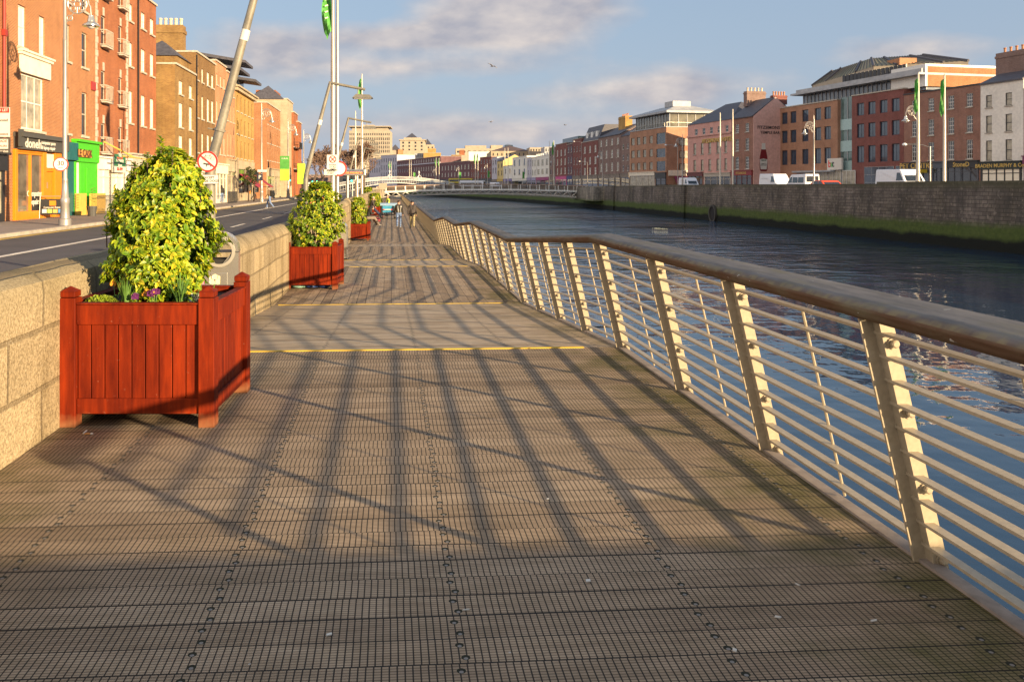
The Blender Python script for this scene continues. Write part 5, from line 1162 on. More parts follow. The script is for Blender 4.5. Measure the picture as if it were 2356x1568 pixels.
# brick corner block with lit glass top floor
f = fA(Q0(577), Q0(957)); zc_ = f.z(Q0(700), Q0y(268)); r_ = zr(f, Q0(605), (Q0y(348), Q0y(424)), (Q0y(480), Q0y(556)), (Q0y(610), Q0y(684)))
ws = grid(f, [(Q0(a - 17), Q0(a + 17)) for a in (606, 666, 728, 796)], r_, 'tri')
ws += [(f.u(Q0(852)), f.u(Q0(946)), f.z(Q0(900), Q0y(a)), f.z(Q0(900), Q0y(b_)), 'bay') for a, b_ in ((408, 292), (548, 456), (692, 588))]
w1 = building('brick_corner_block', 'brick corner block with a glazed corner bay and a set back glass top floor', 'building', f, zc_, 'tan', ws, depth=11, cap='lead', group=GRP)
Hh = g_(zc_)
for a, b_, s in ((320, 402, 'lit'), (460, 542, 'tri'), (600, 682, 'tri')):
    z1_, z0_ = g_(zt(Q0y(a), 157)), g_(zt(Q0y(b_), 157)); w = 5.2
    o = MB(); rectframe(o, 0, w, 0, z1_ - z0_, .12, -.06, -.004)
    for k in (1, 2, 3): o.box(w * k / 4 - .05, w * k / 4 + .05, -.055, -.004, .12, z1_ - z0_ - .12)
    wo = o.build('window', M_['black'], w1, (f.W, 2.8, z0_), rot=(0, 0, R(90))); o = MB(); o.box(.06, w - .06, -.03, -.008, .06, z1_ - z0_ - .06); o.build('pane', M_['curtain'], wo)
o = MB(); o.box(1.0, f.W - .6, 1.0, 10.5, Hh, Hh + 2.9); gs = o.build('glass_storey', mat('top_floor_glazing', (.13, .12, .09), .06, var=.5, vs=.5, spec=.8), w1)
o = MB()
for k in range(13): x = 1 + (f.W - 1.6) * k / 12; o.box(x - .06, x + .06, .9, .998, Hh, Hh + 2.9)
for k in range(6): y = 1 + 9.5 * k / 5; o.box(f.W - .598, f.W - .5, y - .06, y + .06, Hh, Hh + 2.9)
o.build('mullion', M_['lead'], gs)
o = MB(); a, b_, c_, d_ = -.2, f.W + .5, -.2, 11.5; o.box(a, b_, c_, d_, Hh + 2.902, Hh + 3.3); i = 4
o.raw([(a, c_, Hh + 3.302), (b_, c_, Hh + 3.302), (b_, d_, Hh + 3.302), (a, d_, Hh + 3.302), (a + i * 1.6, c_ + i, Hh + 4.7), (b_ - i, c_ + i, Hh + 4.7), (b_ - i, d_ - i, Hh + 4.7), (a + i * 1.6, d_ - i, Hh + 4.7)], [(0, 1, 5, 4), (1, 2, 6, 5), (2, 3, 7, 6), (3, 0, 4, 7), (4, 5, 6, 7)])
o.box(b_ - 7, b_ - 3.5, 3, 7, Hh + 4.5, Hh + 5.6); o.build('roof', M_['lead'], w1)
o = MB(); o.box(.1, f.W - .1, .15, .2, Hh + .95, Hh + 1.0); o.box(f.W - .2, f.W - .15, .2, 11, Hh + .95, Hh + 1.0)
for k in range(17): x = .1 + (f.W - .2) * k / 16; o.box(x - .02, x + .02, .15, .2, Hh + .1, Hh + .95)
o.build('roof_railing', M_['steel'], w1)
shopfront(w1, f.W, .1, f.u(Q0(838)), 0, g_(f.z(Q0(700), Q0y(740))), g_(f.z(Q0(700), Q0y(708))), M_['stone'], M_['cream'], glass='lit_' if False else 'curtain', nx=4)
shopfront(w1, f.W, f.u(Q0(848)), f.W - .05, 0, g_(f.z(Q0(900), Q0y(770))), g_(f.z(Q0(900), Q0y(712))), M_['black'], glass='glass', nx=2)
o = MB(); zz = g_(zt(Q0y(735), 157)); o.box(f.W + .01, f.W + .3, .4, 10.8, zz, zz + 1.1); so_ = o.build('fascia', M_['cream'], w1); text(so_, 'THE TEMPLE', .8, (f.W + .31, 5.5, zz + .55), (R(90), 0, R(90)), M_['ink'])
o = MB(); o.raw([(f.W + .3, 1.5, zz - .1), (f.W + .3, 10.5, zz - .1), (f.W + 1.6, 10.5, zz - 1.6), (f.W + 1.6, 1.5, zz - 1.6), (f.W + .3, 1.5, zz - .2), (f.W + .3, 10.5, zz - .2), (f.W + 1.5, 10.5, zz - 1.65), (f.W + 1.5, 1.5, zz - 1.65)], [(0, 1, 2, 3), (4, 7, 6, 5), (2, 6, 7, 3), (0, 3, 7, 4), (1, 5, 6, 2)]); o.build('awning', mat('plum_awning', (.16, .012, .05), .6), w1)

# line B: towards the footbridge
B0, B1 = at(1449, 192.6), at(1129, 380)
FBX = Fac(B1, B0)          # left to right
def lb(pa, pb): return FBX.sub(pa, pb)
def rowhouse(label, pa, pb, ytop, wall, ncol, rows, sty, shop=None, roof='flat', rh=2.2, name='brick_house', wf=.42, cap='stone', shopz=4.2, sg=None, depth=10):
    f = lb(pa + .12, pb - .12); pm_ = (pa + pb) / 2
    rr = [(f.z(pm_, b_), f.z(pm_, a)) for a, b_ in rows]
    t = building(name, label, 'house', f, f.z(pm_, ytop), wall, ugrid(autocols(f, ncol, wf), rr, sty), depth=depth, roof=roof, rh=rh, cap=cap, group=GRP, rd=.14)
    if shop: shopfront(t, f.W, .15, f.W - .15, 0, shopz - 1.3, shopz - .4, M_['shopstone'] if shop is M_['stone'] else shop, sg, glass='glass', nx=max(2, ncol))
    return t, f
Y0 = lambda *p: [(Q0y(a), Q0y(b_)) for a, b_ in p]
YM = lambda *p: [(CMy(a), CMy(b_)) for a, b_ in p]
mm = lambda n, c, r=.5: mat(n, c, r)
t, f = rowhouse('narrow dark brown brick house left of the brick corner block', Q0(481), Q0(576), Q0y(322), 'grey', 2, Y0((408, 462), (520, 582), (630, 692)), 'sash', M_['stone'], 'hip', 2.4, cap=None, wf=.3)
t, f = rowhouse('dark grey brown brick house with four columns of bright sash windows and a yellow chimney', Q0(245), Q0(478), Q0y(326), 'grey', 4, Y0((357, 424), (472, 555), (606, 692)), 'warm', M_['stone'], 'gable', 2.6, cap=None, wf=.34)
chimney(t, f.W * .62, 3.5, g_(f.z(Q0(360), Q0y(326))) + 1.4, 5.2, 1.8, 3.4, 5, BR['buff'])
t, f = rowhouse('dark red brick house with a slate mansard and three narrow windows on each floor', Q0(75), Q0(242), Q0y(382), 'dred', 3, Y0((428, 500), (545, 620), (655, 728)), 'warm', M_['stone'], 'mansard', 4.2, wf=.34)
for k in range(3): o = MB(); o.box(f.W * (.2 + .3 * k) - .9, f.W * (.2 + .3 * k) + .9, .5, 2.5, g_(f.z(Q0(160), Q0y(382))) + .6, g_(f.z(Q0(160), Q0y(382))) + 2.6); o.build('dormer', M_['white'], t)
t, f = rowhouse('narrow plum red brick house beside the mansard house', CMx(2070), CMx(2163), CMy(200), 'dred', 3, YM((275, 330), (390, 465), (510, 580)), 'sash', M_['stone'], wf=.3)
t, f = rowhouse('narrow brown brick house with small windows right of the red house with pink shop', CMx(2012), CMx(2069), CMy(255), 'purple', 2, YM((280, 340), (390, 450), (495, 560)), 'sash', mm('blue_shop_paint', (.02, .04, .16)), wf=.4)
t, f = rowhouse('bright red brick house with tall pale windows over a pink shopfront', CMx(1890), CMx(2010), CMy(250), 'dred', 3, YM((310, 376), (402, 472), (500, 566)), 'warm', mm('hot_pink_shop', (.5, .05, .2)), wf=.34)
o = MB(); o.box(1, f.W + 5, 2, 8, g_(f.z(CMx(1950), CMy(250))), g_(f.z(CMx(1950), CMy(190)))); o.build('glass_storey', M_['glassb'], t)
t, f = rowhouse('narrow dark stone house with a pitched top between the white and red houses', CMx(1826), CMx(1888), CMy(290), 'grey', 2, YM((320, 380), (420, 480), (520, 570)), 'dark', M_['stone'], wf=.35)
t, f = rowhouse('white house with three wide columns of windows and a battlemented top', CMx(1690), CMx(1824), CMy(375), 'offwhite', 3, YM((412, 478), (512, 568)), 'tri', mm('magenta_shop', (.3, .03, .14)), wf=.5, cap='white')
o = MB()
for k in range(7): x = f.W * k / 6; o.box(max(0, x - .35), min(f.W, x + .35), -.05, .3, g_(f.z(CMx(1757), CMy(375))) + .17, g_(f.z(CMx(1757), CMy(347)))) 
o.build('battlement', M_['white'], t)
t, f = rowhouse('narrow cream house left of the white battlemented house', CMx(1640), CMx(1688), CMy(395), 'offwhite', 2, YM((418, 480), (520, 575)), 'dark', mm('lilac_shop', (.3, .26, .4)), wf=.35)
t, f = rowhouse('narrow pale lilac house with blue tinted windows', CMx(1594), CMx(1638), CMy(395), 'lilac', 2, YM((420, 480), (520, 575)), 'sash', mm('mauve_shop', (.25, .22, .34)), wf=.35)
t, f = rowhouse('pale green white pub with black windows and black and white arches', CMx(1438), CMx(1592), CMy(388), 'offwhite', 3, YM((412, 478), (515, 570)), 'dark', M_['black'], wf=.28, cap='white', sg=M_['signw'])
t, f = rowhouse('low cream house with a blank front and a shop sign', CMx(1345), CMx(1436), CMy(480), 'offwhite', 2, YM((510, 560),), 'sash', mm('violet_shop', (.16, .12, .3)), wf=.25)
t, f = rowhouse('narrow pale yellow house with four dark windows', CMx(1280), CMx(1343), CMy(430), 'yellowr', 2, YM((455, 500), (530, 580)), 'dark', mm('yellow_shop', (.5, .33, .05)), 'gable', 2.6, cap=None, wf=.3)
t, f = rowhouse('narrow grey white house at the left end of the pale row', CMx(1222), CMx(1278), CMy(392), 'lilac', 2, YM((420, 470), (500, 560)), 'sash', M_['stone'], wf=.35)
# line C: dark red and purple brick row curving away
C0, C1 = at(1128, 382), at(914, 540)
FCX = Fac(C1, C0)
def rowc(label, pa, pb, ytop, wall, ncol, rows, sty, shop=None, name='brick_house', wf=.4, roof='flat', rh=2, cap='stone'):
    f = FCX.sub(pa + .1, pb - .1); pm_ = (pa + pb) / 2; rr = [(f.z(pm_, b_), f.z(pm_, a)) for a, b_ in rows]
    t = building(name, label, 'house', f, f.z(pm_, ytop), wall, ugrid(autocols(f, ncol, wf), rr, sty), depth=12, roof=roof, rh=rh, cap=cap, group=GRP, rd=.14)
    if shop: shopfront(t, f.W, .15, f.W - .15, 0, 3, 4.3, shop, glass='glass', nx=max(2, ncol))
    return t, f
t, f = rowc('dark red brick house at the right end of the curved brick row', CMx(1098), CMx(1220), CMy(388), 'dred', 4, YM((415, 455), (490, 540), (570, 615)), 'sash', M_['black'], wf=.3)
t, f = rowc('sunlit orange topped brick house in the curved brick row behind the green flags', CMx(1000), CMx(1096), CMy(432), 'dred', 4, YM((460, 510), (545, 590)), 'sash', M_['black'], wf=.3)
t, f = rowc('long dark red brick house with two rows of bright windows in the curved brick row', CMx(688), CMx(998), CMy(440), 'purple', 9, YM((475, 520), (550, 590)), 'warm', M_['black'], wf=.3)
t, f = rowc('long purple brick building with a pale cornice and many narrow windows', CMx(400), CMx(686), CMy(395), 'purple', 11, YM((410, 440), (490, 530), (560, 590)), 'warm', M_['black'], wf=.3)
o = MB(); zz = g_(f.z(CMx(540), CMy(462))); o.box(0, f.W, -.4, -.01, zz, zz + .6); o.build('cornice', M_['lilac'], t)
t, f = rowc('purple red brick building at the left end of the curved brick row', CMx(232), CMx(398), CMy(420), 'purple', 7, YM((450, 480), (515, 545)), 'sash', None, wf=.3)
o = MB(); zz = g_(f.z(CMx(310), CMy(478))); o.box(0, f.W, -.4, -.01, zz, zz + .6); o.build('cornice', M_['lilac'], t)
Dp = Fac(at(CMx(60), 560), at(CMx(230), 542))
t = building('rendered_house', 'pale lilac white house left of the purple brick row beyond the white bridge', 'house', Dp, zt(CMy(368), 550), 'lilac', ugrid(autocols(Dp, 7, .3), [(zt(b_, 550), zt(a, 550)) for a, b_ in YM((400, 440), (470, 520), (545, 590))], 'dark'), depth=14, group=GRP)
chimney(t, Dp.W - 1.5, 3, zt(CMy(368), 550) - GZ, 2.4, 4, 3.4, 2, BR['orange'])
Dq = Fac(at(CMx(-60), 590), at(CMx(58), 565))
building('rendered_house', 'grey house at the far left of the curved row, behind the lamp posts', 'house', Dq, zt(CMy(400), 575), 'lilac', ugrid(autocols(Dq, 5, .3), [(zt(b_, 575), zt(a, 575)) for a, b_ in YM((430, 470), (500, 550))], 'dark'), depth=14, group=GRP)
# distant blocks behind the rows
def far(label, pa, pb, yc, ytop, wall, ncol, zrows, sty='dark', name='office_block', depth=20, roof='flat', rh=3, wf=.5, cap='stone', cat='office', skew=0, roofm=None):
    f = Fac(at(pa, yc + skew), at(pb, yc)); t = building(name, label, cat, f, zt(ytop, yc), wall, ugrid(autocols(f, ncol, wf), zrows, sty) if ncol else [], depth=depth, roof=roof, rh=rh, cap=cap, rd=.3, roofm=roofm); return t, f
zrw = lambda yc, *p: [(zt(CMy(b_), yc), zt(CMy(a), yc)) for a, b_ in p]
t, f = far('tall cream office block with a close grid of narrow windows behind the bare trees', c5(830)[0], c5(1287)[0], 640, c5(0, 345)[1], 'conc', 22, [(zt(c5(0, b_)[1], 640), zt(c5(0, a)[1], 640)) for a, b_ in ((372, 396), (420, 452), (466, 498), (512, 545), (558, 590))], depth=30)
o = MB(); hh_ = zt(c5(0, 345)[1], 640) - GZ; o.box(2, f.W - 2, 2, 26, hh_, hh_ + 3); o.box(-.5, f.W + .5, -1, 28, hh_ + 3.01, hh_ + 3.7); o.box(f.W * .3, f.W * .6, 6, 20, hh_ + 3.71, hh_ + 5); o.build('roof_storey', M_['conc'], t)
t, f = far('cream stone office with a dark pyramid roof light, largest of the distant pair', CMx(262), CMx(520), 720, CMy(205), 'conc', 4, zrw(720, (228, 248), (265, 283), (302, 318)), depth=40, wf=.3, name='pyramid_office')
hh_ = zt(CMy(205), 720) - GZ; o = MB(); o.raw([(f.W * .23, 4, hh_ + 2), (f.W * .7, 4, hh_ + 2), (f.W * .7, 26, hh_ + 2), (f.W * .23, 26, hh_ + 2), (f.W * .46, 15, zt(CMy(125), 720) - GZ)], [(0, 1, 4), (1, 2, 4), (2, 3, 4), (3, 0, 4)]); o.build('pyramid_roof', M_['slate'], t)
o = MB(); o.box(f.W * .15, f.W * .85, 3, 28, hh_, hh_ + 1.9); o.box(-1, f.W + 1, -1.0, 38, hh_ - .6, hh_ - .01); o.build('attic', M_['conc'], t)
t, f = far('smaller cream office with a dark pyramid roof light right of the larger one', CMx(500), CMx(620), 760, CMy(260), 'conc', 3, zrw(760, (280, 295), (310, 325)), depth=30, wf=.4, name='pyramid_office')
hh_ = zt(CMy(260), 760) - GZ; o = MB(); o.raw([(0, 3, hh_ + .2), (f.W * .8, 3, hh_ + .2), (f.W * .8, 20, hh_ + .2), (0, 20, hh_ + .2), (f.W * .38, 11, zt(CMy(190), 760) - GZ)], [(0, 1, 4), (1, 2, 4), (2, 3, 4), (3, 0, 4)]); o.build('pyramid_roof', M_['slate'], t)
t, f = far('low dark pyramid roofed block left of the cream pyramid offices', CMx(155), CMx(262), 700, CMy(315), 'conc', 0, [], depth=20, roof='hip', rh=5, cap=None, name='pyramid_office')
t, f = far('buff block with roof clutter behind the purple brick row', CMx(508), CMx(690), 600, CMy(345), 'buff', 0, [], depth=20, cat='building', name='rear_block')
o = MB(); o.box(3, 9, 3, 7, zt(CMy(345), 600) - GZ, zt(CMy(297), 600) - GZ); o.build('roof_hut', BR['buff'], t)
t, f = far('sunlit orange brick rear block behind the long dark red house', CMx(668), CMx(806), 590, CMy(385), 'red', 0, [], depth=16, cat='building', name='rear_block')
t, f = far('grey glazed rear block behind the purple brick row', CMx(412), CMx(508), 610, CMy(350), 'lead', 5, zrw(610, (362, 388)), 'steel', depth=16, cat='building', name='rear_block')
t, f = far('cream flat topped warehouse block behind the curved brick row', CMx(846), CMx(1292), 700, CMy(300), 'conc', 8, zrw(700, (322, 345)), 'steel', depth=30, wf=.6)
o = MB(); hh_ = zt(CMy(300), 700) - GZ; o.box(8, 26, 3, 20, hh_, hh_ + 2.8); o.box(30, 40, 3, 20, hh_, hh_ + 3.1); o.build('roof_storey', M_['conc'], t)
t, f = far('plain cream rear wall behind the orange topped house', CMx(980), CMx(1220), 560, CMy(330), 'offwhite', 0, [], depth=16, cat='building', name='rear_block')
t, f = far('stone hall with a wide brown hipped roof and glass lantern', CMx(1215), CMx(1625), 430, CMy(325), 'limest', 9, zrw(430, (345, 375)), depth=44, roof='hip', rh=3.4, cap=None, name='stone_hall', cat='hall', wf=.25, roofm=mat('brown_slate_roof', (.10, .065, .06), .7, var=.2))
o = MB(); hh_ = zt(CMy(325), 430) - GZ; o.box(f.W / 2 - 2.2, f.W / 2 + 2.2, 12, 29, hh_ + 2.6, hh_ + 3.7); o.raw([(f.W / 2 - 2.2, 12, hh_ + 3.7), (f.W / 2 + 2.2, 12, hh_ + 3.7), (f.W / 2 + 2.2, 29, hh_ + 3.7), (f.W / 2 - 2.2, 29, hh_ + 3.7), (f.W / 2, 20, hh_ + 4.8)], [(0, 1, 4), (1, 2, 4), (2, 3, 4), (3, 0, 4)]); o.build('lantern', M_['glassb'], t)
t, f = far('cream penthouse block behind the pale row, right of the stone hall', CMx(1620), CMx(1760), 420, CMy(290), 'conc', 5, zrw(420, (305, 325)), depth=16)
t, f = far('pale rear block behind the red brick houses with a roof terrace', CMx(1775), CMx(1900), 400, CMy(285), 'lead', 4, zrw(400, (300, 330)), 'steel', depth=16)
t, f = far('brown rear block with chimneys behind the yellow house', CMx(800), CMx(905), 620, CMy(365), 'brown', 0, [], depth=16, cat='building', name='rear_block')
chimney(t, 8, 4, zt(CMy(365), 620) - GZ, 4, 2, 3.6, 4, BR['red'])
# roof clutter on the curved row
# low far rooftops closing the end of the near street
t, f = far('dark distant building closing the end of the near road', 680, 780, 640, 402, 'grey', 9, [(6, 8.2), (9.5, 11)], 'dark', depth=20, cat='building', name='end_building')
t, f = far('pale distant roofs right of the end of the road, under the bare trees', 770, 905, 600, 399, 'conc', 9, [(5, 7), (8.5, 10.2)], 'dark', depth=20, cat='building', name='end_building')
# ---------------------------------------------------------------- bridges
def bridge_millennium():
    pa, pb, ya, yb = 866, 1349, 186, 190
    A, B = at(pa, ya), at(pb, yb); L = (B - A).length; ang = math.atan2((B - A).y, (B - A).x)
    t = thing('footbridge', 'slim steel footbridge with zigzag truss under its deck, in front of the white bridge', 'bridge', (A.x, A.y, 0), ang)
    q = lambda s, a, m_, b_: a * (1 - s) * (1 - 2 * s) + m_ * 4 * s * (1 - s) + b_ * s * (2 * s - 1)
    top = lambda s: q(s, 1.42, 2.05, 1.62); dk = lambda s: q(s, .15, .75, .25); bot = lambda s: q(s, -1.0, -.05, -1.05)
    N = 22; wd_ = 3.2; P = lambda s, y, z: (L * s, y, z)
    S = [i / 44 for i in range(45)]
    for y, nm in ((0, 'handrail'), (wd_, 'handrail')):
        mb = MB(); mb.tube([P(s, y, top(s)) for s in S], .10, 6); mb.build(nm, M_['tanrail'], t)
        mb = MB(); mb.tube([P(s, y, dk(s)) for s in S], .17, 6); mb.tube([P(s, y, dk(s) + .28) for s in S], .035, 5); mb.build('side_beam', M_['bridgep'], t)
    for y in (.35, wd_ - .35):
        mb = MB(); mb.tube([P(s, y + (.6 if y < 1 else -.6), bot(s)) for s in S], .22, 6); mb.build('bottom_chord', M_['bridgep'], t)
    mb = MB()
    for a, b_ in zip(S, S[1:]): mb.raw([P(a, .05, dk(a) - .1), P(b_, .05, dk(b_) - .1), P(b_, wd_ - .05, dk(b_) - .1), P(a, wd_ - .05, dk(a) - .1), P(a, .05, dk(a) + .06), P(b_, .05, dk(b_) + .06), P(b_, wd_ - .05, dk(b_) + .06), P(a, wd_ - .05, dk(a) + .06)], [(0, 3, 2, 1), (4, 5, 6, 7), (0, 1, 5, 4), (2, 3, 7, 6)])
    mb.build('deck', M_['lead'], t)
    for y in (.0, wd_):
        mb = MB()
        for i in range(200):
            s = i / 200
            mb.box(L * s - .02, L * s + .02, y - .01, y + .01, dk(s) + .28, top(s))
        for f_ in (.3, .45, .6, .75, .88): mb.tube([P(s, y, dk(s) + (top(s) - dk(s)) * f_) for s in S], .022, 4)
        mb.build('infill_mesh', M_['bronze'], t)
    for i in range(N + 1):
        s = min(.998, max(.002, i / N))
        for y in (0, wd_):
            mb = MB(); mb.box(L * s - .09, L * s + .09, y - .08, y + .08, dk(s) - .05, top(s)); mb.build('post', M_['bridgep'], t)
        if i < N:
            s2 = (i + .5) / N
            for y, yb_ in ((0, .95), (wd_, wd_ - .95)):
                mb = MB(); mb.tube([P(s, y, dk(s) - .05), P(s2, yb_, bot(s2))], .165, 5); mb.tube([P(s2, yb_, bot(s2)), P((i + 1) / N, y, dk((i + 1) / N) - .05)], .165, 5); mb.build('truss_strut', M_['bridgep'], t)
M_['tanrail'] = mat('tan_rail', (.45, .3, .2), .5); M_['bridgep'] = mat('pale_bridge_paint', (.8, .75, .65), .5, var=.05)
M_['bronze'] = mat('bronze_mesh', (.2, .14, .09), .5)
bridge_millennium()
def slatted(label, pa, pb, yc, y0, y1):
    a, b_ = at(pa, yc), at(pb, yc); w = (b_ - a).length; t = thing('slatted_wall', label, 'wall', (a.x, a.y, 0), math.atan2((b_ - a).y, (b_ - a).x)); z1, z0 = zt(y0, yc), zt(y1, yc)
    mb = MB(); mb.box(0, w, .06, .5, z0, z1 - .5); mb.build('backing', M_['dark'], t)
    mb = MB()
    for k in range(6): mb.raw([(w * k / 6 + .15, -.02, z0), (w * (k + .8) / 6 + .15, -.02, z0), (w * (k + .7) / 6, -.02, z1 - .5), (w * (k - .1) / 6, -.02, z1 - .5), (w * k / 6 + .15, .05, z0), (w * (k + .8) / 6 + .15, .05, z0), (w * (k + .7) / 6, .05, z1 - .5), (w * (k - .1) / 6, .05, z1 - .5)], [(0, 1, 2, 3), (4, 7, 6, 5), (0, 3, 7, 4), (1, 5, 6, 2), (2, 6, 7, 3)])
    mb.build('slats', M_['conc'], t); mb = MB(); mb.box(-.4, w + .3, -.15, 1.2, z1 - .5, z1 - .1); mb.box(w * .6, w + .5, -.2, 1.3, z1 - .1, z1 + .9); mb.build('coping', M_['conc'], t)
    return t
slatted('pale slatted wall at the end of the boardwalk where the footbridge lands', 853, 884, 178, 431, 455)
def hapenny():
    A, B = at(778, 356), at(1046, 362); L = (B - A).length
    t = thing('arched_bridge', 'white cast iron arched footbridge with lamps over it, behind the slim steel bridge', 'bridge', (A.x, A.y, 0), math.atan2((B - A).y, (B - A).x))
    S = [i / 48 for i in range(49)]; q = lambda s, e, m_: e + (m_ - e) * 4 * s * (1 - s)
    top = lambda s: q(s, 2.9, 5.75); dk = lambda s: q(s, 1.6, 4.35); ar = lambda s: q(s, -2.4, 3.05)
    w = 3.6
    for y in (0, w):
        for fn, nm, r in ((top, 'handrail', .09), (dk, 'deck_edge', .16), (ar, 'arch_rib', .2)):
            mb = MB(); mb.tube([(L * s, y, fn(s)) for s in S], r, 6); mb.build(nm, M_['white'], t)
        mb = MB()
        for i in range(220): s = i / 220; mb.box(L * s - .03, L * s + .03, y - .03, y + .03, dk(s), top(s))
        mb.build('railing', M_['white'], t)
        mb = MB()
        for i in range(49):
            s = i / 48; mb.tube([(L * s, y, ar(s)), (L * s, y, dk(s))], .06, 4)
            if i < 48: mb.tube([(L * s, y, ar(s) * .5 + dk(s) * .5), (L * (i + 1) / 48, y, ar((i + 1) / 48) * .5 + dk((i + 1) / 48) * .5)], .05, 4)
        mb.build('spandrel_bars', M_['white'], t)
    mb = MB()
    for a, b_ in zip(S, S[1:]): mb.raw([(L * a, .1, dk(a)), (L * b_, .1, dk(b_)), (L * b_, w - .1, dk(b_)), (L * a, w - .1, dk(a)), (L * a, .1, dk(a) - .3), (L * b_, .1, dk(b_) - .3), (L * b_, w - .1, dk(b_) - .3), (L * a, w - .1, dk(a) - .3)], [(0, 1, 2, 3), (4, 7, 6, 5)])
    mb.build('deck', M_['lead'], t)
    mb = MB(); mb.box(-3, .3, -.5, w + .5, -4, 2.6); mb.box(L - .3, L + 3, -.5, w + .5, -4, 2.6); mb.build('abutment', M_['quayp'], t)
    for px in (CMx(150), CMx(460)):
        s = (px - 778) / 268; z = top(s); mb = MB(); x = L * s
        mb.tube([(x, 0, z - 1), (x - .5, 0, z + .4), (x, w * .2, z + 1.2), (x, w / 2, z + 1.5), (x, w * .8, z + 1.2), (x, w, z - 1)], .13, 6); mb.tube([(x + 1, 0, z), (x, .2, z + 1.3)], .12, 5); mb.tube([(x - 1, 0, z), (x, .2, z + 1.3)], .12, 5); lf = mb.build('lamp_frame', M_['white'], t)
        mb = MB(); mb.lathe([(.12, 0), (.32, .7), (.42, .8), (.1, 1.2), (.05, 1.5)], 8, (x, w / 2, z + 1.55)); mb.build('lantern', M_['lampw'], lf)
hapenny()

# ---------------------------------------------------------------- leaning lamps on the near wall
def leaning_lamp(label, x0, y0, ztop, xtop, arm=True):
    t = thing('leaning_lamp_post', label, 'street lamp', (x0, y0, RZ), 0, 'leaning lamp posts along the parapet wall'); z = lambda v: v - RZ
    dx = xtop - x0; zk = 1.98
    mb = MB(); mb.lathe([(.13, 0), (.13, .05), (.088, .07), (.087, z(zk) - .25)], 12); mb.tube([(0, 0, z(zk) - .26), (0, 0, z(zk) - .1), (dx * .03, 0, z(zk) + .1)], [.087, .087, .086], 12); mb.build('base_post', M_['galv'], t, smooth=1)
    mb = MB(); mb.tube([(dx * .03, 0, z(zk) + .1), (dx * .35, 0, z(zk) + .1 + (z(ztop) - z(zk)) * .33), (dx, 0, z(ztop))], [.085, .074, .055], 12); mast = mb.build('mast', M_['galv'], t, smooth=1)
    s = .56; c = Vector((dx * (.03 + .97 * s), 0, z(zk) + .1 + (z(ztop) - z(zk) - .1) * s)); d = Vector((dx, 0, z(ztop) - z(zk))).normalized()
    mb = MB(); mb.tube([c - d * .09, c + d * .09], .073, 12); mb.build('reflective_band', M_['signw'], mast, smooth=1)
    mb = MB(); c2_ = Vector((dx * .16, 0, z(zk) + .6)); mb.tube([c2_ - d * .02, c2_ + d * .02], .098, 12); mb.tube([c2_ + Vector((-.2, 0, .03)), c2_ + Vector((-.05, 0, 0))], .012, 5); mb.build('clamp', M_['galv'], mast)
    mb = MB(); mb.tube([(dx - .05, .0, z(ztop) - .02), (dx + 1.22, -.1, z(ztop) - .27)], .05, 10); a = mb.build('arm', M_['galv'], t, smooth=1)
    mb = MB(); mb.tube([(dx + .98, -.08, z(ztop) - .22), (dx + .96, -.08, z(ztop) - .48)], .02, 6); mb.build('hanger', M_['galv'], a)
    mb = MB(); mb.raw([(dx + .78, -.3, z(ztop) - .58), (dx + 1.5, -.3, z(ztop) - .58), (dx + 1.5, .14, z(ztop) - .58), (dx + .78, .14, z(ztop) - .58), (dx + .9, -.2, z(ztop) - .44), (dx + 1.38, -.2, z(ztop) - .46), (dx + 1.38, .04, z(ztop) - .46), (dx + .9, .04, z(ztop) - .44)], [(3, 2, 1, 0), (4, 5, 6, 7), (0, 1, 5, 4), (1, 2, 6, 5), (2, 3, 7, 6), (3, 0, 4, 7)])
    hd = mb.build('lamp_head', M_['galv'], t); mb = MB(); mb.box(dx + .84, dx + 1.44, -.25, .09, z(ztop) - .60, z(ztop) - .582); mb.build('lens', M_['lampw'], hd)
    return t
L0 = onx(484, -3.0)[0]; LA = onx(703.6, -3.0)[0]
leaning_lamp('leaning lamp post behind the nearest shrub, cut off by the photo top', L0.x, L0.y, 5.8, L0.x + .985)
leaning_lamp('leaning lamp post left of the pair of tall flagpoles, over the second planter', LA.x, LA.y, 5.32, LA.x + .86)
for lb_, px, yc in (('leaning lamp post right of the flagpole pair, crossing the parking sign', 802, 44.3), ('third smaller leaning lamp post beyond the parking sign', 825, 62.3), ('fourth leaning lamp post beyond the parking sign', 840, 79), ('most distant leaning lamp post of the row', 848.5, 94)):
    p = at(px, yc); leaning_lamp(lb_, p.x - .86, p.y, 5.32, p.x)

# no cycling sign on the nearest leaning lamp
def disc(mb, r, y0, y1, mi=0, seg=32, cx=0, cz=0, r0=0):
    if r0:
        for i in range(seg):
            a, b_ = 2 * math.pi * i / seg, 2 * math.pi * (i + 1) / seg; o_ = [(cx + q * math.cos(w), y, cz + q * math.sin(w)) for y in (y0, y1) for q, w in ((r0, a), (r, a), (r, b_), (r0, b_))]
            mb.raw(o_, [(0, 1, 2, 3), (7, 6, 5, 4), (1, 5, 6, 2), (0, 3, 7, 4)], mi)
    else:
        mb.prism([(cx + r * math.cos(2 * math.pi * i / seg), cz + r * math.sin(2 * math.pi * i / seg)) for i in range(seg)][::-1], 'y', y0, y1, mi)
zs_ = zt(371.5, 13.6)
t = thing('no_cycling_sign', 'round red and white sign forbidding bicycles and dogs, on the nearest leaning lamp post', 'sign', (L0.x - .02, L0.y - .115, zs_), -.05)
R0 = .172
mb = MB(); disc(mb, R0, -.004, .01); mb.build('disc', M_['signw'], t)
mb = MB(); disc(mb, R0, -.0075, -.0045, r0=R0 * .83); a = R(-40); ca, sa = math.cos(a), math.sin(a); w = R0 * .075
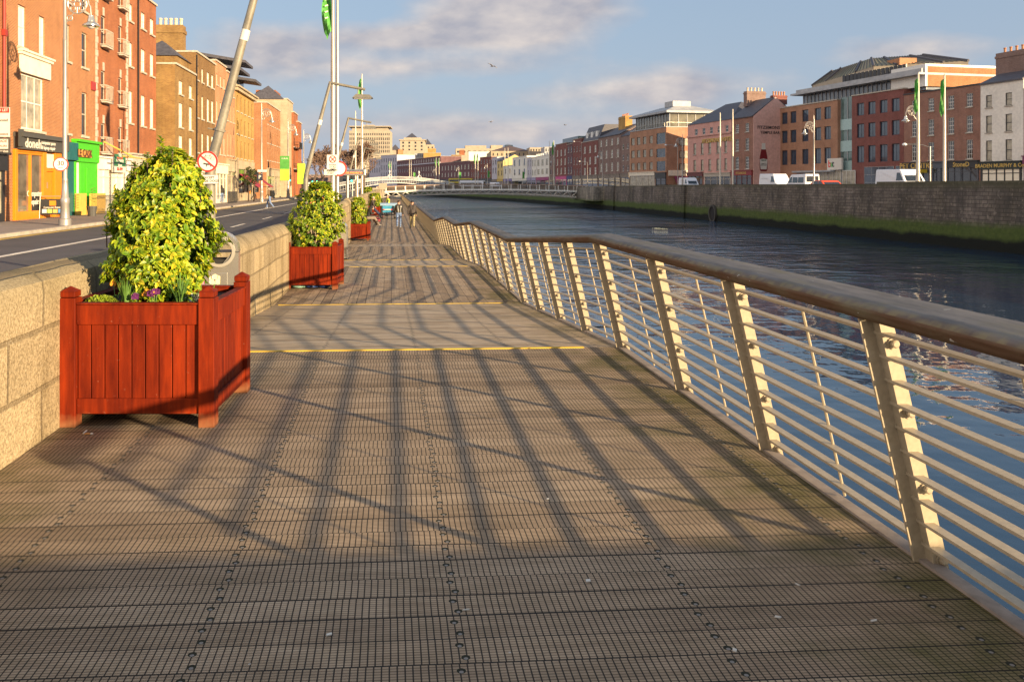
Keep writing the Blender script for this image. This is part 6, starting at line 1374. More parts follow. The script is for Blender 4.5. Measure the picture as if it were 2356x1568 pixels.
mb.prism([(-R0 * .84 * ca - w * -sa, -R0 * .84 * sa - w * ca), (R0 * .84 * ca - w * -sa, R0 * .84 * sa - w * ca), (R0 * .84 * ca + w * -sa, R0 * .84 * sa + w * ca), (-R0 * .84 * ca + w * -sa, -R0 * .84 * sa + w * ca)], 'y', -.0085, -.0078); mb.build('red_border', M_['red'], t)
mb = MB(); k = R0 / .35
for cx in (-.11, .16): disc(mb, .066 * k, -.0068, -.0045, r0=.058 * k, cx=cx * k, cz=.1 * k, seg=24)
tb = lambda *pts: mb.tube([(x * k, -.0058, z * k) for x, z in pts], .005 * k, 5)
tb((-.11, .1), (-.07, .2), (-.075, .235), (-.045, .235)); tb((-.07, .2), (.09, .2)); tb((.09, .225), (.03, .1), (-.07, .2)); tb((.03, .1), (.16, .1), (.09, .2)); tb((.065, .228), (.12, .228))
mb.build('bicycle_symbol', M_['ink'], t)
mb = MB(); mb.prism([(x * k, (z - .02) * k) for x, z in ((-.16, -.06), (-.12, -.02), (-.06, -.04), (.08, -.055), (.13, -.10), (.12, -.16), (.10, -.16), (.09, -.1), (-.02, -.1), (-.03, -.16), (-.05, -.16), (-.05, -.09), (-.11, -.07))], 'y', -.0068, -.0045); mb.build('dog_symbol', M_['ink'], t)
t = thing('text_sign', 'white plate reading EXCEPT GUIDE DOGS under the round no cycling sign', 'sign', (L0.x - .005, L0.y - .11, zt(412.5, 13.6)), -.05)
mb = MB(); mb.box(-.155, .165, -.004, .008, -.078, .078); mb.build('plate', M_['ink'], t, bevel=.01); mb = MB(); mb.box(-.149, .159, -.0065, -.0042, -.072, .072); pl2 = mb.build('face', M_['signw'], t)
text(t, 'EXCEPT\nGUIDE DOGS', .054, (.005, -.0075, 0), (R(90), 0, 0), M_['ink'], .001)
# silver bins
def bin_(label, loc, rz):
    t = thing('litter_bin', label, 'bin', loc, rz, 'silver litter bins by the parapet wall'); w, hh_, d = .21, 1.2, .17; zc = hh_ - w
    arch = lambda r, n=20: [(r * math.cos(math.pi * i / n), zc + r * math.sin(math.pi * i / n)) for i in range(n + 1)]
    out = [(w, .04)] + arch(w) + [(-w, .04)]; hole = .145
    mb = MB(); n = len(out)
    circ = [(hole * math.cos(2 * math.pi * (i + .5) / n - .35), zc + hole * math.sin(2 * math.pi * (i + .5) / n - .35)) for i in range(n)]
    # front and back plates with a round opening
    ring = [(hole * math.cos(a_), zc + hole * math.sin(a_)) for a_ in [math.atan2(z_ - zc, x_) for x_, z_ in out]]
    for yy, fl_ in ((-d, 1), (d, 0)):
        for i in range(n - 1):
            f_ = [(out[i][0], yy, out[i][1]), (out[i + 1][0], yy, out[i + 1][1]), (ring[i + 1][0], yy, ring[i + 1][1]), (ring[i][0], yy, ring[i][1])]
            mb.face(f_[::-1] if fl_ else f_)
        b0, b1, r0_, r1_ = out[0], out[-1], ring[0], ring[-1]
        m0 = [(r0_[0], yy, r0_[1])] + [(hole * math.cos(a_), yy, zc + hole * math.sin(a_)) for a_ in [math.atan2(r0_[1] - zc, r0_[0]) + (math.atan2(r1_[1] - zc, r1_[0]) - math.atan2(r0_[1] - zc, r0_[0])) * q / 6 for q in range(1, 6)]] + [(r1_[0], yy, r1_[1])]
        f_ = [(b1[0], yy, b1[1]), (b0[0], yy, b0[1])] + m0
        mb.face(f_ if fl_ else f_[::-1])
    for i in range(n): a_, b_ = out[i], out[(i + 1) % n]; mb.face([(a_[0], -d, a_[1]), (a_[0], d, a_[1]), (b_[0], d, b_[1]), (b_[0], -d, b_[1])])
    mb.build('body', M_['silver'], t, smooth=1)
    mb = MB(); disc(mb, hole + .028, -d - .02, d + .02, r0=hole - .006, cz=zc, seg=36); mb.build('collar', M_['steel'], t, smooth=1)
    mb = MB(); mb.box(-hole * .9, hole * .9, -d + .02, d - .02, zc - hole - .25, zc - hole * .62); mb.build('liner', M_['dark'], t)
    mb = MB(); mb.box(-w - .002, w + .002, -d - .003, d + .003, zc - .012, zc - .004); mb.build('hood_joint', M_['ink'], t); mb = MB(); mb.box(-.09, .09, -d - .006, -d - .001, .35, .75); mb.build('access_door', M_['silver'], t, bevel=.004)
    mb = MB(); mb.box(-w + .02, w - .02, -d + .02, d - .02, 0, .04); mb.build('foot', M_['dark'], t)
p = at(507, 9.35); bin_('silver round topped litter bin behind the nearest planter and shrub', (p.x, p.y, zd(9.35)), R(7))
p = at(784, 26.6); bin_('silver round topped litter bin standing right behind the second planter', (p.x, p.y, -.70), R(-5))

# ---------------------------------------------------------------- flagpoles
def flagpole(label, x, y, z0, hgt, r, flag=None, group='white flagpoles of both quays', m='pole', fz=None):
    t = thing('flagpole', label, 'flagpole', (x, y, z0), 0, group)
    mb = MB(); mb.lathe([(r * 2, 0), (r * 2, .06), (r * 1.15, .1), (r * 1.15, .9), (r, .95), (r * .9, hgt * .6), (r * .55, hgt), (r * .1, hgt + .12)], 12); p = mb.build('pole', M_[m], t, smooth=1)
    if flag:
        L, w, side = flag; rnd = random.Random(int(x * 10 + y)); f = MB(); top = fz if fz else hgt - .35; N = 14
        pts = []
        for i in range(N + 1):
            s = i / N; ww = w * (.55 + .45 * math.sin(s * 3.1)) * (1 if s < .9 else .8); a = rnd.uniform(-.12, .12)
            pts.append([(side * (r * .7 + ww * u_ * .55), -.25 * ww * math.sin(u_ * 5 + s * 7 + a), top - L * s - .35 * w * u_ * u_ - .12 * u_ * s) for u_ in (0, .25, .5, .75, 1)])
        for i in range(N):
            for j in range(4): f.face([pts[i][j], pts[i][j + 1], pts[i + 1][j + 1], pts[i + 1][j]])
        fl_ = f.build('flag', M_['green'], t, smooth=2)
        f = MB()
        if L * 1.0 > 2 and m == 'steel':
          for q in range(5):
              zc = top - L * (.25 + .12 * q); f.raw([(side * (r + w * .12), -.3 * w, zc), (side * (r + w * .3), -.32 * w, zc - .05 * w), (side * (r + w * .3), -.32 * w, zc - .05 * w - .06), (side * (r + w * .12), -.3 * w, zc - .06)], [(0, 1, 2, 3)])
          f.build('flag_lettering', M_['signw'], fl_)
    return t
NP = 'steel flagpoles on the near quay'
p1_, p2_ = onx(766, -2.75)[0], onx(776.5, -2.72)[0]
flagpole('nearer pole of the tall steel pair, flying a green flag cut by the photo top', p1_.x, p1_.y, RZ, 12.2, .115, (2.4, .8, -1), NP, 'steel', fz=zt(0, onx(766, -2.75)[1]) - RZ + .55 + .35)
flagpole('farther bare pole of the tall steel pair above the second shrub', p2_.x, p2_.y, RZ, 12.2, .095, None, NP, 'steel')
p = at(833, 76); flagpole('thin pole with a hanging green flag, right of the parking sign', p.x, p.y, RZ, zt(172, 76) - RZ, .1, (2.6, .6, -1), NP, 'pole')
p = at(818, 92); flagpole('thin bare pole left of the thin pole with the green flag', p.x, p.y, RZ, zt(257, 92) - RZ, .09, None, NP, 'pole')
def quay_pt(px, off=2.2):
    k = (px - PX0) / F; best = None
    for (xa, ya), (xb, yb) in zip(QW, QW[1:]):
        f_ = Fac((xa + off, ya), (xb + off, yb)); t_, u_ = f_.hit(px)
        if t_ > 0 and -.01 <= u_ <= f_.W + .01: return at(px, t_), t_
    return at(px, 440), 440
for lb_, px, top, fl_ in (('white pole flying a green flag in front of the pet shop', 2113, 171, 1), ('white pole flying a green flag between the two shops with dark fascias', 2173, 172, -1), ('bare white pole in front of the pink hotel sign', Q0(1520), Q0y(85), 0), ('bare white pole in front of the brown two bay house', Q0(1652), Q0y(50), 0)):
    p, yc = quay_pt(px, 1.6); flagpole(lb_, p.x, p.y, GZ, zt(top, yc) - GZ, .125, (2.9 if fl_ else 0, .62, -1) if fl_ else None)
for lb_, px, top, fl_ in (('bare white pole in front of the yellow house, left of its twin', 1360, 297, 0), ('bare white pole right of its twin before the green white pub', 1393, 292, 0), ('bare white pole left of the red house with pink shop', 1825, 222, 0), ('flag bearing pole beside the red house with pink shop', 1873, 215, 1),
                      ('pole with a lime flag before the sunlit orange topped house', 1050, 347, 1), ('second pole with a lime flag before the sunlit orange topped house', 1078, 345, 1), ('pole with green flag before the long dark red house', 640, 392, 1), ('right pole with green flag before the long dark red house', 671, 395, 1),
                      ('left bare pole before the purple brick building', 360, 410, 0), ('right bare pole before the purple brick building', 379, 410, 0), ('small pole with green flag before the pale lilac house', 152, 430, 1), ('small right pole with green flag before the pale lilac house', 171, 432, 1)):
    D = CMx(px); p, yc = quay_pt(D, 1.6); flagpole(lb_, p.x, p.y, GZ, zt(CMy(top), yc) - GZ, .13, (.16 * (zt(CMy(top), yc) - GZ) * 1.6, .9, -1) if fl_ else None)

# ---------------------------------------------------------------- ornate street lamps
def ornate(label, loc, rz, group, hgt=10.1):
    t = thing('street_lamp', label, 'street lamp', loc, rz, group)
    mb = MB(); mb.lathe([(.26, 0), (.26, .25), (.2, .3), (.17, .9), (.19, .95), (.19, 1.15), (.15, 1.2), (.12, 1.9), (.13, 1.95), (.10, 2.05), (.085, hgt - 2.2), (.1, hgt - 2.15), (.07, hgt - 2.1), (.06, hgt), (.02, hgt + .6)], 14); mb.build('post', M_['lampp'], t, smooth=1)
    K = .66
    mb = MB(); cz = hgt - .6; cx = .78 * K
    ring = lambda c, r, w, n=22: mb.tube([(c[0] + K * r * math.cos(2 * math.pi * i / n), 0, c[1] + K * r * math.sin(2 * math.pi * i / n)) for i in range(n)], w, 6, closed=True)
    ring((cx, cz), .60, .03); ring((cx, cz), .2, .022)
    for k in range(4):
        a = math.pi / 4 + k * math.pi / 2; ring((cx + .38 * K * math.cos(a), cz + .38 * K * math.sin(a)), .15, .018, 14)
    for k in range(4):
        a = k * math.pi / 2; mb.tube([(cx + .2 * K * math.cos(a), 0, cz + .2 * K * math.sin(a)), (cx + .58 * K * math.cos(a), 0, cz + .58 * K * math.sin(a))], .02, 5)
    ring((.2, cz - .6), .17, .022, 14); mb.tube([(.06, 0, cz - .8), (.2, 0, cz - .6), (.36, 0, cz - .38)], .022, 5); mb.tube([(.05, 0, cz), (.2, 0, cz)], .03, 5)
    mb.build('scroll', M_['lampp'], t)
    mb = MB(); mb.tube([(.05, 0, hgt - .3)] + [(cx + .74 * K * math.cos(a), 0, cz + .74 * K * math.sin(a)) for a in [2.6 - i * .26 for i in range(11)]] + [(1.62 * K, 0, cz - .1), (1.66 * K, 0, cz - .45)], .035, 8); mb.build('arm', M_['lampp'], t, smooth=1)
    mb = MB(); z = cz - .45; mb.lathe([(r_ * .72, z_ * .72) for r_, z_ in [(.06, 0), (.16, -.05), (.17, -.2), (.2, -.24), (.22, -.42), (.5, -.62), (.5, -.68), (.3, -.66)][::-1]], 18, (1.66 * K, 0, z)); ln = mb.build('lantern', M_['silver'], t, smooth=1)
    mb = MB(); mb.lathe([(.07, -.6), (.17, -.53), (.21, -.48)], 14, (1.66 * K, 0, z)); mb.build('lamp_bowl', M_['lampw'], ln, smooth=1)
    return t
GL = 'ornate silver street lamps on the near pavement'
lp, _ = onx(149.5, -14.0)
ornate('nearest ornate street lamp, before the orange and green shops, carrying the speed limit sign', (lp.x, lp.y, PZ), R(0), GL)
for lb_, px, py in (('ornate street lamp with a blue parking sign, before the orange brick block', c3(908)[0], 1490), ('ornate street lamp with a green banner, before the pale tower', c3(1105)[0], 1465), ('farthest ornate street lamp on the near pavement', c3(1222)[0], 1440)):
    p, yc = onx(px, -13.9); ornate(lb_, (p.x, p.y, PZ), 0, GL, 10.1)
for lb_, px in (('ornate lamp before the brown georgian house, beside the flag', Q1(1345)), ('ornate lamp before the tan brick office', Q1(368)), ('ornate lamp before the brick corner block', Q0(1124)), ('ornate lamp before the dark grey house with yellow chimney', Q0(290)), ('ornate lamp left of the bright red house', CMx(1885)), ('ornate lamp before the yellow house row', CMx(1178)), ('ornate lamp before the long dark red house', CMx(878)), ('ornate lamp before the purple brick building', CMx(630))):
    p, yc = quay_pt(px, 3.4); ornate(lb_, (p.x, p.y, GZ), R(180), 'ornate street lamps on the far quay', 9.0 if px < 1800 else 8.4)
# plain lamp columns on the far quay
for lb_, px, top in (('slim bracket lamp before the brick corner block', Q0(1075), Q0y(430)), ('short lamp column before the pet shop', Q1(1468), Q1y(960)), ('slim lamp column beside the footbridge end', Q0(70), Q0y(390)), ('slim lamp column over the footbridge abutment', Q0(130), Q0y(600))):
    p, yc = quay_pt(px, 3.0); hh_ = zt(top, yc) - GZ; t = thing('lamp_column', lb_, 'street lamp', (p.x, p.y, GZ), 0, 'plain lamp columns on the far quay')
    mb = MB(); mb.lathe([(.12, 0), (.12, 1), (.07, 1.1), (.05, hh_)], 10); mb.build('post', M_['lampp'], t); mb = MB(); mb.tube([(0, 0, hh_ - .1), (-.5, .3, hh_ + .15), (-1.6, 1.0, hh_ + .25)], .035, 6); mb.build('arm', M_['lampp'], t); mb = MB(); mb.lathe([(.06, 0), (.2, .06), (.2, .16), (.08, .26)], 10, (-1.7, 1.05, hh_ + .1)); mb.build('lamp_head', M_['lampw'], t)

# signs on the lamps and poles
def roundsign(label, loc, rz, r, txt=None, sub=None):
    t = thing('speed_limit_sign', label, 'sign', loc, rz)
    mb = MB(); disc(mb, r, -.008, .012); mb.build('disc', M_['signw'], t); mb = MB(); disc(mb, r, -.014, -.009, r0=r * .84); mb.build('red_border', M_['red'], t)
    if txt: text(t, txt, r * .95, (0, -.012, r * .1), (R(90), 0, 0), M_['ink'], .002, sx=.95); text(t, sub, r * .3, (0, -.012, -r * .5), (R(90), 0, 0), M_['ink'], .002)
    return t
k = lp.y / 35
roundsign('round speed limit sign reading 30 km/h on the nearest ornate street lamp', (lp.x - .12, lp.y - .16, zt(378, onx(149.5, -14.0)[1])), .35, .305, '30', 'km/h')
def plate(label, name, loc, rz, w, h_, m='signw', lines=(), cat='sign'):
    t = thing(name, label, cat, loc, rz); mb = MB(); mb.box(-w / 2, w / 2, -.01, .01, -h_ / 2, h_ / 2); mb.build('plate', M_[m], t, bevel=.01)
    for s, sz, z, mm_ in lines: text(t, s, sz, (0, -.014, z), (R(90), 0, 0), M_[mm_], .002)
    return t
yc1 = onx(766, -2.75)[1]; zz = zt(375, yc1)
t = plate('square white no stopping sign with a red crossed circle on the nearer steel flagpole', 'no_stopping_sign', (p1_.x + .0, p1_.y - .17, zz), 0, .55, .76, lines=(('FOGRA\nAT ALL\nTIMES', .1, -.2, 'ink'),))
mb = MB(); disc(mb, .17, -.02, -.012, r0=.135, cz=.17)
for a in (R(45), R(-45)):
    ca, sa = math.cos(a), math.sin(a); mb.prism([(-.14 * ca + .018 * sa, .17 - .14 * sa - .018 * ca), (.14 * ca + .018 * sa, .17 + .14 * sa - .018 * ca), (.14 * ca - .018 * sa, .17 + .14 * sa + .018 * ca), (-.14 * ca - .018 * sa, .17 - .14 * sa + .018 * ca)], 'y', -.02, -.012)
mb.build('crossed_circle', M_['red'], t)
plate('small white plate reading TOSACH START below the no stopping sign', 'text_sign', (p1_.x - .1, p1_.y - .17, zt(396.5, yc1)), 0, .6, .27, lines=(('TOSACH\nSTART', .1, 0, 'ink'),))
t = thing('round_sign', 'round red bordered sign half hidden behind the steel flagpoles', 'sign', (p2_.x + .1, p2_.y - .13, zt(388, onx(776.5, -2.72)[1])), .15); mb = MB(); disc(mb, .38, -.008, .012); mb.build('disc', M_['signw'], t); mb = MB(); disc(mb, .38, -.014, -.009, r0=.3); mb.build('red_border', M_['red'], t)
ps = at(811, 52); t = thing('parking_sign', 'wide grey electronic parking sign with red lit text, behind the leaning lamp posts', 'sign', (ps.x, ps.y, zt(396.8, 52)), .02)
mb = MB(); mb.box(-.83, .83, -.12, .12, -.2, .2); mb.build('housing', M_['silver'], t, bevel=.04); mb = MB(); mb.box(-.7, .7, -.126, -.121, -.09, .03); mb.build('display', M_['ink'], t)
text(t, 'JERVIS SHOPPING CENTRE', .115, (0, -.125, .11), (R(90), 0, 0), M_['navy'], .002); text(t, 'SPACES AVAILABLE 461', .12, (.02, -.13, -.03), (R(90), 0, 0), M_['led'], .002)
mb = MB(); mb.tube([(-.3, 0, -.18), (-.3, 0, RZ - zt(396.8, 52))], .06, 8); mb.tube([(.3, 0, -.18), (.3, 0, RZ - zt(396.8, 52))], .06, 8); mb.build('post', M_['pole'], t)
pp, ycp = onx(c3(904)[0], -13.9)
plate('blue parking sign with a white arrow on the street lamp before the orange brick block', 'parking_sign', (pp.x - .1, pp.y - .2, zt(cA(0, 405)[1], ycp)), 0, .62, .75, 'navyb' if 'navyb' in M_ else 'navy', (('P', .55, 0, 'signw'),))
plate('pale blue street name finger sign on the street lamp before the orange brick block', 'finger_sign', (pp.x + .15, pp.y - .25, zt(cA(0, 256)[1], ycp)), 0, 1.0, .26, 'lilac')
pp, ycp = onx(c3(1080)[0], -14.2); t = plate('tall green to yellow banner on the street lamp before the pale tower', 'banner', (pp.x, pp.y, zt(cA(0, 195)[1], ycp)), 0, 1.25, 3.3, 'green', (('DUBLIN', .24, 1.3, 'signw'),), 'banner')
mb = MB(); mb.box(-.6, .6, -.016, -.0105, -1.6, -.1); mb.build('lime_panel', M_['green2'], t)
pp, ycp = onx(c3(1205)[0], -14.0); t = plate('lime banner on the farthest lamp of the near pavement', 'banner', (pp.x, pp.y, zt(cA(0, 320)[1], ycp)), 0, 1.2, 3.2, 'green2', (), 'banner')
pp, ycp = onx(c3(1075)[0], -14.5); plate('small blue bus stop sign below the tall green banner', 'bus_stop_sign', (pp.x, pp.y, zt(cA(0, 390)[1], ycp)), 0, .8, .8, 'navy', (('BUS', .25, 0, 'signw'),)); 
# lozenge banners on the far quay lamps
for lb_, px, py in (('green banner on a lamp before the green white pub', 1555, 578), ('green banner on a lamp left of the yellow house', 1190, 568), ('small green banner before the long dark red house', 890, 580), ('small green banner before the purple building', 412, 585)):
    D = CMx(px); p, yc = quay_pt(D, 3.0); t = thing('banner', lb_, 'banner', (p.x, p.y, zt(CMy(py), yc)), 0, 'green banners on the far quay'); w = 20 / 4.55 * yc / F; hh_ = 70 / 4.55 * yc / F
    mb = MB(); mb.box(-w / 2, w / 2, -.03, .03, -hh_ / 2, hh_ / 2); mb.build('cloth', M_['green'], t); mb = MB(); mb.tube([(-w / 2 - .1, 0, hh_ / 2 + .2), (-w / 2 - .1, 0, -(zt(CMy(py), yc) - GZ))], .07, 6); mb.build('post', M_['pole'], t)
# traffic lights
def tlight(label, px, py, yc, face=0):
    p = at(px, yc); z = zt(py, yc); t = thing('traffic_light', label, 'traffic light', (p.x, p.y, RZ), face, 'traffic lights along the near road'); zz = z - RZ
    mb = MB(); mb.lathe([(.07, 0), (.05, .4), (.05, zz + .9)], 8, (.12, .12, 0)); mb.build('post', M_['pole'], t)
    mb = MB(); mb.box(-.17, .17, -.12, .1, zz - .2, zz + .85); hd = mb.build('signal_head', M_['black'], t)
    for i, (m, dz) in enumerate((('lens', 0), ('dark', .32), ('dark', .62))):
        mb = MB(); disc(mb, .13, -.16, -.121, cz=zz + dz, seg=14); mb.build('lamp', M_[m], hd)
tlight('green traffic light near the pale tower on the near pavement', cA(1770)[0], cA(0, 478)[1], 130)
tlight('left green traffic light of the distant pair down the road', c5(420)[0], c5(0, 912)[1], 170)
tlight('right green traffic light of the distant pair down the road', c5(471)[0], c5(0, 912)[1], 170)
tlight('green traffic light seen between the leaning lamp posts', c5(858)[0], c5(0, 905)[1], 120)
# estate agent board at the far left, hung out from the house front
zb0, zb1 = zt(c1(0, 1315)[1], 38.5), zt(c1(0, 920)[1], 38.5); px1 = at(22.5, 38.5); wB = .85
t = thing('letting_board', 'white and red to let board over a black panel at the left photo edge', 'sign', (px1.x - wB, px1.y, zb0), 0); hh_ = zb1 - zb0
mb = MB(); mb.box(0, wB, -.03, .03, hh_ * .36, hh_); mb.build('board', M_['signw'], t); mb = MB(); mb.box(.0, wB - .01, -.035, -.031, hh_ * .88, hh_ - .02); mb.build('red_band', M_['red'], t); mb = MB(); mb.box(0, wB + .02, -.03, .03, 0, hh_ * .345); lb2 = mb.build('lower_board', M_['greyf'], t); mb = MB(); mb.box(0, wB - .06, -.04, -.031, hh_ * .1, hh_ * .31); mb.build('white_label', M_['signw'], lb2)
for s, sz, z, m, dx in (('TO LET', .17, .935, 'signw', .06), ('Second', .17, .72, 'ink', .07), ('possession)', .12, .42, 'ink', .05), ('TRADE', .17, .265, 'red', .1), ('DEALERS', .13, .16, 'red', .1), ('872 5566', .13, .045, 'signw', .05)):
    text(t, s, sz, (wB - dx, -.042, hh_ * z), (R(90), 0, 0), M_[m], .002, align='RIGHT')
# ---------------------------------------------------------------- small street things
def ground_at(px, py, z): return gp(px, py, z)
p = gp(*c2(585, 1325), PZ); t = thing('a_board', 'black pavement board with coloured squares in front of the orange shop door', 'sign', (p.x, p.y, PZ), R(10))
mb = MB()
for x in (-.62, .62): mb.tube([(x, 0, 0), (x, .18, 1.15)], .02, 6); mb.tube([(x, .4, 0), (x, .2, 1.15)], .02, 6)
mb.tube([(-.62, .19, 1.15), (.62, .19, 1.15)], .02, 6); mb.build('frame', M_['steel'], t)
for z0_, z1_ in ((.58, 1.0), (.2, .55)): mb = MB(); mb.box(-.58, .58, .05 + z0_ * .12, .07 + z0_ * .12, z0_, z1_); mb.build('panel', M_['ink'], t)
for i, c in enumerate(((.5, .5, .5), (.4, .5, .1), (.6, .35, .1), (.1, .25, .5))): mb = MB(); mb.box(-.5 + i * .26, -.28 + i * .26, .055, .072, .28, .48); mb.build('colour_square', mat('poster_colour', c, .5), t)
mb = MB(); mb.box(-.16, .16, .1, .115, .66, .92); mb.build('orange_square', M_['orangep'], t); text(t, 'Computer Repair', .12, (0, .045, .57), (R(90), 0, 0), M_['signw'], .002)
p = gp(*c2(1118, 1235), PZ); mb = MB(); mb.lathe([(.32, 0), (.46, .2), (.48, .55), (.40, .9), (.22, 1.08), (.08, 1.18)], 14); o = mb.build('rubbish_bag', mat('shiny_blue_bag', (.02, .12, .34), .25, var=.6, vs=4, col2=(.3, .06, .08)), loc=(p.x, p.y, PZ), smooth=1); tag(o, 'shiny blue rubbish bag on the pavement beside the green shopfront', 'bag')
p = gp(*c2(1030, 1300), PZ); t = thing('plant_tub', 'small grey tub with a sapling on the pavement before the green shopfront', 'plant pot', (p.x, p.y, PZ)); mb = MB(); mb.lathe([(.22, 0), (.27, .5), (.29, .5), (.29, .56)], 12); mb.build('tub', M_['greyf'], t); mb = MB(); mb.tube([(0, 0, .5), (.03, 0, 1.6)], .015, 5)
for k in range(16): a = k * 2.1; z = .8 + .05 * k; mb.face([(.02, 0, z), (.02 + .14 * math.cos(a), .14 * math.sin(a), z + .05), (.02 + .2 * math.cos(a), .2 * math.sin(a), z + .02), (.02 + .13 * math.cos(a + .4), .13 * math.sin(a + .4), z)])
mb.build('sapling', M_['grass'], t)
p = gp(*c2(860, 1290), PZ); mb = MB(); mb.box(-.9, 1.6, -.35, .35, 0, .2); tag(mb.build('stone_step', M_['kerb'], loc=(p.x - .8, p.y, PZ), rz=R(90), bevel=.02), 'low stone step before the green shopfront', 'step')
def ironrail(label, pa, pb, x, hgt=1.15):
    a, b_ = onx(pa, x)[0], onx(pb, x)[0]; Ln = (b_ - a).length; t = thing('iron_fence', label, 'fence', (a.x, a.y, PZ), math.atan2((b_ - a).y, (b_ - a).x), 'black iron fences on the near pavement'); n = int(Ln / .14)
    mb = MB(); mb.box(0, Ln, -.02, .02, .12, .16); mb.box(0, Ln, -.02, .02, hgt - .1, hgt - .06); mb.build('rails', M_['black'], t)
    mb = MB()
    for i in range(n + 1): x_ = Ln * i / n; mb.tube([(x_, 0, 0), (x_, 0, hgt)], .012, 4)
    mb.build('bars', M_['black'], t)
ironrail('black iron fence before the cream letting office, beside the blue bag', c2(1090)[0], c2(1480)[0], -17.2)
ironrail('black iron fence by the stone fronted house with red awnings', cA(300)[0], cA(520)[0], -15.6); 
def awning(label, pa, pb, ztop_, x=-17.1):
    a, b_ = onx(pa, x)[0], onx(pb, x)[0]; Ln = (b_ - a).length; t = thing('awning', label, 'awning', (a.x, a.y, 0), R(90), 'dark red awnings on the near terrace')
    mb = MB(); mb.raw([(0, -.1, ztop_), (Ln, -.1, ztop_), (Ln, -2.2, ztop_ - 1.5), (0, -2.2, ztop_ - 1.5), (0, -.1, ztop_ - .06), (Ln, -.1, ztop_ - .06), (Ln, -2.2, ztop_ - 1.56), (0, -2.2, ztop_ - 1.56)], [(0, 3, 2, 1), (4, 5, 6, 7), (0, 4, 7, 3), (1, 2, 6, 5), (2, 3, 7, 6)]); mb.build('canvas', mat('dark_red_canvas', (.28, .02, .04), .7), t)
    mb = MB(); mb.tube([(.05, -.1, ztop_ - 1.5), (.05, -2.15, ztop_ - 1.55)], .02, 5); mb.tube([(Ln - .05, -.1, ztop_ - 1.5), (Ln - .05, -2.15, ztop_ - 1.55)], .02, 5); mb.build('arms', M_['black'], t)
za = zt(cA(0, 315)[1], onx(cA(550)[0], -17.1)[1])
awning('nearer dark red awning on the buff brick block', cA(548)[0], cA(700)[0], za); awning('farther dark red awning on the buff brick block', cA(880)[0], cA(960)[0], za)
# bay tree between the awnings
def leafytree(label, loc, h_, r, n, lf, name='bay_tree'):
    rnd = random.Random(n); t = thing(name, label, 'tree', loc); mb = MB(); mb.tube([(0, 0, 0), (.05, 0, h_ * .4), (0, .03, h_ * .8)], [.09, .06, .02], 7); mb.build('trunk', M_['bark'], t); lv = Leaves()
    for i in range(n):
        a = rnd.uniform(0, 6.28); zz = rnd.uniform(-1, 1); rr = r * rnd.uniform(.4, 1.1); p = Vector((rr * math.cos(a) * math.sqrt(1 - zz * zz), rr * math.sin(a) * math.sqrt(1 - zz * zz), h_ * .68 + zz * r * 1.5)); d = Vector((rnd.uniform(-1, 1), rnd.uniform(-1, 1), rnd.uniform(-.3, 1))).normalized(); kk = rnd.uniform(.6, 1.2); c = (.07 * kk, .085 * kk, .02); lv.leaf(p, d, d.orthogonal(), lf, lf * .5, c, c)
    lv.build('crown', M_['leaf'], t)
p = onx(cA(790)[0], -15.2)[0]; leafytree('loose grey green bay tree on the pavement between the dark red awnings', (p.x, p.y, PZ), 4.0, .62, 330, .2)
p = onx(cA(920)[0], -15.0)[0]; leafytree('second thin bay tree just beyond the farther dark red awning', (p.x, p.y, PZ), 3.9, .55, 220, .2)
# bare winter trees beyond the flagpoles
M_['twig'] = mat('bare_twigs', (.15, .09, .06), .9, var=.2)
def baretree(label, px, yc, py_top, spread, seed, depth=7):
    rnd = random.Random(seed); p = at(px, yc); h_ = (zt(py_top, yc) - RZ) * 1.3; t = thing('bare_tree', label, 'tree', (p.x, p.y, RZ), 0, 'bare winter trees at the end of the near quay'); tr, cr = MB(), MB(); tips = []
    def grow(q, d, L, r, lev):
        e = q + d * L; m_ = q + d * (L * .5) + Vector((rnd.uniform(-1, 1), rnd.uniform(-1, 1), 0)) * L * .06
        (tr if lev < 2 else cr).tube([q, m_, e], [r, r * .85, r * .7], 5 if lev < 2 else 3, caps=False)
        if lev >= depth: return
        for _ in range(3 if lev < 4 else 2 + (rnd.random() < .6)):
            ax = Vector((rnd.uniform(-1, 1), rnd.uniform(-1, 1), rnd.uniform(-.2, .6))).normalized()
            nd = (d * .75 + ax * spread).normalized(); nd.z = max(nd.z, .05)
            grow(e - d * (L * rnd.uniform(0, .25)), nd.normalized(), L * rnd.uniform(.62, .82), max(.055, r * .62), lev + 1)
    grow(Vector((0, 0, 0)), Vector((0, 0, 1)), h_ * .27, h_ * .024, 0)
    tr.build('trunk', M_['bark'], t); cr.build('crown', M_['twig'], t)
baretree('big bare brown winter tree behind the leaning lamp posts', 800, 150, 312, .6, 11); baretree('bare winter tree between the two flagpole groups', 770, 168, 330, .6, 13); baretree('bare winter tree left of the tall steel flagpoles', 742, 182, 340, .65, 12); baretree('distant bare tree left of the others over the road', 722, 260, 362, .8, 15, 5); baretree('distant bare tree right of the parking sign', 838, 230, 345, .8, 16, 5)
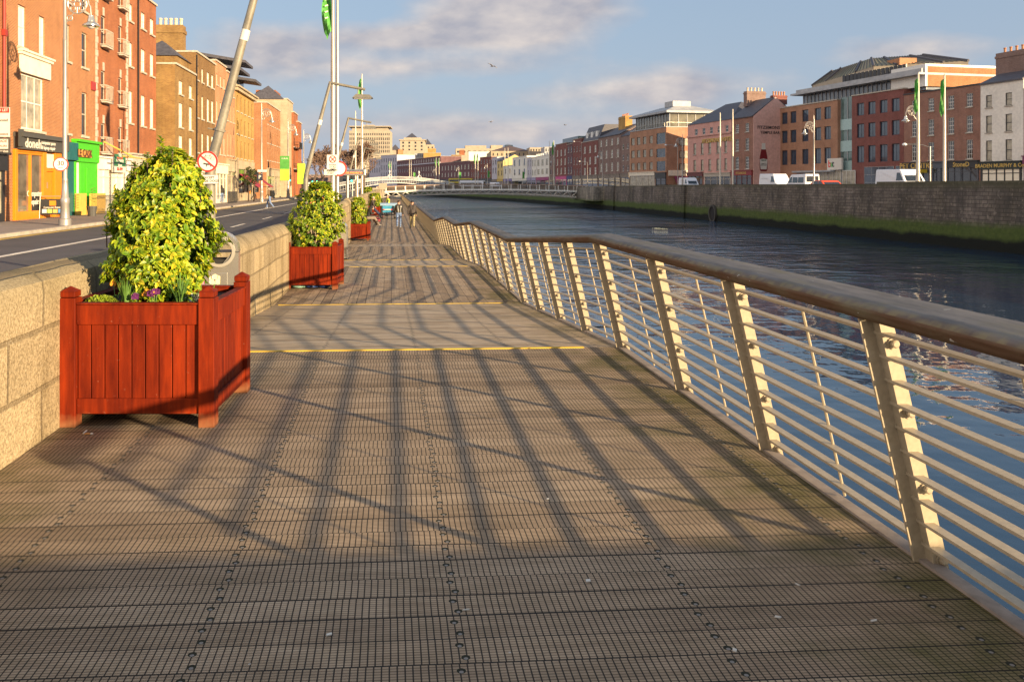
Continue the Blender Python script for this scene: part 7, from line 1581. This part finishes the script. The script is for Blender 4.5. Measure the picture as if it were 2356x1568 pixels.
# ---------------------------------------------------------------- people
def capsule(mb, a, b_, ra, rb, seg=8):
    a, b_ = Vector(a), Vector(b_); d = b_ - a; L = d.length
    d = d / L if L > 1e-6 else Vector((0, 0, 1)); pts, rs = [], []
    for t in (-.98, -.7, -.35, 0): pts.append(a + d * ra * t); rs.append(ra * math.sqrt(max(.03, 1 - t * t)))
    for t in (0, .35, .7, .98): pts.append(b_ + d * rb * t); rs.append(rb * math.sqrt(max(.03, 1 - t * t)))
    mb.tube(pts, rs, seg)
def person(label, loc, rz, J, cols, hair=None, group=None, vox=.022, scale=1.0, bulk=1.0, hood=False, cap=None):
    """J: joints in metres, facing +Y. cols: skin, top, legs, shoes materials. One continuous body surface (capsules fused by a voxel remesh)."""
    t = thing('person', label, 'person', loc, rz, group)
    S = []          # (a, b, ra, rb, zone)
    hd, nk = Vector(J['head']), Vector(J['neck']); pv = Vector(J['pelvis']); k = bulk
    ch = pv + (nk - pv) * .72; ab = pv + (nk - pv) * .3
    S.append((hd + Vector((0, .0, .035)), hd + Vector((0, .022, -.045)), .092, .078, 0)); S.append((nk - Vector((0, 0, .03)), hd + Vector((0, -.012, -.05)), .058, .054, 0))
    f = Vector(J.get('face', (0, 1, 0))).normalized(); side = f.cross(Vector((0, 0, 1)))
    S.append((hd + f * .09 + Vector((0, 0, -.005)), hd + f * .108 + Vector((0, 0, -.022)), .012, .015, 0))       # nose
    S.append((hd + f * .07 + Vector((0, 0, -.075)), hd + f * .085 + Vector((0, 0, -.075)), .03, .025, 0))          # chin
    for s in (-1, 1): S.append((hd + side * s * .088, hd + side * s * .092 + Vector((0, 0, -.03)), .016, .012, 0))  # ears
    shl, shr = Vector(J['sh'][0]), Vector(J['sh'][1]); hl, hr = Vector(J['hip'][0]), Vector(J['hip'][1])
    S.append((shl * .82 + ch * .18, shr * .82 + ch * .18, .085 * k, .085 * k, 1)); S.append((shl * .5 + ch * .5, hl * .55 + ab * .45, .125 * k, .12 * k, 1)); S.append((shr * .5 + ch * .5, hr * .55 + ab * .45, .125 * k, .12 * k, 1))
    S.append((nk + (ch - nk) * .25, ch, .075, .12 * k, 1)); S.append((hl * .8 + pv * .2, hr * .8 + pv * .2, .115 * k, .115 * k, 1 if J.get('long') else 2))
    if J.get('long'): S.append((ab, pv + Vector((0, 0, -.06)), .15 * k, .15 * k, 1))
    for i in (0, 1):
        sh, el, wr = Vector(J['sh'][i]), Vector(J['el'][i]), Vector(J['wr'][i]); hp, kn, an = Vector(J['hip'][i]), Vector(J['kn'][i]), Vector(J['an'][i])
        S.append((sh, el, .062 * k, .05 * k, 1)); S.append((el, wr, .05 * k, .036 * k, 1))
        S.append((hp, kn, .098 * k, .076 * k, 2)); S.append((kn, an, .076 * k, .062 * k, 2))
        hv = (wr - el).normalized(); S.append((wr + hv * .03, wr + hv * .085, .032, .028, 0))
        fd = Vector(J['ft'][i]) if 'ft' in J else Vector((0, 1, 0)); S.append((an + Vector((0, 0, -.035)), an + fd * .15 + Vector((0, 0, -.055)), .045, .036, 3)); S.append((an + Vector((0, 0, -.05)) - fd * .03, an + Vector((0, 0, -.04)), .042, .045, 3))
    if hood: S.append((hd + Vector((0, -.03, .02)), nk + Vector((0, -.05, .02)), .118, .10, 1))
    mb = MB()
    for a, b_, ra, rb, z in S: capsule(mb, a, b_, ra, rb)
    me0 = mb.mesh('tmp', []); ob = bpy.data.objects.new('tmp', me0); COL.objects.link(ob); md = ob.modifiers.new('r', 'REMESH'); md.mode = 'VOXEL'; md.voxel_size = vox
    sm = ob.modifiers.new('s', 'SMOOTH'); sm.factor = .5; sm.iterations = 2
    me = bpy.data.meshes.new_from_object(ob.evaluated_get(bpy.context.evaluated_depsgraph_get())); bpy.data.objects.remove(ob)
    # fingers: five tapered, bent digits rooted in each palm, joined to the same mesh
    fm = MB()
    for i in (0, 1):
        el, wr = Vector(J['el'][i]), Vector(J['wr'][i]); hv = (wr - el).normalized(); ax = hv.cross(Vector((0, 1, .2))).normalized(); nn = ax.cross(hv)
        for q, (o_, L) in enumerate(((-.024, .062), (-.008, .075), (.008, .07), (.023, .055))):
            b0 = wr + hv * .085 + nn * o_; fm.tube([b0, b0 + hv * L * .5, b0 + hv * L * .9 + ax * (.02 if i else -.02)], [.0095, .009, .007], 5)
        b0 = wr + hv * .035 + nn * .03; fm.tube([b0, b0 + hv * .035 + nn * .022, b0 + hv * .06 + nn * .02], [.011, .01, .008], 5)
    vs = [v.co.copy() for v in me.vertices] + [Vector(v) for v in fm.v]; n0 = len(me.vertices); fs = [tuple(p.vertices) for p in me.polygons] + [tuple(a + n0 for a in f_) for f_ in fm.f]; nb = len(me.polygons)
    bm2 = bpy.data.meshes.new('body'); bm2.from_pydata(vs, [], fs)
    for m in cols: bm2.materials.append(m)
    idx = []
    for p in bm2.polygons:
        if p.index >= nb: idx.append(0); continue
        c = p.center; best = 1e9; bz = 0
        for a, b_, ra, rb, z in S:
            d = b_ - a; L2 = d.length_squared; tt = max(0, min(1, (c - a).dot(d) / L2)) if L2 > 1e-9 else 0
            dist = (c - a - d * tt).length - (ra + (rb - ra) * tt)
            if dist < best - 1e-5: best, bz = dist, z
        idx.append(bz)
    bm2.polygons.foreach_set('material_index', idx); o = link('body', bm2, t, smooth=2)
    if hair:
        hm = MB(); c = hd + Vector((0, -.006, .028)); n = 12; rows = []
        for r_ in range(6):
            ph = r_ / 5 * 1.75; rows.append([])
            for q in range(n):
                a = 2 * math.pi * q / n; fx = math.cos(a) * side + math.sin(a) * f; low = ph if math.sin(a) < .25 else min(ph, .95)
                rr = .106; rows[-1].append(tuple(c + fx * (rr * math.sin(low)) + Vector((0, 0, rr * 1.05 * math.cos(low)))))
        for r_ in range(5):
            for q in range(n): hm.face([rows[r_][q], rows[r_ + 1][q], rows[r_ + 1][(q + 1) % n], rows[r_][(q + 1) % n]])
        hm.build('hair' if not cap else cap, hair, t, smooth=2)
    em = MB()
    for s in (-1, 1): q = hd + f * .083 + side * s * .032 + Vector((0, 0, .012)); em.lathe([(.002, -.008), (.010, 0), (.002, .008)], 6, tuple(q))
    em.build('eyes', M_['ink'], t)
    if scale != 1: t.scale = (scale,) * 3
    return t
def walk(ph=1, arm=1.0, tall=0, lean=.02, turn=(0, 1, 0), long=False, stride=1.0):
    s = ph; st = stride
    return dict(head=(0, lean + .03, 1.645), neck=(0, lean, 1.50), pelvis=(0, 0, .96), face=turn, long=long, sh=((-.19, lean - .01 * s, 1.42), (.19, lean + .01 * s, 1.42)),
                el=((-.25, -.03 + .10 * s * arm, 1.14), (.25, -.03 - .10 * s * arm, 1.14)), wr=((-.26, .08 + .16 * s * arm, .90), (.26, .06 - .12 * s * arm, .90)),
                hip=((-.095, 0, .93), (.095, 0, .93)), kn=((-.10, .10 - .12 * s * st, .51), (.10, .10 + .12 * s * st, .51)), an=((-.10, -.02 - .26 * s * st, .10 + (.05 if s > 0 else 0)), (.10, -.02 + .26 * s * st, .10 + (.05 if s < 0 else 0))))
def sit(fwd=.46, lean=.12, drop=.0, apart=.13, feet=.5):
    return dict(head=(0, lean + .12, 1.24), neck=(0, lean + .03, 1.11), pelvis=(0, -.02, .55), face=(.35, 1, -.25), long=False, sh=((-.19, lean - .02, 1.03), (.19, lean - .02, 1.03)), el=((-.26, lean + .06, .78), (.26, lean + .06, .78)), wr=((-.10, .36, .70), (.10, .38, .70)),
                hip=((-.1, .0, .52), (.1, .0, .52)), kn=((-apart, fwd, .54), (apart, fwd, .50)), an=((-apart, feet, .10), (apart, feet + .08, .10)))
cl = lambda n, c, r=.8, v=.2: mat(n, c, r, 0, v, 9, bump=.3, bs=25, bd=.01)
leather = mat('black_leather', (.035, .03, .02), .38, 0, .4, 7, bump=.5, bs=14, bd=.015); jeans = cl('faded_blue_jeans', (.14, .20, .34), v=.45); charc = cl('charcoal_coat', (.045, .035, .03)); khaki = cl('khaki_trousers', (.33, .27, .14)); black_c = cl('black_cloth', (.018, .017, .017)); grey_c = cl('grey_brown_trousers', (.2, .155, .12))
navy_c = cl('navy_cloth', (.02, .026, .06)); shoe = mat('dark_shoes', (.03, .026, .022), .5); shoel = mat('pale_shoes', (.4, .36, .3), .5); hairb = mat('dark_brown_hair', (.03, .016, .009), .6, bump=.5, bs=60); hairk = mat('black_hair', (.012, .01, .009), .6, bump=.5, bs=60); hivis = mat('hi_vis_yellow', (.62, .75, .03), .6, var=.1); redc = cl('red_jacket', (.42, .02, .025)); pinkc = cl('pink_coat', (.7, .08, .22)); greenc = cl('green_coat', (.06, .2, .06)); brownc = cl('brown_jacket', (.12, .075, .04)); skin = M_['skin']
ZB = -1.12
p = at(917.5, 54.5); person('man in a black leather jacket and blue jeans walking away, hair brown', (p.x, p.y, ZB), -TH + .05, walk(1, .8, turn=(.75, .6, -.1), stride=.7), [skin, leather, jeans, shoel], hairb, vox=.016, scale=1.03)
p = at(948.5, 54.5); person('man in a dark coat and khaki trousers walking away close to the railing', (p.x, p.y, ZB), -TH, walk(-1, .6, long=True, stride=.6), [skin, charc, khaki, shoe], hairk, vox=.016, scale=1.02, bulk=1.14)
# street cleaner with cart
p = at(893, 76); J = walk(1, .3, turn=(-.75, .55, -.35), stride=.4); J['wr'] = ((-.22, .36, .98), (.2, .1, .92)); J['el'] = ((-.27, .08, 1.14), (.26, -.05, 1.14)); J['face'] = (-1, -.25, -.35)
cl_ = person('bald street cleaner in a bright yellow vest with dark sleeves behind a blue cart', (p.x + .0, p.y, ZB), R(100), J, [skin, hivis, navy_c, shoe], None, vox=.018, bulk=1.1, scale=1.08)
for i in (0, 1):
    mb = MB(); sh, el, wr = [Vector(J[q][i]) for q in ('sh', 'el', 'wr')]; mb.tube([sh + (el - sh) * .12, el, wr], [.075, .062, .048], 8); mb.build('sleeve', navy_c, cl_, smooth=2)
p = at(893, 70.5); M_['cartb'] = mat('blue_cart_plastic', (.05, .26, .42), .45, var=.25)
t = thing('street_cart', 'blue four wheeled street cleaning cart with open flaps on the boardwalk', 'cart', (p.x, p.y, ZB), -TH)
mb = MB(); mb.raw([(-.42, -.5, .52), (.42, -.5, .52), (.42, .6, .52), (-.42, .6, .52), (-.6, -.6, 1.12), (.6, -.6, 1.12), (.6, .7, 1.12), (-.6, .7, 1.12)], [(0, 3, 2, 1), (0, 1, 5, 4), (1, 2, 6, 5), (2, 3, 7, 6), (3, 0, 4, 7), (4, 5, 6, 7)]); tb_ = mb.build('tub', M_['cartb'], t, bevel=.02)
mb = MB()
for a in (-.5, .5): mb.box(a - .07, a + .07, -.66, -.6, .5, 1.1)
mb.build('corner_post', M_['black'], tb_)
mb = MB(); mb.raw([(-.62, -.66, 1.13), (.62, -.66, 1.13), (.75, .75, 1.28), (-.75, .75, 1.28), (-.62, -.66, 1.16), (.62, -.66, 1.16), (.75, .75, 1.31), (-.75, .75, 1.31)], [(0, 3, 2, 1), (4, 5, 6, 7), (0, 1, 5, 4), (1, 2, 6, 5), (2, 3, 7, 6), (3, 0, 4, 7)]); mb.build('lid', mat('pale_blue_sheet', (.45, .6, .68), .5), t)
mb = MB(); mb.box(-.28, .28, -.64, -.60, .74, .82); lb_ = mb.build('reflector', M_['signw'], t); mb = MB(); mb.box(-.38, -.285, -.645, -.60, .74, .82); mb.box(.285, .38, -.645, -.6, .74, .82); mb.build('red_reflector', M_['red'], lb_)
mb = MB(); mb.box(-.5, .5, -.45, -.38, .3, .36); mb.box(-.5, .5, .45, .52, .3, .36); mb.box(-.3, -.24, -.4, .5, .3, .5); mb.box(.24, .3, -.4, .5, .3, .5); mb.build('chassis', M_['black'], t)
for sx in (-.56, .56):
    for sy in (-.42, .48):
        w = MB(); w.tube([(-.045, 0, 0), (.045, 0, 0)], .24, 16); wo = w.build('wheel', M_['tyre'], t, (sx, sy, .24)); w = MB(); w.tube([(-.05, 0, 0), (.05, 0, 0)], .12, 10); w.build('rim', M_['lead'], wo)
# seated people on a bench by the wall
p = at(848, 60); yb_ = p.y
t = thing('bench', 'plain bench by the parapet wall under the hooded person', 'bench', (-1.72, yb_ + 1.2, ZB), 0); mb = MB(); mb.box(-.28, .22, -2.2, 2.4, .40, .46); mb.build('seat', DM[3], t)
for y in (-1.9, 0, 2.1): mb = MB(); mb.box(-.22, .16, y - .05, y + .05, 0, .398); mb.build('leg', M_['black'], t)
J = sit(.44, .16, feet=.62); J['head'] = (0, .30, 1.18); J['wr'] = ((-.06, .38, .84), (.08, .40, .82)); J['face'] = (.5, .85, -.45)
person('hooded person in black jacket and grey trousers sitting bent over beside the third planter', (-1.66, yb_ - 1.6, ZB - .05), R(-80), J, [skin, black_c, grey_c, shoel], None, vox=.018, bulk=1.18, hood=True, scale=1.1)
J = dict(head=(0, .12, 1.50), neck=(0, .04, 1.36), pelvis=(0, -.02, .84), face=(.9, .45, -.1), long=True, sh=((-.19, .02, 1.28), (.19, .02, 1.28)), el=((-.24, .18, 1.08), (.26, .1, 1.02)), wr=((-.08, .26, 1.34), (.2, .22, .86)), hip=((-.1, .02, .80), (.1, .02, .80)), kn=((-.12, .40, .46), (.13, .34, .47)), an=((-.12, .78, .10), (.14, .66, .10)))
person('person with a pale cap leaning back on the wall behind the hooded person', (-1.7, yb_ + 13.5, ZB), R(-85), J, [skin, charc, navy_c, mat('dark_red_shoes', (.2, .03, .03), .6)], mat('pale_knit_cap', (.5, .48, .45), .8), vox=.02, bulk=1.15, scale=1.12, cap='knit_cap')
mb = MB(); mb.lathe([(.05, 0), (.26, .06), (.3, .2), (.2, .34), (.06, .4)], 10); p = at(867, 63); tag(mb.build('bag', mat('dark_red_bag', (.2, .03, .035), .7, var=.5, vs=8), loc=(p.x, p.y, ZB), smooth=2), 'dark red bag on the boards at the feet of the seated people', 'bag')
# road crosser with backpack
p = at(621, 1900 * (H - RZ) / (479.5 - HY))
person('person in a brown jacket and blue jeans running across the road with a black backpack', (p.x, p.y, RZ), R(75), walk(1, 1.2, lean=.08, turn=(0, 1, -.2), stride=1.25), [skin, brownc, jeans, shoel], hairb, vox=.022)
mb = MB(); mb.box(-.17, .17, -.34, -.13, .98, 1.46); mb.box(-.13, .13, -.40, -.345, 1.02, 1.28); tag(mb.build('backpack', M_['black'], loc=(p.x, p.y, RZ), rz=R(75), bevel=.05), 'black backpack worn by the person running across the road', 'backpack')
GP = 'people on the near pavement'
for lb_, px, py, cols, hr, rz, ph, kw in (
    ('hooded person in a black coat and jeans walking on the near pavement', cA(158)[0], cA(0, 1010)[1], [skin, black_c, jeans, brownc], hairk, R(10), 1, dict(hood=True)),
    ('woman in dark clothes with an orange bag before the nearer dark red awning', cA(785)[0], cA(0, 940)[1], [skin, black_c, black_c, shoe], hairb, R(170), -1, {}),
    ('person in a black jacket leaning by the pavement railing before the farther awning', cA(915)[0], cA(0, 940)[1], [skin, black_c, black_c, shoe], hairk, R(-60), 1, {}),
    ('adult in dark clothes pushing a pink pushchair by the lamp', cA(1158)[0], cA(0, 885)[1], [skin, charc, black_c, shoe], hairk, R(180), 1, {}),
    ('left of two people standing by the yellow door, in brown', cA(1535)[0], cA(0, 800)[1], [skin, brownc, khaki, shoe], hairb, 0, 1, {}),
    ('right of two people standing by the yellow door, in black with pale trousers', cA(1575)[0], cA(0, 800)[1], [skin, black_c, khaki, shoe], hairk, R(20), -1, {}),
    ('person in black jacket and grey jeans walking beyond the green traffic light', cA(1810)[0], cA(0, 775)[1], [skin, black_c, grey_c, shoe], hairk, R(180), 1, {}),
    ('person in a long green coat on the pavement beyond the traffic light', cA(1912)[0], cA(0, 790)[1], [skin, greenc, greenc, shoe], hairb, 0, 1, {}),
    ('person in a dark coat and blue trousers farthest along the pavement', cA(2000)[0], cA(0, 765)[1], [skin, charc, jeans, shoe], hairk, 0, -1, {}),
    ('person in a red top walking on the road between the leaning lamp posts', 847, 452, [skin, redc, navy_c, shoe], hairb, R(180), 1, {})):
    q = gp(px, py, PZ if px < 800 else RZ); person(lb_, (q.x, q.y, PZ if px < 800 else RZ), rz, walk(ph), cols, hr, GP, .04, 1.0, 1.1, **kw)
q = gp(cA(810)[0], cA(0, 945)[1], PZ); mb = MB(); mb.box(-.16, .16, -.08, .08, .75, 1.15); tag(mb.build('shoulder_bag', M_['orangep'], loc=(q.x, q.y, PZ), bevel=.04), 'orange shoulder bag carried by the woman before the dark red awning', 'bag')
q = gp(cA(1205)[0], cA(0, 880)[1], PZ); t = thing('pushchair', 'pink pushchair on the pavement by the street lamp with the parking sign', 'pushchair', (q.x, q.y, PZ), R(200)); mb = MB(); mb.raw([(-.25, -.2, .35), (.25, -.2, .35), (.25, .3, .45), (-.25, .3, .45), (-.27, -.35, 1.0), (.27, -.35, 1.0), (.27, .25, .75), (-.27, .25, .75)], [(0, 3, 2, 1), (0, 1, 5, 4), (1, 2, 6, 5), (2, 3, 7, 6), (3, 0, 4, 7), (4, 5, 6, 7)]); mb.build('seat', pinkc, t, bevel=.04)
mb = MB(); mb.tube([(-.24, .3, .12), (-.24, -.5, 1.05), (.24, -.5, 1.05), (.24, .3, .12)], .018, 6); mb.build('frame', M_['black'], t)
for sx in (-.26, .26):
    for sy in (-.3, .32): w = MB(); w.tube([(-.02, 0, 0), (.02, 0, 0)], .12, 12); w.build('wheel', M_['tyre'], t, (sx, sy, .12))
# figures on the footbridge
for lb_, mx, c in (('person in dark clothes on the slim footbridge, leftmost of the pair', 733, black_c), ('person in brown clothes on the slim footbridge beside the darker one', 828, brownc), ('person in dark clothes near the right part of the slim footbridge', 1588, black_c)):
    D = CMx(mx); s = (D - 866) / 483; A, B = at(866, 186), at(1349, 190); q = A + (B - A) * s; n_ = Vector((-(B - A).y, (B - A).x)).normalized(); q = q + n_ * 1.6; person(lb_, (q.x, q.y, .15 + .6 * 4 * s * (1 - s) + .07), R(-90), walk(1), [skin, c, navy_c, shoe], hairk, 'people on the slim footbridge', .045)

# ---------------------------------------------------------------- vehicles
def wheelset(t, xs, half, r):
    for x in xs:
        for s in (-1, 1):
            w = MB(); w.tube([(0, -.11, 0), (0, .11, 0)], r, 18); wo = w.build('wheel', M_['tyre'], t, (x, s * half, r)); w = MB(); w.tube([(0, -.12, 0), (0, .12, 0)], r * .6, 12); w.build('rim', M_['silver'], wo)
def vehicle(label, name, cat, loc, rz, prof, width, paint, wins, front, wx, r=.34, group=None, tumble=.12, belt=.95, stripe=None):
    """prof: side outline (x, z) counter-clockwise, x forward"""
    t = thing(name, label, cat, loc, rz, group); hw = width / 2; mb = MB(); n = len(prof)
    Y = lambda z: hw - tumble * max(0, (z - belt)) / 1.0
    L = [(x, -Y(z), z) for x, z in prof]; Rr = [(x, Y(z), z) for x, z in prof]
    mb.v += L + Rr; mb.f += [tuple(range(n)), tuple(range(2 * n - 1, n - 1, -1))] + [(i, n + i, n + (i + 1) % n, (i + 1) % n) for i in range(n)]; mb.m += [0] * (n + 2)
    mb.build('body', paint, t, bevel=.05)
    for q in wins:
        for s in (-1, 1):
            w = MB(); pts = [(x, s * (Y(z) + .006), z) for x, z in q]; w.face(pts if s < 0 else pts[::-1]); w.build('side_window', M_['glass'], t)
    (xa, za), (xb, zb) = front[0]; yy = min(Y(za), Y(zb)) - .12
    for (xa, za), (xb, zb), dx in ((front[0][0], front[0][1], .008), (front[1][0], front[1][1], -.008)):
        w = MB(); w.face([(xa + dx, -yy, za), (xa + dx, yy, za), (xb + dx, yy, zb + .004), (xb + dx, -yy, zb + .004)]); w.build('windscreen' if dx > 0 else 'rear_window', M_['glass'], t)
    xf = max(p[0] for p in prof); xr = min(p[0] for p in prof)
    for s in (-1, 1):
        w = MB(); w.box(xf - .06, xf + .012, s * (hw - .3) - .13, s * (hw - .3) + .13, .68, .84); w.build('headlight', M_['lampw'], t)
        w = MB(); w.box(xr - .012, xr + .05, s * (hw - .16) - .08, s * (hw - .16) + .08, .75, 1.05); w.build('tail_light', M_['red'], t)
    wheelset(t, wx, hw - .12, r); return t
VAN = [(-2.6, .35), (2.5, .35), (2.62, .55), (2.55, .95), (1.75, 1.22), (1.1, 2.1), (.85, 2.28), (-2.5, 2.32), (-2.62, 2.2)]
VW = [[(.55, 1.3), (1.55, 1.3), (.98, 1.98), (.55, 1.98)]]
VF = (((1.75, 1.25), (1.1, 2.06)), ((-2.63, 1.4), (-2.625, 2.05)))
CAR = [(-2.1, .3), (2.05, .3), (2.15, .55), (2.1, .78), (1.15, .92), (.35, 1.42), (-1.1, 1.46), (-1.95, 1.0), (-2.15, .9)]
CW = [[(-1.35, .98), (-.2, .98), (-.2, 1.36), (-1.0, 1.38)], [(-.12, .98), (.95, .95), (.3, 1.35), (-.12, 1.36)]]
CF = (((1.15, .94), (.35, 1.40)), ((-1.95, 1.02), (-1.1, 1.44)))
GV = 'vehicles parked along the far quay'; whitep = mat('white_van_paint', (.72, .72, .74), .3, var=.06)
def park(px, x, z=GZ): return onx(px, x)[0]
def vehx(label, px, zoff, paint, prof, wins, front, wx, name, cat, flip, extra=0, sc=1.0):
    q = onx(px, 49.4)[0]; t = vehicle(label, name, cat, (q.x, q.y, GZ), R(-90 if not flip else 90), prof, 1.95, paint, wins, front, wx, group=GV); t.scale = (sc,) * 3; return t
vehx('white van with its cab to the right, parked before the pink hotel', Q0(1195), 0, whitep, VAN, VW, VF, (-1.7, 1.7), 'parked_van', 'van', False)
v1 = vehx('white high roofed van with small blue writing, before the bottle gable', Q0(2105), 0, whitep, VAN, VW, VF, (-1.7, 1.7), 'parked_van', 'van', False, sc=1.08)
text(v1, 'DELIVERY SERVICE', .22, (-1.0, .0, 0), (0, 0, 0), M_['navy']).location = (-1.0, -.86, 1.75); v1.children[-1].rotation_euler = (R(90), 0, 0)
v2 = vehx('white van with a roof rack, right of the bottle gable', Q1(250), 0, whitep, VAN, VW + [[(-2.2, 1.3), (-.9, 1.3), (-.9, 1.95), (-2.2, 1.95)], [(-.75, 1.3), (.4, 1.3), (.4, 1.95), (-.75, 1.95)]], VF, (-1.7, 1.7), 'parked_van', 'van', True)
mb = MB()
for y in (-.7, .7): mb.tube([(-2.2, y, 2.5), (.6, y, 2.5)], .025, 5)
for x in (-2.2, -1.3, -.4, .5): mb.tube([(x, -.7, 2.3), (x, -.7, 2.5), (x, .7, 2.5), (x, .7, 2.3)], .02, 5)
mb.build('roof_rack', M_['black'], v2)
vehx('white and red car mostly hidden by the quay wall, before the glass slot', Q1(500), 0, mat('orange_red_car_paint', (.6, .07, .02), .3, var=.1), [(x, z - .04) for x, z in CAR], [[(x, z - .04) for x, z in q] for q in CW], tuple(((a, b_ - .04), (c, d - .04)) for (a, b_), (c, d) in CF), (-1.35, 1.35), 'parked_car', 'car', False, sc=1.1)
vehx('long plain white van before the dark brown house over the pet shop', Q1(1205), 0, whitep, VAN, VW, VF, (-1.7, 1.7), 'parked_van', 'van', False, sc=1.1)
# double decker bus far away on the other bank
q, ycb = quay_pt(CMx(900), 8); BUS = [(-5.4, .35), (5.3, .35), (5.4, .6), (5.35, 4.1), (5.1, 4.35), (-5.2, 4.35), (-5.4, 4.1)]
bs = vehicle('yellow double decker bus on the far quay, beyond the end of the white bridge', 'double_decker_bus', 'bus', (q.x, q.y, GZ), R(-20), BUS, 2.5, mat('bus_yellow', (.55, .42, .03), .4), [[(-5, 1.3), (4.6, 1.3), (4.6, 2.2), (-5, 2.2)], [(-5, 2.9), (5, 2.9), (5, 3.8), (-5, 3.8)]], (((5.39, 1.2), (5.36, 2.3)), ((-5.4, 1.2), (-5.4, 2.2))), (-3, 3.2), .48, tumble=0)
mb = MB(); mb.face([(5.41, -1.1, 2.8), (5.41, 1.1, 2.8), (5.37, 1.1, 3.8), (5.37, -1.1, 3.8)]); mb.build('upper_windscreen', M_['glass'], bs)
q, _ = quay_pt(CMx(1020), 8); vehicle('white coach with blue stripe right of the yellow bus', 'coach', 'coach', (q.x, q.y, GZ), R(-25), [(x, z * .75) for x, z in BUS], 2.5, whitep, [[(-5, 1.3), (4.6, 1.3), (4.6, 2.3), (-5, 2.3)]], (((5.39, 1.2), (5.37, 2.6)), ((-5.4, 1.2), (-5.4, 2.2))), (-3, 3.2), .48, tumble=0)
q, _ = quay_pt(CMx(1265), 6); vehicle('white van far along the quay behind the slim footbridge', 'parked_van', 'van', (q.x, q.y, GZ), R(-60), VAN, 1.95, whitep, VW, VF, (-1.7, 1.7), group=GV)
# cars on the near road
for lb_, px, yc, c, kind, rz in (('blue and white estate car far down the near road', 717, 120, (.05, .07, .2), 'car', 90), ('white van far down the near road left of the flagpoles', 728, 110, (.7, .7, .68), 'van', 90), ('dark car by the kerb far down the near road', 690, 140, (.03, .03, .035), 'car', 90)):
    q = at(px, yc); pa = mat('road_car_paint', c, .3, var=.08)
    if kind == 'car': vehicle(lb_, 'road_car', 'car', (q.x, q.y, RZ), R(rz), CAR, 1.8, pa, CW, CF, (-1.35, 1.35), .32, 'cars on the near road')
    else: vehicle(lb_, 'road_van', 'van', (q.x, q.y, RZ), R(rz), VAN, 1.95, pa, VW, VF, (-1.7, 1.7), group='cars on the near road')
q = at(768, 54); q = Vector((-4.6, q.y)); vehicle('silver and orange car on the near road, mostly hidden by the second shrub', 'road_car', 'car', (q.x, q.y, RZ), R(90), [(x, z * 1.1) for x, z in CAR], 1.8, mat('silver_orange_paint', (.55, .2, .06), .3, var=.1), [[(x, z * 1.1) for x, z in w] for w in CW], tuple(((a, b_ * 1.1), (c, d * 1.1)) for (a, b_), (c, d) in CF), (-1.35, 1.35), .33, 'cars on the near road')

# ---------------------------------------------------------------- gulls and floating rubbish
def gull(label, px, py, yc, bank, sp=1.1):
    p = at(px, yc); t = thing('gull', label, 'bird', (p.x, p.y, zt(py, yc)), R(40), 'gulls over the river'); t.rotation_euler = (0, bank, R(40))
    mb = MB(); mb.tube([(0, -.28, 0), (0, -.18, .01), (0, 0, .02), (0, .16, .02), (0, .26, .04), (0, .34, .03)], [.01, .05, .075, .06, .04, .008], 8)
    for s in (-1, 1):
        pts = [(0, .09, .04), (s * .28 * sp, .16, .16), (s * .68 * sp, .02, .10)]; bk = [(0, -.1, .04), (s * .26 * sp, -.02, .15), (s * .66 * sp, -.04, .09)]
        for i in range(2): mb.raw([pts[i], pts[i + 1], bk[i + 1], bk[i], *( (a, b_, c + .02) for a, b_, c in (pts[i], pts[i + 1], bk[i + 1], bk[i]))], [(0, 1, 2, 3), (4, 7, 6, 5), (0, 4, 5, 1), (2, 6, 7, 3)])
    mb.raw([(-.02, -.26, 0), (.02, -.26, 0), (.07, -.42, 0), (-.07, -.42, 0), (-.02, -.26, .015), (.02, -.26, .015), (.07, -.42, .01), (-.07, -.42, .01)], [(0, 3, 2, 1), (4, 5, 6, 7), (2, 3, 7, 6)])
    mb.build('body', mat('gull_grey', (.28, .25, .24), .8), t)
gull('largest dark gull in the sky above the river', 1133, 153, 95, .25, 1.2); gull('small gull low over the curved brick row', 1130, 281, 140, -.2); gull('tiny gull just above the roofs, right of the other low one', 1300, 288, 170, .1)
p = gp(1518, 527, WZ); rnd = random.Random(3); mb = MB()
for i in range(90): a = rnd.uniform(0, 6.28); r_ = rnd.random() ** 1.4; x, y = .75 * r_ * math.cos(a), 1.6 * r_ * math.sin(a); s = rnd.uniform(.03, .11); mb.lathe([(s * .4, -.03), (s, .02), (s * .5, .07)], 6, (x, y, 0))
o = tag(mb.build('floating_rubbish', mat('pale_foam', (.7, .6, .35), .8, var=.3), loc=(p.x, p.y, WZ + .02)), 'pale clump of floating rubbish on the river in front of the quay wall', 'rubbish', kind='stuff')
